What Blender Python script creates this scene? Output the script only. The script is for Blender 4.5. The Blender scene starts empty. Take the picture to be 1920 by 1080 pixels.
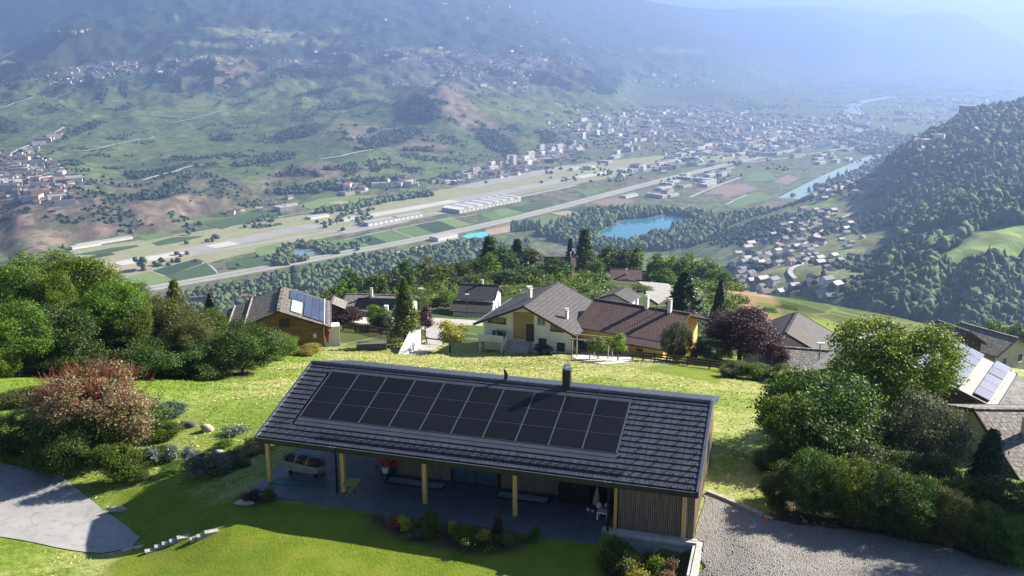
import bpy, bmesh, math, random
import numpy as np
from mathutils import Vector, Matrix

# ------------------------------------------------------------------ camera, sky, sun, exposure
SC = bpy.context.scene
COL = SC.collection
PITCH = 0.2499
FPX = 1786.5
CAMZ = 21.764
cam = bpy.data.cameras.new('camera')
cam.sensor_width = 36.0
cam.lens = 36.0 * FPX / 1920.0
cam.clip_start = 0.5
cam.clip_end = 120000.0
camera = bpy.data.objects.new('camera', cam)
camera.location = (0, 0, CAMZ)
camera.rotation_euler = (math.pi / 2 - PITCH, 0, 0)
COL.objects.link(camera)
SC.camera = camera

SUN_AZ = math.radians(63.0)      # to the right of the view direction (+Y)
SUN_EL = math.radians(30.0)
world = bpy.data.worlds.new('World')
SC.world = world
world.use_nodes = True
wn = world.node_tree
wn.nodes.clear()
sky = wn.nodes.new('ShaderNodeTexSky')
sky.sky_type = 'NISHITA'
sky.sun_disc = False
sky.sun_elevation = SUN_EL
sky.sun_rotation = SUN_AZ
sky.altitude = 900
sky.air_density = 0.65
sky.dust_density = 0.5
sky.ozone_density = 1.0
bg = wn.nodes.new('ShaderNodeBackground')
bg.inputs['Strength'].default_value = 0.05
wo = wn.nodes.new('ShaderNodeOutputWorld')
wn.links.new(sky.outputs[0], bg.inputs[0])
wn.links.new(bg.outputs[0], wo.inputs[0])

sun_l = bpy.data.lights.new('sun', 'SUN')
sun_l.energy = 5.0
sun_l.angle = math.radians(0.53)
sun_l.color = (1.0, 0.91, 0.76)
sun = bpy.data.objects.new('sun', sun_l)
to_sun = Vector((math.sin(SUN_AZ) * math.cos(SUN_EL), math.cos(SUN_AZ) * math.cos(SUN_EL), math.sin(SUN_EL)))
sun.rotation_euler = to_sun.to_track_quat('Z', 'Y').to_euler()
sun.location = (60, 40, 80)
COL.objects.link(sun)

SC.view_settings.view_transform = 'Standard'
SC.view_settings.look = 'None'
SC.view_settings.exposure = 1.95
SC.view_settings.gamma = 1.0
SC.view_settings.use_curve_mapping = False
SC.cycles.use_denoising = True
SC.cycles.max_bounces = 6
SC.cycles.diffuse_bounces = 3
SC.cycles.glossy_bounces = 3
SC.cycles.transmission_bounces = 4
SC.cycles.transparent_max_bounces = 6
SC.cycles.volume_bounces = 1
SC.cycles.use_fast_gi = False

# ------------------------------------------------------------------ pixel geometry of the photograph (1920 x 1080)
SP, CP = math.sin(PITCH), math.cos(PITCH)
def ray(px, py):
    u, v = px - 960.0, py - 540.0
    return np.array([u, FPX * CP - v * SP, -(FPX * SP + v * CP)])
def atY(px, py, Y):
    r = ray(px, py)
    return np.array([0, 0, CAMZ]) + r * (Y / r[1])
def atZ(px, py, z):
    r = ray(px, py)
    return np.array([0, 0, CAMZ]) + r * ((z - CAMZ) / r[2])
YAW = -0.2836
HO = np.array([-12.8986, 44.7832, 0.0])
HX = np.array([math.cos(YAW), math.sin(YAW), 0.0])
HY = np.array([-math.sin(YAW), math.cos(YAW), 0.0])
def L2W(a, b, c=0.0):
    return HO + a * HX + b * HY + np.array([0, 0, c])
FLOOR = CAMZ - 400.0
def proj(x, y, z):
    dz = z - CAMZ
    d = y * CP - dz * SP
    return 960 + FPX * x / d, 540 - FPX * (y * SP + dz * CP) / d

# ------------------------------------------------------------------ value noise (numpy)
def _hash(ix, iy, seed):
    h = (ix.astype(np.int64) * 374761393 + iy.astype(np.int64) * 668265263 + seed * 1442695041) & 0x7fffffff
    h = ((h ^ (h >> 13)) * 1274126177) & 0x7fffffff
    return ((h ^ (h >> 16)) & 0xffff) / 65535.0
def vnoise(x, y, seed=0):
    ix, iy = np.floor(x), np.floor(y)
    fx, fy = x - ix, y - iy
    fx = fx * fx * (3 - 2 * fx); fy = fy * fy * (3 - 2 * fy)
    a = _hash(ix, iy, seed); b = _hash(ix + 1, iy, seed)
    c = _hash(ix, iy + 1, seed); d = _hash(ix + 1, iy + 1, seed)
    return (a + (b - a) * fx) * (1 - fy) + (c + (d - c) * fx) * fy
def fbm(x, y, seed=0, octv=4):
    s = 0; a = .5; t = 0
    for k in range(octv):
        s = s + a * vnoise(x * 2 ** k + 13.7 * k, y * 2 ** k - 7.1 * k, seed + k); t += a; a *= .5
    return s / t
def sstep(a, b, x):
    t = np.clip((x - a) / (b - a), 0, 1)
    return t * t * (3 - 2 * t)

# ------------------------------------------------------------------ terrain height
class TPS:
    def __init__(self, P, z, lam=0.0):
        P = np.asarray(P, float); n = len(P); self.P = P
        K = self.ker(P, P) + lam * np.eye(n)
        A = np.zeros((n + 3, n + 3)); A[:n, :n] = K
        A[:n, n] = 1; A[:n, n + 1:] = P; A[n, :n] = 1; A[n + 1:, :n] = P.T
        self.w = np.linalg.solve(A, np.concatenate([z, [0, 0, 0]]))
    @staticmethod
    def ker(A, B):
        d2 = ((A[:, None, :] - B[None, :, :]) ** 2).sum(2)
        return 0.5 * d2 * np.log(d2 + 1e-12)
    def __call__(self, Q):
        out = np.empty(len(Q)); n = len(self.P)
        for i in range(0, len(Q), 60000):
            q = Q[i:i + 60000]
            out[i:i + 60000] = self.ker(q, self.P) @ self.w[:n] + self.w[n] + q @ self.w[n + 1:]
        return out

# near ground: (px, py, z) with z given, or (px, py, -Y) with distance given as 'Y'
NZ = [(960,1075,-.55),(700,1076,-.5),(520,1060,-.45),(430,1000,-.4),(1120,1040,-.7),(1200,1078,-1.7),(1230,1040,-1.4),
 (300,1047,-1.3),(180,1078,-1.6),(0,1062,-2.0),(240,1005,-2.25),(100,1000,-2.3),(0,990,-2.45),(0,880,-2.6),(100,900,-2.5),(200,960,-2.3),
 (290,925,-1.6),(350,905,-1.2),(300,875,-1.9),(420,905,-.6),(455,930,-.25),(330,820,-2.2),(420,850,-1.5),(430,815,-1.9),
 (1330,1005,0),(1500,1045,-.1),(1700,1072,-.25),(1460,985,-.25),(1600,990,-.5),(1900,1062,-.6),(1800,980,-1.2)]
NY = [(300,760,64),(400,785,59),(480,712,86),(300,716,83),(560,692,95),(120,760,61),(0,722,74),
 (700,668,112),(860,666,114),(640,652,120),(1000,664,116),(1150,690,94),(1300,722,82),(1400,790,66),(1450,738,79),(1345,865,52),(1400,880,53),
 (560,655,124),(700,640,130),(700,606,150),(880,604,158),(1100,665,114),(1250,668,112),(1400,692,100),(1480,702,96),
 (720,590,176),(890,592,196),(1150,566,205),(780,640,126),(830,620,140),
 (1045,505,330),(1180,535,338),(1240,556,325),(1100,520,335),(700,565,215),(850,535,275),(950,515,305),
 (1330,540,320),(1385,540,335),(1430,565,360),(1500,600,380),(1560,618,372),(1530,640,350),(1600,690,120),(1700,720,100),(1530,700,112),
 (1900,690,120),(1850,640,210),(1750,615,250),(1900,790,72),(1850,900,53),
 (250,600,130),(100,600,125),(430,600,150),(0,620,120)]
NX = [(-60,20,1),(0,18,1.5),(60,20,1.5),(0,30,.4),(-30,30,-.6),(30,30,.6),(-90,60,-4),(-80,120,-24),(110,60,-6),(110,120,-30),
 (-120,220,-60),(-60,220,-52),(-150,400,-140),(-60,420,-120),(40,430,-112),(120,440,-125),(190,430,-135),(200,300,-98),(220,200,-70),
 (-100,520,-190),(60,520,-175),(220,520,-205)]
def _near_pts():
    P = []
    for (a, b, z) in NZ: P.append(atZ(a, b, z))
    for (a, b, Y) in NY: P.append(atY(a, b, Y))
    for q in NX: P.append(np.array(q, float))
    for (a, b, z) in [(0, -1.6, -.1), (6, -2, -.12), (12, -2, -.15), (17, -2, -.2), (-1, 3, -.35), (-1, 8, -.8), (0, 12, -.9), (11, 12.5, -.8), (22, 12.5, -.5), (23, 6, -.12), (23, 2, 0), (3, -2, -.18), (3, -3, -.29), (3, -5, -.5), (3, -7, -.7), (6, -3, -.28), (10, -3, -.29), (14, -3.2, -.32), (14, -6, -.6), (17, -3.6, -.36), (17, -6.5, -.62)]:
        P.append(L2W(a, b, z))
    return np.array(P)
_np = _near_pts()
NEAR = TPS(_np[:, :2] / 50.0, _np[:, 2], 1e-4)

FC = [  # far control points: px, py, distance
 (0,400,2150),(0,330,2700),(0,280,3200),(0,240,3700),(0,200,4300),(0,165,4900),
 (-250,400,2000),(-250,300,2800),(-250,200,4100),(-250,100,6300),(-250,0,8600),
 (60,130,5600),(150,60,6600),(235,5,7700),(100,60,7500),(50,70,8300),(0,60,8900),(0,110,7600),(0,0,9900),(120,5,9300),
 (250,385,2200),(250,330,2750),(250,270,3450),(250,210,4200),(250,150,5200),(250,110,5900),(250,60,6800),(300,0,7900),
 (500,340,2700),(500,290,3250),(500,240,3900),(500,190,4700),(500,150,5300),(500,115,5900),(500,85,6600),(500,40,7600),(500,0,8600),
 (395,130,5300),(400,165,5000),(300,300,3050),(600,300,3000),
 (650,320,2850),(750,310,3000),(750,250,3700),(730,212,4100),(830,168,4350),(800,182,4250),(870,190,4300),(920,215,4150),(860,250,3800),(960,260,3800),(760,182,4900),(860,165,5300),(750,140,5700),(750,105,6300),(750,60,7300),(750,0,8900),
 (1000,270,3600),(1000,230,4100),(1000,190,4900),(1000,150,5900),(1000,115,6700),(1000,75,7900),(1000,0,10500),
 (1060,120,6500),(1100,150,6100),(1140,180,5600),(1120,205,5000),(1170,150,7800),(1120,110,8600),(1200,150,8200),(1200,100,9500),(1150,35,11200),(1240,68,10900),(1080,0,11500),
 (1300,165,8000),(1300,120,9500),(1310,92,10500),(1400,165,9000),(1380,180,6900),(1385,192,6700),
 (1500,128,12500),(1500,90,14000),(1526,28,16000),(1440,12,16500),(1600,44,16000),(1680,60,16000),(1747,79,15500),(1807,109,15000),(1600,110,13500),(1690,115,14000),(1400,60,14500),
 (1740,0,19000),(1830,40,19000),(1900,78,19000),(2050,110,19000),(1600,-5,20000),(1300,-10,20000),
 (0,-120,10500),(400,-110,11500),(800,-90,12500),(1100,-80,14000),
 # right hand spur and gorge
 (1330,440,2030),(1480,388,2260),(1560,358,2280),(1640,320,2320),(1700,282,2350),(1800,240,2420),(1920,196,2500),(2150,120,2700),
 (1400,470,1600),(1450,540,1080),(1450,500,1300),(1420,520,1180),(1520,545,1040),(1540,480,1380),(1500,430,1720),(1600,400,1850),(1620,340,2200),(1580,440,1560),
 (1640,500,1220),(1700,430,1450),(1750,610,905),(1750,560,922),(1750,530,938),(1650,570,935),(1600,580,960),(1860,600,890),(1860,550,910),(1850,500,945),(1850,470,1030),(1850,430,1150),(1800,400,1300),(1850,330,1600),(1850,260,2020),(1920,440,1080),(1920,380,1260),(1920,300,1700),(1750,340,1750),
 (2150,500,900),(2150,400,1150),(2150,300,1600)]
FF = [  # points at floor level along the foot of the hills: px, py
 (0,482),(130,466),(250,441),(370,412),(500,386),(640,371),(760,364),(850,346),(960,320),(1060,290),(1180,262),(1260,236),(1180,190),(1300,200),(1500,155),(1420,205),(1640,140),(1830,118)]
FB = [(-80,425,40),(30,418,42),(100,398,46),(180,388,48),(250,382,48),(330,367,46),(420,350,42),(490,338,38),(570,326,36),(650,335,24)]  # upper rim of the eroded bluffs
FX = [(-1500,900,-460),(0,1500,-455),(900,2600,-460),(-600,1700,-460),(1600,5000,-465),(2300,7000,-470),(700,3400,-450),(1800,3800,-440),(4000,11000,-470),(6500,18000,-460),
 (0,700,-300),(-300,700,-330),(200,700,-290),(330,640,-275),(450,760,-300),(0,1000,-420),(-600,600,-300),(300,1000,-330),(420,430,-180),(620,500,-220)]
def _far_pts():
    P = [atY(*q) for q in FC]
    P += [atZ(a, b, FLOOR - 2) for a, b in FF]
    P += [np.array([a, b, c + CAMZ]) for a, b, c in FX]
    P += [atZ(a, b, FLOOR + h) for a, b, h in FB]
    return np.array(P)
_fp = _far_pts()
def _lp(x, y):
    y = np.maximum(y, 20.0)
    return np.stack([3.2 * x / y, np.log(y)], 1)
FAR = TPS(_lp(_fp[:, 0], _fp[:, 1]), _fp[:, 2], 2e-3)
# house pad and garden terrace flattened to z = 0
def _pad(x, y):
    d = np.stack([x, y], 1) - HO[:2]
    a = d @ HX[:2]; b = d @ HY[:2]
    da = np.maximum(np.maximum(-0.2 - a, a - 22.6), 0)
    db = np.maximum(np.maximum(-1.1 - b, b - 11.0), 0)
    r = np.hypot(da, db)
    k = 1 - sstep(0.0, 1.8, r)
    front = sstep(18.0, 18.6, a) * sstep(.6, .2, b) * sstep(22.35, 21.9, a)   # planted pit in front of the slatted wall
    return k * (1 - front), front
def Hh(x, y):
    x = np.atleast_1d(np.asarray(x, float)); y = np.atleast_1d(np.asarray(y, float))
    out = np.empty(len(x))
    n = y < 520
    if n.any():
        zn = NEAR(np.stack([x[n], y[n]], 1) / 50.0)
        k, fr = _pad(x[n], y[n])
        zn = zn * (1 - k) - .07 * k
        sl = sstep(95, 60, np.hypot(x[n], y[n] - 60))
        zn = zn + (fbm(x[n] / 7, y[n] / 7, 5, 3) - .5) * .5 * (1 - k) * sstep(48, 75, y[n])
        zn = np.where(y[n] < 28, np.minimum(zn, 3.0), zn)
        zn = np.maximum(zn, FLOOR)
        out[n] = zn
    fmask = y > 380
    if fmask.any():
        xf, yf = x[fmask], y[fmask]
        zf = FAR(_lp(xf, yf))
        up = np.clip((zf - FLOOR) / 120.0, 0, 1.6)
        dist = np.hypot(xf, yf)
        s = 1.0
        rid = 1 - np.abs(2 * fbm((xf + .35 * yf) / 420, (yf - .3 * xf) / 700, 11, 4) - 1)
        rid2 = 1 - np.abs(2 * fbm(xf / 130, yf / 170, 21, 3) - 1)
        rid3 = 1 - np.abs(2 * fbm(xf / 48, yf / 70, 31, 2) - 1)
        amp = np.clip(dist / 5200, .28, 1.15) * (1 - .55 * sstep(8500, 11000, yf))
        zf = zf + up * ((rid - .72) * 80 * amp + (rid2 - .7) * 30 * np.clip(amp, .3, 1.5) + (rid3 - .7) * 11 * sstep(1700, 2100, yf) * sstep(3600, 2700, yf))
        bl = sstep(-14, 10, zf - FLOOR)
        zf = FLOOR * (1 - bl) + np.maximum(zf, FLOOR) * bl
        zf = np.minimum(zf, 560 + .32 * (zf - 560))
        b = sstep(380, 520, yf)
        prev = np.where(yf < 520, 0, zf)
        if (yf < 520).any():
            idx = np.where(fmask)[0]
            prev = np.where(yf < 520, out[idx], zf)
        out[fmask] = prev * (1 - b) + zf * b
    return out
def hz(x, y):
    return float(Hh([x], [y])[0])
def hit(px, py, lo=30.0, hi=30000.0, n=900):
    """where the view ray through a pixel of the photograph first meets the ground"""
    r = ray(px, py); r = r / r[1]
    Y = np.exp(np.linspace(math.log(lo), math.log(hi), n))
    z = CAMZ + r[2] * Y
    g = Hh(r[0] * Y, Y)
    below = np.where(z < g)[0]
    if len(below) == 0: i = n - 1; y = Y[i]
    elif below[0] == 0: y = lo
    else:
        i = below[0]; a = z[i - 1] - g[i - 1]; b = z[i] - g[i]
        y = Y[i - 1] + (Y[i] - Y[i - 1]) * a / (a - b)
    return np.array([r[0] * y, y, hz(r[0] * y, y)])
# ------------------------------------------------------------------ materials
MATS = {}
def newmat(name):
    m = bpy.data.materials.new(name); m.use_nodes = True
    nt = m.node_tree
    b = nt.nodes.get('Principled BSDF')
    return m, nt, b
def lin(c):
    return tuple(((v / 12.92) if v <= .04045 else ((v + .055) / 1.055) ** 2.4) for v in c)
def N(nt, typ, **kw):
    n = nt.nodes.new(typ)
    for k, v in kw.items():
        if k == 'inp':
            for kk, vv in v.items(): n.inputs[kk].default_value = vv
        else: setattr(n, k, v)
    return n
def noise_fac(nt, scale, detail=4, rough=.55, coord='Object', stretch=None, lo=.35, hi=.65):
    if coord == 'Pos':
        g = N(nt, 'ShaderNodeNewGeometry'); src = g.outputs['Position']
    else:
        g = N(nt, 'ShaderNodeTexCoord'); src = g.outputs[coord]
    if stretch:
        mp = N(nt, 'ShaderNodeMapping'); mp.inputs['Scale'].default_value = stretch
        nt.links.new(src, mp.inputs['Vector']); src = mp.outputs[0]
    t = N(nt, 'ShaderNodeTexNoise', inp={'Scale': scale, 'Detail': detail, 'Roughness': rough})
    nt.links.new(src, t.inputs['Vector'])
    r = N(nt, 'ShaderNodeMapRange', inp={'From Min': lo, 'From Max': hi})
    nt.links.new(t.outputs['Fac'], r.inputs['Value'])
    return r.outputs[0], t.outputs['Fac']
def mixc(nt, fac, a, b):
    m = N(nt, 'ShaderNodeMix', data_type='RGBA')
    for s, v in ((0, fac), (6, a), (7, b)):
        if hasattr(v, 'is_linked'): nt.links.new(v, m.inputs[s])
        elif s == 0: m.inputs[0].default_value = v
        else: m.inputs[s].default_value = (*v[:3], 1)
    return m.outputs[2]
def mat(name, c1, c2=None, scale=3.0, rough=.75, metal=0.0, coord='Object', stretch=None, bump=0.0, bscale=None, spec=.3, c3=None, detail=4, lo=.35, hi=.65, vary=0.0):
    if name in MATS: return MATS[name]
    m, nt, b = newmat(name)
    if c2 is None: c2 = tuple(v * .82 for v in c1)
    f, raw = noise_fac(nt, scale, detail, .6, coord, stretch, lo, hi)
    col = mixc(nt, f, c1, c2)
    if c3:
        f3, _ = noise_fac(nt, scale * 4.3, 3, .6, coord, stretch, .5, .72)
        col = mixc(nt, f3, col, c3)
    if vary:
        oi = N(nt, 'ShaderNodeObjectInfo')
        hs = N(nt, 'ShaderNodeHueSaturation')
        mr = N(nt, 'ShaderNodeMapRange', inp={'To Min': 1 - vary, 'To Max': 1 + vary})
        nt.links.new(oi.outputs['Random'], mr.inputs['Value']); nt.links.new(mr.outputs[0], hs.inputs['Value'])
        nt.links.new(col, hs.inputs['Color']); col = hs.outputs[0]
    nt.links.new(col, b.inputs['Base Color'])
    b.inputs['Roughness'].default_value = rough
    b.inputs['Metallic'].default_value = metal
    b.inputs['Specular IOR Level'].default_value = spec
    if bump:
        f2, raw2 = noise_fac(nt, bscale or scale * 5, 4, .6, coord, stretch)
        bp = N(nt, 'ShaderNodeBump', inp={'Strength': min(1, bump), 'Distance': .05})
        nt.links.new(raw2, bp.inputs['Height']); nt.links.new(bp.outputs[0], b.inputs['Normal'])
    MATS[name] = m
    return m
def glass(name, c=(.03, .05, .07), rough=.05):
    if name in MATS: return MATS[name]
    m, nt, b = newmat(name)
    f, _ = noise_fac(nt, 1.5, 2)
    nt.links.new(mixc(nt, f, c, tuple(v * 1.4 for v in c)), b.inputs['Base Color'])
    b.inputs['Roughness'].default_value = rough
    b.inputs['Specular IOR Level'].default_value = .8
    MATS[name] = m
    return m
def leafmat(name, c1, c2, c3=None, trans=.35, scale=.35, vary=.12):
    """foliage: two greens in clumps, per-leaf variation, light passing through the leaves"""
    if name in MATS: return MATS[name]
    m, nt, b = newmat(name)
    f, _ = noise_fac(nt, scale, 3, .6, 'Object', None, .38, .62)
    col = mixc(nt, f, c1, c2)
    g = N(nt, 'ShaderNodeNewGeometry')
    if c3:
        mr = N(nt, 'ShaderNodeMapRange', inp={'From Min': .8, 'From Max': .9})
        nt.links.new(g.outputs['Random Per Island'], mr.inputs['Value'])
        col = mixc(nt, mr.outputs[0], col, c3)
    hs = N(nt, 'ShaderNodeHueSaturation')
    mr = N(nt, 'ShaderNodeMapRange', inp={'To Min': .65, 'To Max': 1.35})
    nt.links.new(g.outputs['Random Per Island'], mr.inputs['Value'])
    oi = N(nt, 'ShaderNodeObjectInfo')
    mo = N(nt, 'ShaderNodeMapRange', inp={'To Min': 1 - vary * 1.6, 'To Max': 1 + vary * 1.6})
    nt.links.new(oi.outputs['Random'], mo.inputs['Value'])
    mu = N(nt, 'ShaderNodeMath', operation='MULTIPLY')
    nt.links.new(mr.outputs[0], mu.inputs[0]); nt.links.new(mo.outputs[0], mu.inputs[1])
    nt.links.new(mu.outputs[0], hs.inputs['Value']); nt.links.new(col, hs.inputs['Color'])
    mh = N(nt, 'ShaderNodeMapRange', inp={'To Min': .5 - vary * .12, 'To Max': .5 + vary * .12})
    nt.links.new(oi.outputs['Random'], mh.inputs['Value']); nt.links.new(mh.outputs[0], hs.inputs['Hue'])
    nt.links.new(hs.outputs[0], b.inputs['Base Color'])
    b.inputs['Roughness'].default_value = .55
    b.inputs['Specular IOR Level'].default_value = .25
    tr = N(nt, 'ShaderNodeBsdfTranslucent')
    hs2 = N(nt, 'ShaderNodeHueSaturation', inp={'Hue': .49, 'Saturation': 1.15, 'Value': 1.5})
    nt.links.new(hs.outputs[0], hs2.inputs['Color']); nt.links.new(hs2.outputs[0], tr.inputs['Color'])
    mx = N(nt, 'ShaderNodeMixShader', inp={0: trans})
    nt.links.new(b.outputs[0], mx.inputs[1]); nt.links.new(tr.outputs[0], mx.inputs[2])
    nt.links.new(mx.outputs[0], nt.nodes['Material Output'].inputs['Surface'])
    MATS[name] = m
    return m

# ------------------------------------------------------------------ objects
def link(o, parent=None, loc=None, rz=None):
    COL.objects.link(o)
    if parent is not None: o.parent = parent
    if loc is not None: o.location = tuple(float(v) for v in loc)
    if rz is not None: o.rotation_euler = (0, 0, rz)
    return o
def tag(o, label=None, cat=None, group=None, kind=None):
    if label: o['label'] = label
    if cat: o['category'] = cat
    if group: o['group'] = group
    if kind: o['kind'] = kind
    return o
def thing(name, label, cat, loc, rz=0.0, group=None):
    o = bpy.data.objects.new(name, None); o.empty_display_size = .3
    link(o, None, loc, rz)
    return tag(o, label, cat, group)
class MB:
    """collects shapes; build() links them as one mesh object"""
    def __init__(s): s.v = []; s.f = []; s.mi = []; s.cur = 0
    def mat(s, i): s.cur = i; return s
    def add(s, V, F):
        o = len(s.v); s.v += [tuple(float(c) for c in q) for q in V]
        for q in F: s.f.append(tuple(o + i for i in q)); s.mi.append(s.cur)
        return s
    def box(s, x0, x1, y0, y1, z0, z1):
        V = [(x, y, z) for z in (z0, z1) for y in (y0, y1) for x in (x0, x1)]
        return s.add(V, [(0, 2, 3, 1), (4, 5, 7, 6), (0, 1, 5, 4), (2, 6, 7, 3), (0, 4, 6, 2), (1, 3, 7, 5)])
    def hexa(s, bot, top):
        """eight corners: bottom loop and top loop counter-clockwise from above"""
        return s.add(list(bot) + list(top), [(3, 2, 1, 0), (4, 5, 6, 7), (0, 1, 5, 4), (1, 2, 6, 5), (2, 3, 7, 6), (3, 0, 4, 7)])
    def slab(s, quad, t):
        """a quad (counter-clockwise from above) with thickness t below its plane"""
        q = [Vector(p) for p in quad]
        n = (q[1] - q[0]).cross(q[3] - q[0]).normalized()
        return s.hexa([p - n * t for p in q], q)
    def bar(s, a, b, w, h=None, up=(0, 0, 1)):
        a, b = Vector(a), Vector(b); h = h or w
        d = (b - a).normalized(); u = Vector(up)
        if abs(d.dot(u)) > .98: u = Vector((1, 0, 0))
        r = d.cross(u).normalized(); u = r.cross(d).normalized()
        V = []
        for p in (a, b):
            for sx, sy in ((-1, -1), (1, -1), (1, 1), (-1, 1)): V.append(p + r * sx * w / 2 + u * sy * h / 2)
        return s.add(V, [(0, 1, 2, 3), (7, 6, 5, 4), (0, 4, 5, 1), (1, 5, 6, 2), (2, 6, 7, 3), (3, 7, 4, 0)])
    def tube(s, pts, rad, n=8, cap=True):
        pts = [Vector(p) for p in pts]
        if not hasattr(rad, '__len__'): rad = [rad] * len(pts)
        V = []; k = len(pts)
        for i, p in enumerate(pts):
            d = (pts[min(i + 1, k - 1)] - pts[max(i - 1, 0)]).normalized()
            u = Vector((0, 0, 1)) if abs(d.z) < .95 else Vector((1, 0, 0))
            r = d.cross(u).normalized(); u = r.cross(d)
            for j in range(n):
                a = 2 * math.pi * j / n
                V.append(p + (r * math.cos(a) + u * math.sin(a)) * rad[i])
        F = []
        for i in range(k - 1):
            for j in range(n):
                F.append((i * n + j, i * n + (j + 1) % n, (i + 1) * n + (j + 1) % n, (i + 1) * n + j))
        if cap:
            F.append(tuple(reversed(range(n)))); F.append(tuple((k - 1) * n + j for j in range(n)))
        return s.add(V, F)
    def ball(s, c, r, nu=10, nv=7, jit=0.0, rnd=None):
        c = Vector(c); r = (r, r, r) if not hasattr(r, '__len__') else r
        V = [c + Vector((0, 0, r[2]))]
        for i in range(1, nv):
            t = math.pi * i / nv
            for j in range(nu):
                a = 2 * math.pi * j / nu; k = 1 + (rnd.uniform(-jit, jit) if rnd else 0)
                V.append(c + Vector((r[0] * math.sin(t) * math.cos(a), r[1] * math.sin(t) * math.sin(a), r[2] * math.cos(t))) * k - c * 0 if k == 1 else c + Vector((r[0] * math.sin(t) * math.cos(a), r[1] * math.sin(t) * math.sin(a), r[2] * math.cos(t))) * k)
        V.append(c - Vector((0, 0, r[2])))
        F = [(0, 1 + j, 1 + (j + 1) % nu) for j in range(nu)]
        for i in range(nv - 2):
            for j in range(nu):
                a = 1 + i * nu + j; b = 1 + i * nu + (j + 1) % nu
                F.append((a, a + nu, b + nu, b))
        e = len(V) - 1; o = 1 + (nv - 2) * nu
        F += [(o + (j + 1) % nu, o + j, e) for j in range(nu)]
        return s.add(V, F)
    def mesh(s, name, mats, smooth=False):
        me = bpy.data.meshes.new(name)
        me.from_pydata(s.v, [], s.f)
        for m in (mats if isinstance(mats, (list, tuple)) else [mats]): me.materials.append(m)
        if any(s.mi): me.polygons.foreach_set('material_index', s.mi)
        if smooth: me.polygons.foreach_set('use_smooth', [True] * len(me.polygons))
        me.update()
        return me
    def build(s, name, mats, parent=None, smooth=False, loc=None, rz=None, kind=None):
        o = bpy.data.objects.new(name, s.mesh(name, mats, smooth))
        link(o, parent, loc, rz)
        if kind: o['kind'] = kind
        return o
def npmesh(name, V, F4, mats, smooth=True, mi=None):
    """mesh from numpy arrays of vertices and quads"""
    me = bpy.data.meshes.new(name)
    V = np.asarray(V, np.float32); F4 = np.asarray(F4, np.int32)
    k = F4.shape[1]
    me.vertices.add(len(V)); me.vertices.foreach_set('co', V.ravel())
    me.loops.add(F4.size); me.loops.foreach_set('vertex_index', F4.ravel())
    me.polygons.add(len(F4)); me.polygons.foreach_set('loop_start', np.arange(0, F4.size, k, dtype=np.int32))
    me.polygons.foreach_set('loop_total', np.full(len(F4), k, np.int32))
    if smooth: me.polygons.foreach_set('use_smooth', np.ones(len(F4), bool))
    for m in (mats if isinstance(mats, (list, tuple)) else [mats]): me.materials.append(m)
    if mi is not None: me.polygons.foreach_set('material_index', np.asarray(mi, np.int32))
    me.update(calc_edges=True)
    return me
def copy_tree(o, parent=None):
    c = o.copy(); COL.objects.link(c); c.parent = parent
    for ch in list(o.children): copy_tree(ch, c)
    return c
# ------------------------------------------------------------------ ground near the house
def grid_quads(nr, nc):
    i = np.arange(nr - 1)[:, None] * nc + np.arange(nc - 1)[None, :]
    i = i.ravel()
    return np.stack([i, i + 1, i + nc + 1, i + nc], 1)
def inpoly(x, y, poly):
    poly = np.asarray(poly); c = np.zeros(len(x), bool); j = len(poly) - 1
    for i in range(len(poly)):
        xi, yi = poly[i][0], poly[i][1]; xj, yj = poly[j][0], poly[j][1]
        with np.errstate(divide='ignore', invalid='ignore'):
            t = ((yi > y) != (yj > y)) & (x < (xj - xi) * (y - yi) / (yj - yi + 1e-12) + xi)
        c ^= t; j = i
    return c
def polydist(x, y, poly):
    """signed distance to polygon (positive inside)"""
    d = np.full(len(x), 1e9); n = len(poly)
    for i in range(n):
        ax, ay = poly[i][:2]; bx, by = poly[(i + 1) % n][:2]
        dx, dy = bx - ax, by - ay
        t = np.clip(((x - ax) * dx + (y - ay) * dy) / (dx * dx + dy * dy + 1e-9), 0, 1)
        d = np.minimum(d, np.hypot(x - ax - t * dx, y - ay - t * dy))
    return np.where(inpoly(x, y, poly), d, -d)
def gpoly(pix, lo=30, hi=500):
    return [hit(a, b, lo, hi, 500)[:2] for a, b in pix]

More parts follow.
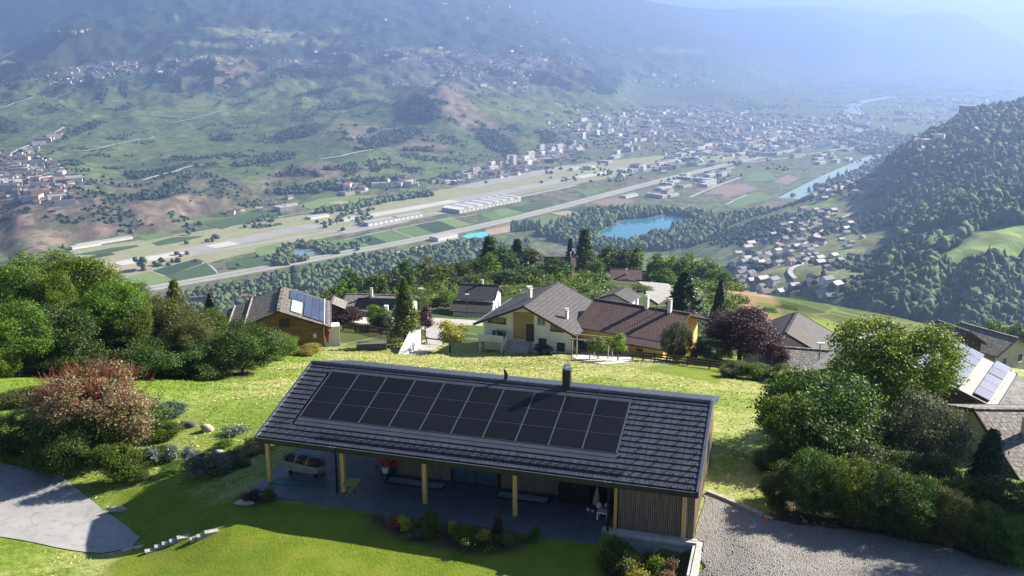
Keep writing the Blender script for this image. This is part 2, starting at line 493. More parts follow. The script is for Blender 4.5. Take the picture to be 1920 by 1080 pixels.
def ground_mat():
    m, nt, b = newmat('hillside_grass')
    at = N(nt, 'ShaderNodeAttribute', attribute_name='cover')
    sep = N(nt, 'ShaderNodeSeparateColor'); nt.links.new(at.outputs['Color'], sep.inputs[0])
    f1, r1 = noise_fac(nt, .55, 6, .75, 'Pos', None, .42, .58)
    f2, r2 = noise_fac(nt, 2.6, 6, .75, 'Pos', None, .40, .60)
    f3, r3 = noise_fac(nt, .12, 5, .65, 'Pos', None, .44, .6)
    f4, r4 = noise_fac(nt, 14, 3, .7, 'Pos', (1, .45, 1), .35, .65)
    fresh = mixc(nt, f2, (.17, .25, .028), (.085, .155, .014))
    straw = mixc(nt, f2, (.38, .375, .165), (.235, .285, .07))
    mea = mixc(nt, f1, straw, fresh)
    sw = N(nt, 'ShaderNodeMath', operation='MULTIPLY'); nt.links.new(f3, sw.inputs[0]); sw.inputs[1].default_value = .75
    mea = mixc(nt, sw.outputs[0], mea, straw)
    mea = mixc(nt, sep.outputs[1], fresh, mea)            # G: how dry
    lawn = mixc(nt, f4, (.145, .205, .016), (.075, .13, .010))
    lawn = mixc(nt, f1, lawn, (.16, .20, .022))
    col = mixc(nt, sep.outputs[0], mea, lawn)             # R: mown lawn
    soil = mixc(nt, f2, (.085, .065, .045), (.05, .04, .03))
    col = mixc(nt, sep.outputs[2], col, soil)             # B: bare soil and leaf litter
    nt.links.new(col, b.inputs['Base Color'])
    b.inputs['Roughness'].default_value = .9; b.inputs['Specular IOR Level'].default_value = .12
    fb, rb = noise_fac(nt, 9, 6, .75, 'Pos')
    bp = N(nt, 'ShaderNodeBump', inp={'Strength': .9, 'Distance': .12})
    nt.links.new(rb, bp.inputs['Height']); nt.links.new(bp.outputs[0], b.inputs['Normal'])
    return m
M_GROUND = ground_mat()

LAWN = gpoly([(440, 935), (390, 945), (300, 900), (215, 925), (215, 960), (250, 1030), (200, 1060), (190, 1100), (700, 1140), (1165, 1140), (1165, 1060), (1130, 1005), (900, 985), (700, 955)])
LAWN2 = gpoly([(1185, 690), (1245, 683), (1370, 692), (1350, 722), (1270, 706)])
LAWN3 = [hit(a, b, 60, 300)[:2] for a, b in [(642, 660), (640, 622), (735, 622), (728, 662)]]
BEDS = [gpoly([(440, 935), (470, 915), (520, 925), (520, 940), (470, 952)]), [L2W(a, b)[:2] for a, b in [(6.2, -1.2), (8.3, -1.25), (12.8, -1.2), (14.8, -1.3), (14.6, -2.4), (12, -3.1), (9.2, -2.9), (7.4, -2.3)]]]
DRIVE = gpoly([(-160, 850), (0, 868), (60, 880), (112, 890), (160, 930), (200, 962), (240, 988), (262, 1008), (245, 1028), (190, 1038), (100, 1026), (0, 1007), (-160, 985)])
GRAV = [L2W(22.36, -9)[:2], L2W(22.36, .5)[:2], L2W(21.9, .62)[:2], L2W(21.9, 5.4)[:2], L2W(22.1, 5.4)[:2]] + gpoly([(1392, 952), (1452, 978), (1560, 990), (1650, 1004), (1760, 1024), (1900, 1066), (2060, 1120)]) + [np.array([27., 30.]), np.array([12., 30.])]
BEDS.append(gpoly([(1440, 985), (1455, 905), (1560, 890), (1900, 930), (1990, 1060), (1900, 1066), (1760, 1024), (1650, 1004), (1560, 990)]))
BEDS.append(gpoly([(0, 700), (120, 706), (300, 712), (470, 708), (470, 690), (300, 694), (100, 690), (0, 684)]))
xs = np.arange(-110, 110.1, .5); ys = np.arange(-30, 125.6, .5)
gx, gy = np.meshgrid(xs, ys)
gx, gy = gx.ravel(), gy.ravel()
gz = Hh(gx, gy)
rough = 1 - sstep(-.6, .6, polydist(gx, gy, LAWN))
k_, fr_ = _pad(gx, gy)
pav = np.maximum(sstep(-1.0, -.4, polydist(gx, gy, DRIVE)), sstep(-.9, -.3, polydist(gx, gy, GRAV)))
rough = rough * (1 - pav)
gz = gz - .05 * np.maximum(sstep(.1, .8, polydist(gx, gy, DRIVE)), sstep(.1, .8, polydist(gx, gy, GRAV)))
gz = gz + (fbm(gx * 1.1, gy * 1.1, 31, 3) - .5) * .22 * rough * (1 - k_)
me = npmesh('meadow_ground', np.stack([gx, gy, gz], 1), grid_quads(len(ys), len(xs)), M_GROUND)
lawn = np.maximum(sstep(-.3, .4, polydist(gx, gy, LAWN)), np.maximum(sstep(-.5, .5, polydist(gx, gy, LAWN2)), sstep(-.5, .5, polydist(gx, gy, LAWN3))))
dry = np.clip(.42 + .95 * sstep(.35, .65, fbm(gx / 9, gy / 9, 77, 3)), 0, 1)
dpx, dpy = proj(gx, gy, gz)
green_patch = np.maximum(np.exp(-(((gx + 17.5) / 5) ** 2 + ((gy - 57) / 6) ** 2)), np.exp(-(((gx - 17) / 3.5) ** 2 + ((gy - 52) / 5) ** 2)))
dry = np.clip(dry * (1 - green_patch), 0, 1)
dry = dry * sstep(-30, -22, gx)
soil = np.zeros(len(gx))
for bd in BEDS: soil = np.maximum(soil, sstep(-.25, .25, polydist(gx, gy, bd)))
soil = np.maximum(soil, fr_ * .8)
ca = me.attributes.new('cover', 'FLOAT_COLOR', 'POINT')
ca.data.foreach_set('color', np.stack([lawn, dry, soil, np.ones(len(gx))], 1).astype(np.float32).ravel())
tag(link(bpy.data.objects.new('meadow_ground', me)), kind='structure')

# ------------------------------------------------------------------ far terrain: hillside, valley floor, mountains
def blob(px, py, cx, cy, rx, ry, rot=0.0, soft=.35, nz=None):
    c, s = math.cos(math.radians(rot)), math.sin(math.radians(rot))
    dx, dy = px - cx, py - cy
    u = (dx * c + dy * s) / rx; v = (-dx * s + dy * c) / ry
    d = np.hypot(u, v)
    if nz is not None: d = d + (nz - .5) * .9
    return sstep(1 + soft, 1 - soft, d)
NC, NR = 780, 640
th = np.linspace(-.74, .74, NC)
lny = np.concatenate([np.linspace(math.log(125), math.log(1000), 150, endpoint=False), np.linspace(math.log(1000), math.log(9000), 400, endpoint=False), np.linspace(math.log(9000), math.log(42000), 90)])
TH, LY = np.meshgrid(th, lny)
Yv = np.exp(LY).ravel(); Xv = TH.ravel() * Yv
Zv = Hh(Xv, Yv)
PXv, PYv = proj(Xv, Yv, Zv)
n1 = fbm(Xv / 160, Yv / 230, 41, 4); n2 = fbm(Xv / 700, Yv / 900, 51, 4); n3 = fbm(Xv / 60, Yv / 90, 61, 3)
hgt = Zv - FLOOR
col = np.zeros((len(Xv), 3)); col[:] = (.10, .15, .055)
def paint(mask, c):
    m = np.clip(mask, 0, 1)[:, None]
    col[:] = col * (1 - m) + np.array(c)[None, :] * m
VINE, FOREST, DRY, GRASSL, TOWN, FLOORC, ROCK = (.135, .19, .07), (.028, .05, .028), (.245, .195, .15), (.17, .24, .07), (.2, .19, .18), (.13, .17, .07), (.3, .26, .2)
up = sstep(6, 40, hgt)
paint(up * sstep(.35, .6, n2), (.16, .20, .075))
paint(up * sstep(.5, .62, n1) * .55, (.075, .115, .05))
paint((1 - sstep(0, 8, hgt)), FLOORC)
paint((1 - sstep(0, 8, hgt)) * sstep(.45, .6, n1), (.17, .17, .10))
# upper slopes: forest with clearings
paint(up * sstep(-330, -40, Zv - CAMZ + 90 * (n2 - .5)) * sstep(.30, .42, 1 - n3 * .6), FOREST)
for (cx, cy, rx, ry, rot) in [(470, 62, 90, 9, 3), (400, 84, 60, 5, 4), (520, 70, 40, 10, -10), (655, 57, 35, 6, 0), (600, 80, 40, 6, 0), (90, 2, 30, 4, 0), (95, 57, 24, 3, -8), (10, 115, 28, 20, 30), (330, 32, 14, 3, 8), (1260, 95, 60, 5, 2), (430, 108, 60, 5, 0), (770, 95, 60, 6, 0)]:
    paint(blob(PXv, PYv, cx, cy, rx, ry, rot, .35, n3) * .9, (.24, .28, .12))
# lower vineyards stay green, eroded dry bluffs along the foot of the hill
dryb = [(150, 425, 110, 34, -12), (300, 405, 110, 30, -14), (60, 455, 90, 20, -10), (390, 375, 60, 24, -20), (470, 360, 60, 26, -20), (420, 138, 75, 26, 0), (560, 330, 60, 22, -10), (640, 330, 40, 14, 0), (830, 190, 60, 30, 20), (900, 235, 70, 22, 25), (700, 255, 90, 20, 10), (780, 270, 70, 16, 10)]
n4 = fbm((Xv + .55 * Yv) / 34, (Yv - .55 * Xv) / 240, 71, 3)
bluff = sstep(2, 9, hgt) * sstep(95, 55, hgt) * sstep(2750, 2500, Yv) * sstep(1700, 1850, Yv) * sstep(640, 480, PXv)
paint(bluff * (.45 + .5 * sstep(.42, .58, n1)), DRY)
paint(bluff * sstep(.54, .62, n3) * .8, (.06, .085, .04))
paint(bluff * sstep(.5, .62, n4) * .7, (.12, .10, .08))
for b_ in dryb[5:]: paint(blob(PXv, PYv, *b_, .4, n1) * up * .85, DRY)
for b_ in dryb[5:]: paint(blob(PXv, PYv, *b_, .4, n1) * up * sstep(.52, .62, n3) * .85, FOREST)
wood_and_ravine_shade = [(140, 62, 165, 26, -32), (650, 195, 60, 8, -10), (730, 260, 60, 14, -12), (560, 250, 50, 12, -12), (410, 255, 26, 12, 10), (190, 175, 9, 17, 0), (232, 168, 7, 16, 0), (205, 220, 60, 7, -28), (160, 240, 60, 6, -25), (5, 235, 28, 16, 20), (800, 205, 35, 22, 30), (930, 265, 45, 18, 30), (1050, 275, 45, 22, 25), (90, 310, 25, 8, 20), (140, 350, 40, 7, 40), (300, 365, 70, 8, -8), (620, 350, 120, 8, -6), (860, 330, 60, 8, -15), (500, 300, 60, 5, -12), (600, 170, 60, 4, -14), (1130, 150, 35, 40, 60), (1390, 195, 26, 14, 0), (250, 330, 20, 8, 0), (330, 345, 40, 6, -25)]  # first blob paints the ravine flank's shade in forest colour; the others are woods
for b_ in wood_and_ravine_shade: paint(blob(PXv, PYv, *b_, .3, n3) * .92, FOREST)
for b_ in [(60, 335, 90, 38, 15), (850, 150, 150, 22, 6), (830, 110, 170, 12, 2), (250, 125, 150, 12, -4), (1000, 120, 100, 14, 6), (570, 118, 60, 5, 0), (1230, 230, 190, 34, -6), (1420, 262, 180, 26, -6), (1000, 300, 90, 14, -22)]:
    paint(blob(PXv, PYv, *b_, .4, n1) * (.25 + .45 * sstep(.4, .6, n3)), TOWN)
for b_ in [(560, 195, 160, 12, -6), (300, 210, 120, 12, -5), (180, 320, 70, 14, 5), (560, 165, 120, 10, -8), (1090, 190, 70, 26, 15), (300, 260, 140, 20, -8), (80, 190, 60, 16, -8)]:
    paint(blob(PXv, PYv, *b_, .4, n1) * up * .6, (.15, .215, .07))
# right-hand spur
R_ = sstep(1250, 1330, PXv) * sstep(500, 700, Yv) * sstep(2900, 2700, Yv) * up
paint(R_ * .8, (.16, .21, .085))
paint(R_ * blob(PXv, PYv, 1500, 470, 210, 90, -25, .3, n3) * .8, (.19, .225, .10))
paint(R_ * blob(PXv, PYv, 1470, 490, 60, 14, -20, .3, n3), (.3, .27, .15))
paint(R_ * sstep(1600, 1690, PXv + (n1 - .5) * 160) * sstep(.535, .455, n2 + .35 * (n3 - .5)) * .95, (.045, .07, .035))
for b_ in [(1870, 470, 90, 34, -14), (1900, 440, 70, 16, 0), (1780, 440, 26, 16, -30), (1560, 375, 80, 8, -22), (1640, 555, 30, 12, 0)]:
    paint(R_ * blob(PXv, PYv, *b_, .2, n3), (.2, .29, .085))
# near flanks below the village: scrub and dry grass
mid = sstep(900, 500, Yv)
paint(mid, (.07, .11, .035))
paint(mid * sstep(.45, .6, n3), (.12, .15, .05))
paint(mid * blob(PXv, PYv, 1415, 562, 62, 24, 38, .3, n3), (.33, .26, .14))
paint(mid * blob(PXv, PYv, 1310, 512, 60, 8, 0, .3, n3), (.28, .21, .14))
paint(mid * blob(PXv, PYv, 1535, 612, 46, 15, 10, .25), (.19, .27, .05))
paint(mid * blob(PXv, PYv, 1445, 580, 26, 9, 35, .25), (.2, .25, .06))
paint(mid * blob(PXv, PYv, 1090, 505, 26, 12, 0, .3), (.18, .25, .07))
def terrain_mat():
    m, nt, b = newmat('valley_land')
    at = N(nt, 'ShaderNodeAttribute', attribute_name='land')
    f1, r1 = noise_fac(nt, .012, 6, .7, 'Pos', None, .3, .7)
    f2, r2 = noise_fac(nt, .05, 5, .7, 'Pos', (1, .35, 1), .3, .7)
    g = N(nt, 'ShaderNodeNewGeometry'); mp = N(nt, 'ShaderNodeMapping'); mp.inputs['Scale'].default_value = (.011, .007, .011); mp.inputs['Rotation'].default_value = (0, 0, .5)
    nt.links.new(g.outputs['Position'], mp.inputs['Vector'])
    vo_ = N(nt, 'ShaderNodeTexVoronoi'); nt.links.new(mp.outputs[0], vo_.inputs['Vector']); sc_ = N(nt, 'ShaderNodeSeparateColor'); nt.links.new(vo_.outputs['Color'], sc_.inputs[0])
    ve_ = N(nt, 'ShaderNodeTexVoronoi', feature='DISTANCE_TO_EDGE'); nt.links.new(mp.outputs[0], ve_.inputs['Vector'])
    hs = N(nt, 'ShaderNodeHueSaturation')
    a = N(nt, 'ShaderNodeMath', operation='MULTIPLY_ADD'); nt.links.new(f1, a.inputs[0]); a.inputs[1].default_value = .36; a.inputs[2].default_value = .27
    c = N(nt, 'ShaderNodeMath', operation='MULTIPLY_ADD'); nt.links.new(f2, c.inputs[0]); c.inputs[1].default_value = .45; nt.links.new(a.outputs[0], c.inputs[2])
    nt.links.new(c.outputs[0], hs.inputs['Value']); nt.links.new(at.outputs['Color'], hs.inputs['Color'])
    h2 = N(nt, 'ShaderNodeHueSaturation'); mr2 = N(nt, 'ShaderNodeMapRange', inp={'To Min': .72, 'To Max': 1.3}); nt.links.new(sc_.outputs[0], mr2.inputs['Value']); nt.links.new(mr2.outputs[0], h2.inputs['Value'])
    mr3 = N(nt, 'ShaderNodeMapRange', inp={'To Min': .47, 'To Max': .515}); nt.links.new(sc_.outputs[1], mr3.inputs['Value']); nt.links.new(mr3.outputs[0], h2.inputs['Hue']); nt.links.new(hs.outputs[0], h2.inputs['Color'])
    me_ = N(nt, 'ShaderNodeMapRange', inp={'From Min': .012, 'From Max': .03, 'To Min': .28, 'To Max': 0.0}); nt.links.new(ve_.outputs['Distance'], me_.inputs['Value'])
    cf = mixc(nt, me_.outputs[0], h2.outputs[0], (.26, .25, .19))
    nt.links.new(cf, b.inputs['Base Color'])
    b.inputs['Roughness'].default_value = .95; b.inputs['Specular IOR Level'].default_value = .05
    return m
M_LAND = terrain_mat()
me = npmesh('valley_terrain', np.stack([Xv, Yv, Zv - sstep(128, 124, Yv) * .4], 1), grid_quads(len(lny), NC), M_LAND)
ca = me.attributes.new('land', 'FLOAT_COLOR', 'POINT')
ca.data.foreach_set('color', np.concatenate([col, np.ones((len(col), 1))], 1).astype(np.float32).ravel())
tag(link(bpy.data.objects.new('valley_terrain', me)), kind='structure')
# keep the land cover readable for the planting code
LC = col.copy()
# ------------------------------------------------------------------ the main house (local frame: x along the eave, y to the back)
M_TILE = mat('roof_tile_anthracite', (.038, .042, .060), (.026, .029, .042), 2.2, .42, 0, 'Object', None, .15, 30, .5, vary=.18)
M_DARKMETAL = mat('dark_sheet_metal', (.018, .02, .024), (.012, .014, .017), 2, .38, .3, spec=.5)
M_TRIM = mat('grey_sheet_metal', (.13, .15, .19), (.10, .115, .15), 2, .35, .55)
M_TIMBER = mat('yellow_spruce', (.56, .36, .13), (.44, .26, .085), 3, .6, 0, 'Object', (1, 1, .12), .1, 20)
M_SLAT = mat('weathered_slat', (.20, .145, .11), (.12, .085, .07), 1.8, .8, 0, 'Object', (6, 6, .25), .2, 8, c3=(.26, .20, .155))
M_SLATBACK = mat('slat_backing', (.025, .02, .018), None, 2, .9)
M_CONC = mat('pale_concrete', (.46, .45, .43), (.36, .355, .34), 1.3, .85, 0, 'Object', None, .25, 20, c3=(.30, .29, .28))
M_TERRACE = mat('slate_terrace', (.105, .115, .14), (.075, .085, .11), .8, .5, 0, 'Object', None, .1, 12, spec=.4)
M_PV = None
def pv_mat(name, c, line, rough):
    m, nt, b = newmat(name)
    tc = N(nt, 'ShaderNodeTexCoord')
    br = N(nt, 'ShaderNodeTexBrick', inp={'Scale': 6.2, 'Mortar Size': .012, 'Brick Width': 1.0, 'Row Height': 1.0})
    br.offset = 0
    br.inputs['Color1'].default_value = (*c, 1); br.inputs['Color2'].default_value = (*[v * 1.25 for v in c], 1); br.inputs['Mortar'].default_value = (*line, 1)
    nt.links.new(tc.outputs['Object'], br.inputs['Vector'])
    oi = N(nt, 'ShaderNodeObjectInfo'); hs = N(nt, 'ShaderNodeHueSaturation')
    mr = N(nt, 'ShaderNodeMapRange', inp={'To Min': .85, 'To Max': 1.2}); nt.links.new(oi.outputs['Random'], mr.inputs['Value'])
    nt.links.new(mr.outputs[0], hs.inputs['Value']); nt.links.new(br.outputs[0], hs.inputs['Color'])
    nt.links.new(hs.outputs[0], b.inputs['Base Color'])
    b.inputs['Roughness'].default_value = rough; b.inputs['Specular IOR Level'].default_value = .22
    return m
M_PV = pv_mat('black_solar_glass', (.005, .0055, .007), (.011, .012, .015), .3)
M_GLASS = glass('dark_window_glass')
RS = 1.93 / 6.13                       # slope of the roof
RC = math.hypot(1, RS)
def roofz(y): return 2.6 + RS * y if y <= 6.13 else 4.53 - .31 * (y - 6.13)
house = thing('farmhouse', 'long low house under a dark tiled roof filled with black solar panels', 'house', HO, YAW)
# walls: timber frame body, boarded with slats
mb = MB()
mb.hexa([(5.3, 3.05, -.05), (21.78, 3.05, -.05), (21.78, 10.55, -.05), (5.3, 10.55, -.05)], [(5.3, 3.05, 3.28), (21.78, 3.05, 3.28), (21.78, 10.55, 2.85), (5.3, 10.55, 2.85)])
mb.hexa([(18.25, .55, -.05), (21.78, .55, -.05), (21.78, 3.04, -.05), (18.25, 3.04, -.05)], [(18.25, .55, 2.5), (21.78, .55, 2.5), (21.78, 3.04, 3.2), (18.25, 3.04, 3.2)])
mb.add([(21.78, 3.05, 3.28), (21.78, 10.55, 2.85), (21.78, 6.13, 4.25), (5.3, 3.05, 3.28), (5.3, 10.55, 2.85), (5.3, 6.13, 4.25)], [(0, 1, 2), (5, 4, 3)])
wall = mb.build('wall', M_SLATBACK, house)
def slats(name, pts_fn, n, parent, w, d):
    m = MB()
    for i in range(n): pts_fn(m, i)
    return m.build(name, M_SLAT, parent, kind='stuff')
rnd = random.Random(4)
def fs(m, i):
    x = 18.42 + i * .0985
    m.box(x, x + .072, .50 + rnd.uniform(-.004, .004), .545, .02, 2.32)
slats('slat', fs, 31, wall, .07, .04)
def fs2(m, i):
    x = 21.52 + i * .095
    m.box(x, x + .07, .50, .545, .02, 2.34)
slats('slat', fs2, 4, wall, .07, .04)
def gs(m, i):
    y = .52 + i * .105
    z1 = min(roofz(y) - .27, roofz(y + .08) - .27)
    m.hexa([(21.79, y, .0), (21.845 + rnd.uniform(0, .006), y, .0), (21.845, y + .082, .0), (21.79, y + .082, .0)], [(21.79, y, z1), (21.845, y, z1), (21.845, y + .082, z1), (21.79, y + .082, z1)])
slats('slat', gs, 95, wall, .07, .04)
def bs(x0, x1):
    n = int((x1 - x0) / .1)
    def f(m, i):
        x = x0 + i * .1
        m.box(x, x + .072, 2.985, 3.04, .02, 2.75)
    slats('slat', f, n, wall, .07, .04)
bs(6.3, 9.3); bs(12.0, 15.1); bs(5.35, 5.8)
for (x0, x1) in ((9.4, 11.9), (15.2, 16.75)):          # glazed doors
    d = MB(); d.box(x0, x1, 2.96, 3.045, .02, 2.35); dd = d.build('glazed_door', M_DARKMETAL, house)
    g = MB(); n = 2
    for k in range(n):
        a = x0 + .08 + k * (x1 - x0 - .08) / n
        g = MB(); g.box(a, a + (x1 - x0 - .08) / n - .08, 2.945, 2.957, .1, 2.27); g.build('pane', M_GLASS, dd)
h = MB(); h.box(15.1, 16.7, 2.9, 2.95, 2.4, 2.5); h.build('blind_box', M_TRIM, house)
for (y0, y1, z0, z1) in ((7.2, 8.4, .7, 2.0), (2.9, 3.8, 1.45, 2.45)):
    w = MB(); w.box(21.80, 21.87, y0, y1, z0, z1); wo_ = w.build('window', M_DARKMETAL, wall)
    g = MB(); g.box(21.872, 21.88, y0 + .06, y1 - .06, z0 + .06, z1 - .06); g.build('pane', M_GLASS, wo_)
# timber posts and beams
for x in (.4, 4.55, 8.92, 13.5):
    p = MB(); p.box(x - .1, x + .1, .22, .42, .03, 2.22); p.build('post', M_TIMBER, house)
    f_ = MB(); f_.box(x - .05, x + .05, .27, .37, -.02, .035); f_.build('post_foot', M_DARKMETAL, house)
for x in (18.28, 21.38):
    p = MB(); p.box(x - .06, x + .08, .34, .5, .02, 2.2); p.build('post', M_TIMBER, house)
b1 = MB(); b1.box(.2, 17.95, .2, .44, 2.223, 2.46); b1.build('beam', M_TIMBER, house)
b1 = MB(); b1.box(18.2, 21.5, .3, .49, 2.203, 2.46); b1.build('beam', M_TIMBER, house)
p = MB(); p.box(21.475, 21.505, .36, .52, .0, 2.34); p.build('corner_board', mat('pale_board', (.75, .66, .55), None, 3, .6), house)
for x in (.3, 4.5, 9, 13.4):                            # rafters crossing the open terrace
    p = MB(); p.bar((x, .45, 2.5), (x, 6.0, 2.5 + RS * 5.5), .12, .2); p.build('rafter', M_TIMBER, house)
# roof
roof = MB()
roof.hexa([(.06, .05, 2.40), (21.94, .05, 2.40), (21.94, 6.13, 4.33), (.06, 6.13, 4.33)], [(.06, .05, 2.56), (21.94, .05, 2.56), (21.94, 6.13, 4.47), (.06, 6.13, 4.47)])
roof.hexa([(.06, 6.13, 4.33), (21.94, 6.13, 4.33), (21.94, 11.05, 2.80), (.06, 11.05, 2.80)], [(.06, 6.13, 4.47), (21.94, 6.13, 4.47), (21.94, 11.05, 2.95), (.06, 11.05, 2.95)])
roof_o = roof.build('roof', M_DARKMETAL, house)
g = MB()
g.box(-.02, 22.02, -.17, -.14, 2.34, 2.6); g.box(-.02, 22.02, -.139, .02, 2.34, 2.38); g.box(-.02, 22.02, .02, .04, 2.3, 2.6)
gut = g.build('gutter', M_DARKMETAL, roof_o)
g = MB(); g.box(-.02, 22.02, -.185, -.135, 2.6, 2.618); g.build('gutter_edge', M_TRIM, gut)
g = MB(); g.box(-.02, 22.02, 11.07, 11.17, 2.82, 2.96); g.build('gutter', M_DARKMETAL, roof_o)
for x in (0, 22):
    v = MB()
    s = -1 if x == 0 else 1
    a, b = (x - .06, x + .06)
    v.hexa([(a, -.14, 2.36), (b, -.14, 2.36), (b, 6.13, 4.3), (a, 6.13, 4.3)], [(a, -.14, 2.66), (b, -.14, 2.66), (b, 6.13, 4.62), (a, 6.13, 4.62)])
    v.hexa([(a, 6.13, 4.3), (b, 6.13, 4.3), (b, 11.2, 2.72), (a, 11.2, 2.72)], [(a, 6.13, 4.62), (b, 6.13, 4.62), (b, 11.2, 3.03), (a, 11.2, 3.03)])
    v.build('verge_board', M_TRIM, roof_o)
# tiles
TW, TE = .43, .402
def S2P(x, s, lift=0.0):
    y = s / RC; n = (-RS / RC, 1 / RC)
    return (x, y + n[0] * lift, 2.6 + RS * y + n[1] * lift)
tm = MB()
e = .012
tm.hexa([(e, 0, .0), (TW - e, 0, .0), (TW - e, TE + .06, -.03), (e, TE + .06, -.03)], [(e, 0.006, .058), (TW - e, 0.006, .058), (TW - e, TE + .06, .006), (e, TE + .06, .006)])
tile_me = tm.mesh('roof_tile', M_TILE)
ang = math.atan(RS)
A0, A1, S0, S1 = 1.55, 18.04, 1.79, 5.665
cells = []
for r in range(16):
    s = r * TE
    for c in range(51):
        x = .03 + c * TW
        if r in (3, 4, 5, 6, 7, 8, 9, 10, 11, 12, 13) and A0 - .12 < x + TW * .7 and x + TW * .3 < A1 + .05: continue
        if r == 14 and A0 + .2 < x and x + TW < A1 and False: continue
        d = np.linalg.norm(L2W(*S2P(x, s)) - np.array([0, 0, CAMZ]))
        pri = d - (6 if (x > A1 - .3 or x < A0) else 0)
        cells.append((pri, x, s))
cells.sort()
rest = MB()
rnd = random.Random(9)
for i, (d, x, s) in enumerate(cells):
    P = S2P(x, s)
    if i < 296:
        o = bpy.data.objects.new('roof_tile', tile_me); link(o, roof_o, P)
        o.rotation_euler = (ang + rnd.uniform(-.006, .006), rnd.uniform(-.004, .004), 0)
    else:
        R = Matrix.Rotation(ang, 4, 'X')
        rest.add([R @ Vector(q) + Vector(P) for q in tm.v], tm.f)
for r in range(12):                                      # far slope
    y = 6.13 + .25 + r * .40
    for c in range(51):
        x = .03 + c * TW; z = 4.53 - .31 * (y - 6.13)
        rest.hexa([(x + e, y - .2, z + .06), (x + TW - e, y - .2, z + .06), (x + TW - e, y + .25, z - .06), (x + e, y + .25, z - .06)], [(x + e, y - .2, z + .085), (x + TW - e, y - .2, z + .085), (x + TW - e, y + .25, z - .015), (x + e, y + .25, z - .015)])
rest.build('tile_field', M_TILE, roof_o, kind='stuff')
# ridge tiles
rm = MB(); w = .43
prof = [(-.24, -.11), (-.17, -.02), (-.06, .05), (.06, .05), (.17, -.02), (.24, -.11)]
V = [(x, a * (1.06 if x > .2 else 1), b + (.018 if x > .2 else 0)) for x in (0.0, .36, .361, .43) for a, b in prof]
F = []
for k in (0, 1, 2):
    for j in range(5): F.append((k * 6 + j, k * 6 + 6 + j, k * 6 + 7 + j, k * 6 + 1 + j))
rm.add(V, F)
ridge_me = rm.mesh('ridge_tile', M_TILE)
for c in range(51):
    o = bpy.data.objects.new('ridge_tile', ridge_me); link(o, roof_o, (.03 + c * .43, 6.13, 4.585))
# solar panels: ten columns of three
PW, PH = (A1 - A0) / 10, (S1 - S0) / 3
pm = MB(); pm.box(.035, PW - .035, .06, PH - .06, .0, .055)
pv_me = pm.mesh('solar_panel', M_PV)
for r in range(3):
    for c in range(10):
        o = bpy.data.objects.new('solar_panel', pv_me); link(o, roof_o, S2P(A0 + c * PW, S0 + r * PH, .04))
        o.rotation_euler = (ang, 0, 0)
for c in range(11):
    t = MB(); t.box(-.028, .028, 0, S1 - S0, -.02, .062)
    o = t.build('panel_joint', M_TRIM, roof_o, loc=S2P(A0 + c * PW, S0, .04)); o.rotation_euler = (ang, 0, 0)
for r in range(4):
    t = MB(); t.box(0, A1 - A0, -.013, .013, -.02, .058)
    o = t.build('panel_rail', M_TRIM, roof_o, loc=S2P(A0, S0 + r * PH, .04)); o.rotation_euler = (ang, 0, 0)
M_FLASH = mat('apron_flashing', (.075, .085, .11), (.06, .068, .09), 1.2, .35, .4)
for (s0, s1, zz) in ((1.47, 1.76, .075), (1.18, 1.46, .06)):
    t = MB(); t.box(0, A1 - A0 + .1, 0, s1 - s0, -.03, .0)
    o = t.build('flashing', M_FLASH, roof_o, loc=S2P(A0 - .05, s0, zz)); o.rotation_euler = (ang, 0, 0)
t = MB(); t.box(0, A1 - A0 + .1, 0, .2, -.03, .0)
o = t.build('flashing', M_FLASH, roof_o, loc=S2P(A0 - .05, S1 + .03, .1)); o.rotation_euler = (ang, 0, 0)
# snow guard bars along the eave, snow hooks on the tiles
for k, s in enumerate((.50, .60, .70)):
    t = MB(); t.tube([S2P(3.3, s, .12 + k * .02), S2P(18.6, s, .12 + k * .02)], .016, 6)
    t.build('snow_guard_bar', M_DARKMETAL, roof_o)
t = MB()
for i in range(19): 
    x = 3.3 + i * .85
    t.bar(S2P(x, .45, .05), S2P(x, .74, .17), .025)
t.build('snow_guard_bracket', M_DARKMETAL, roof_o)
t = MB()
for r in range(15):
    s = r * TE + .05
    for c in range(52):
        if (c + (r % 2)) % (1 if r in (1, 2) else 2): continue
        x = .2 + c * TW + (.2 if r % 2 else 0)
        if x > 21.8: continue
        if 3 <= r <= 13 and A0 - .2 < x < A1 + .15: continue
        if r < 1 and 3 < x < 18.8: continue
        p0 = Vector(S2P(x, s - .10, .07)); p1 = Vector(S2P(x, s + .14, .075)); p2 = Vector(S2P(x, s - .10, .13))
        t.bar(p0, p1, .03, .02); t.bar(p0, p2, .035, .02)
t.build('snow_hook', M_DARKMETAL, roof_o, kind='stuff')
# chimney, flue
t = MB(); t.box(-.2, .2, -.2, .2, -.3, 1.0); ch = t.build('chimney', M_DARKMETAL, roof_o, loc=(14.6, 6.15, 4.55))
t = MB()
for sx in (-1, 1):
    for sy in (-1, 1): t.bar((sx * .15, sy * .15, 1.0), (sx * .11, sy * .11, 1.2), .02)
t.box(-.17, .17, -.17, .17, 1.2, 1.23); t.box(-.22, .22, -.22, .22, 1.0, 1.02)
t.build('chimney_cap', M_TRIM, ch)
t = MB(); t.tube([(0, 0, -.2), (0, 0, .42)], .1, 12); fl = t.build('flue', M_DARKMETAL, roof_o, loc=(11.3, 6.2, 4.55))
t = MB(); t.tube([(-.02, 0, .4), (-.02, 0, .48), (-.05, 0, .56)], [.075, .09, .07], 12); t.ball((-.05, 0, .58), .09, 8, 6); t.build('cowl', M_DARKMETAL, fl)
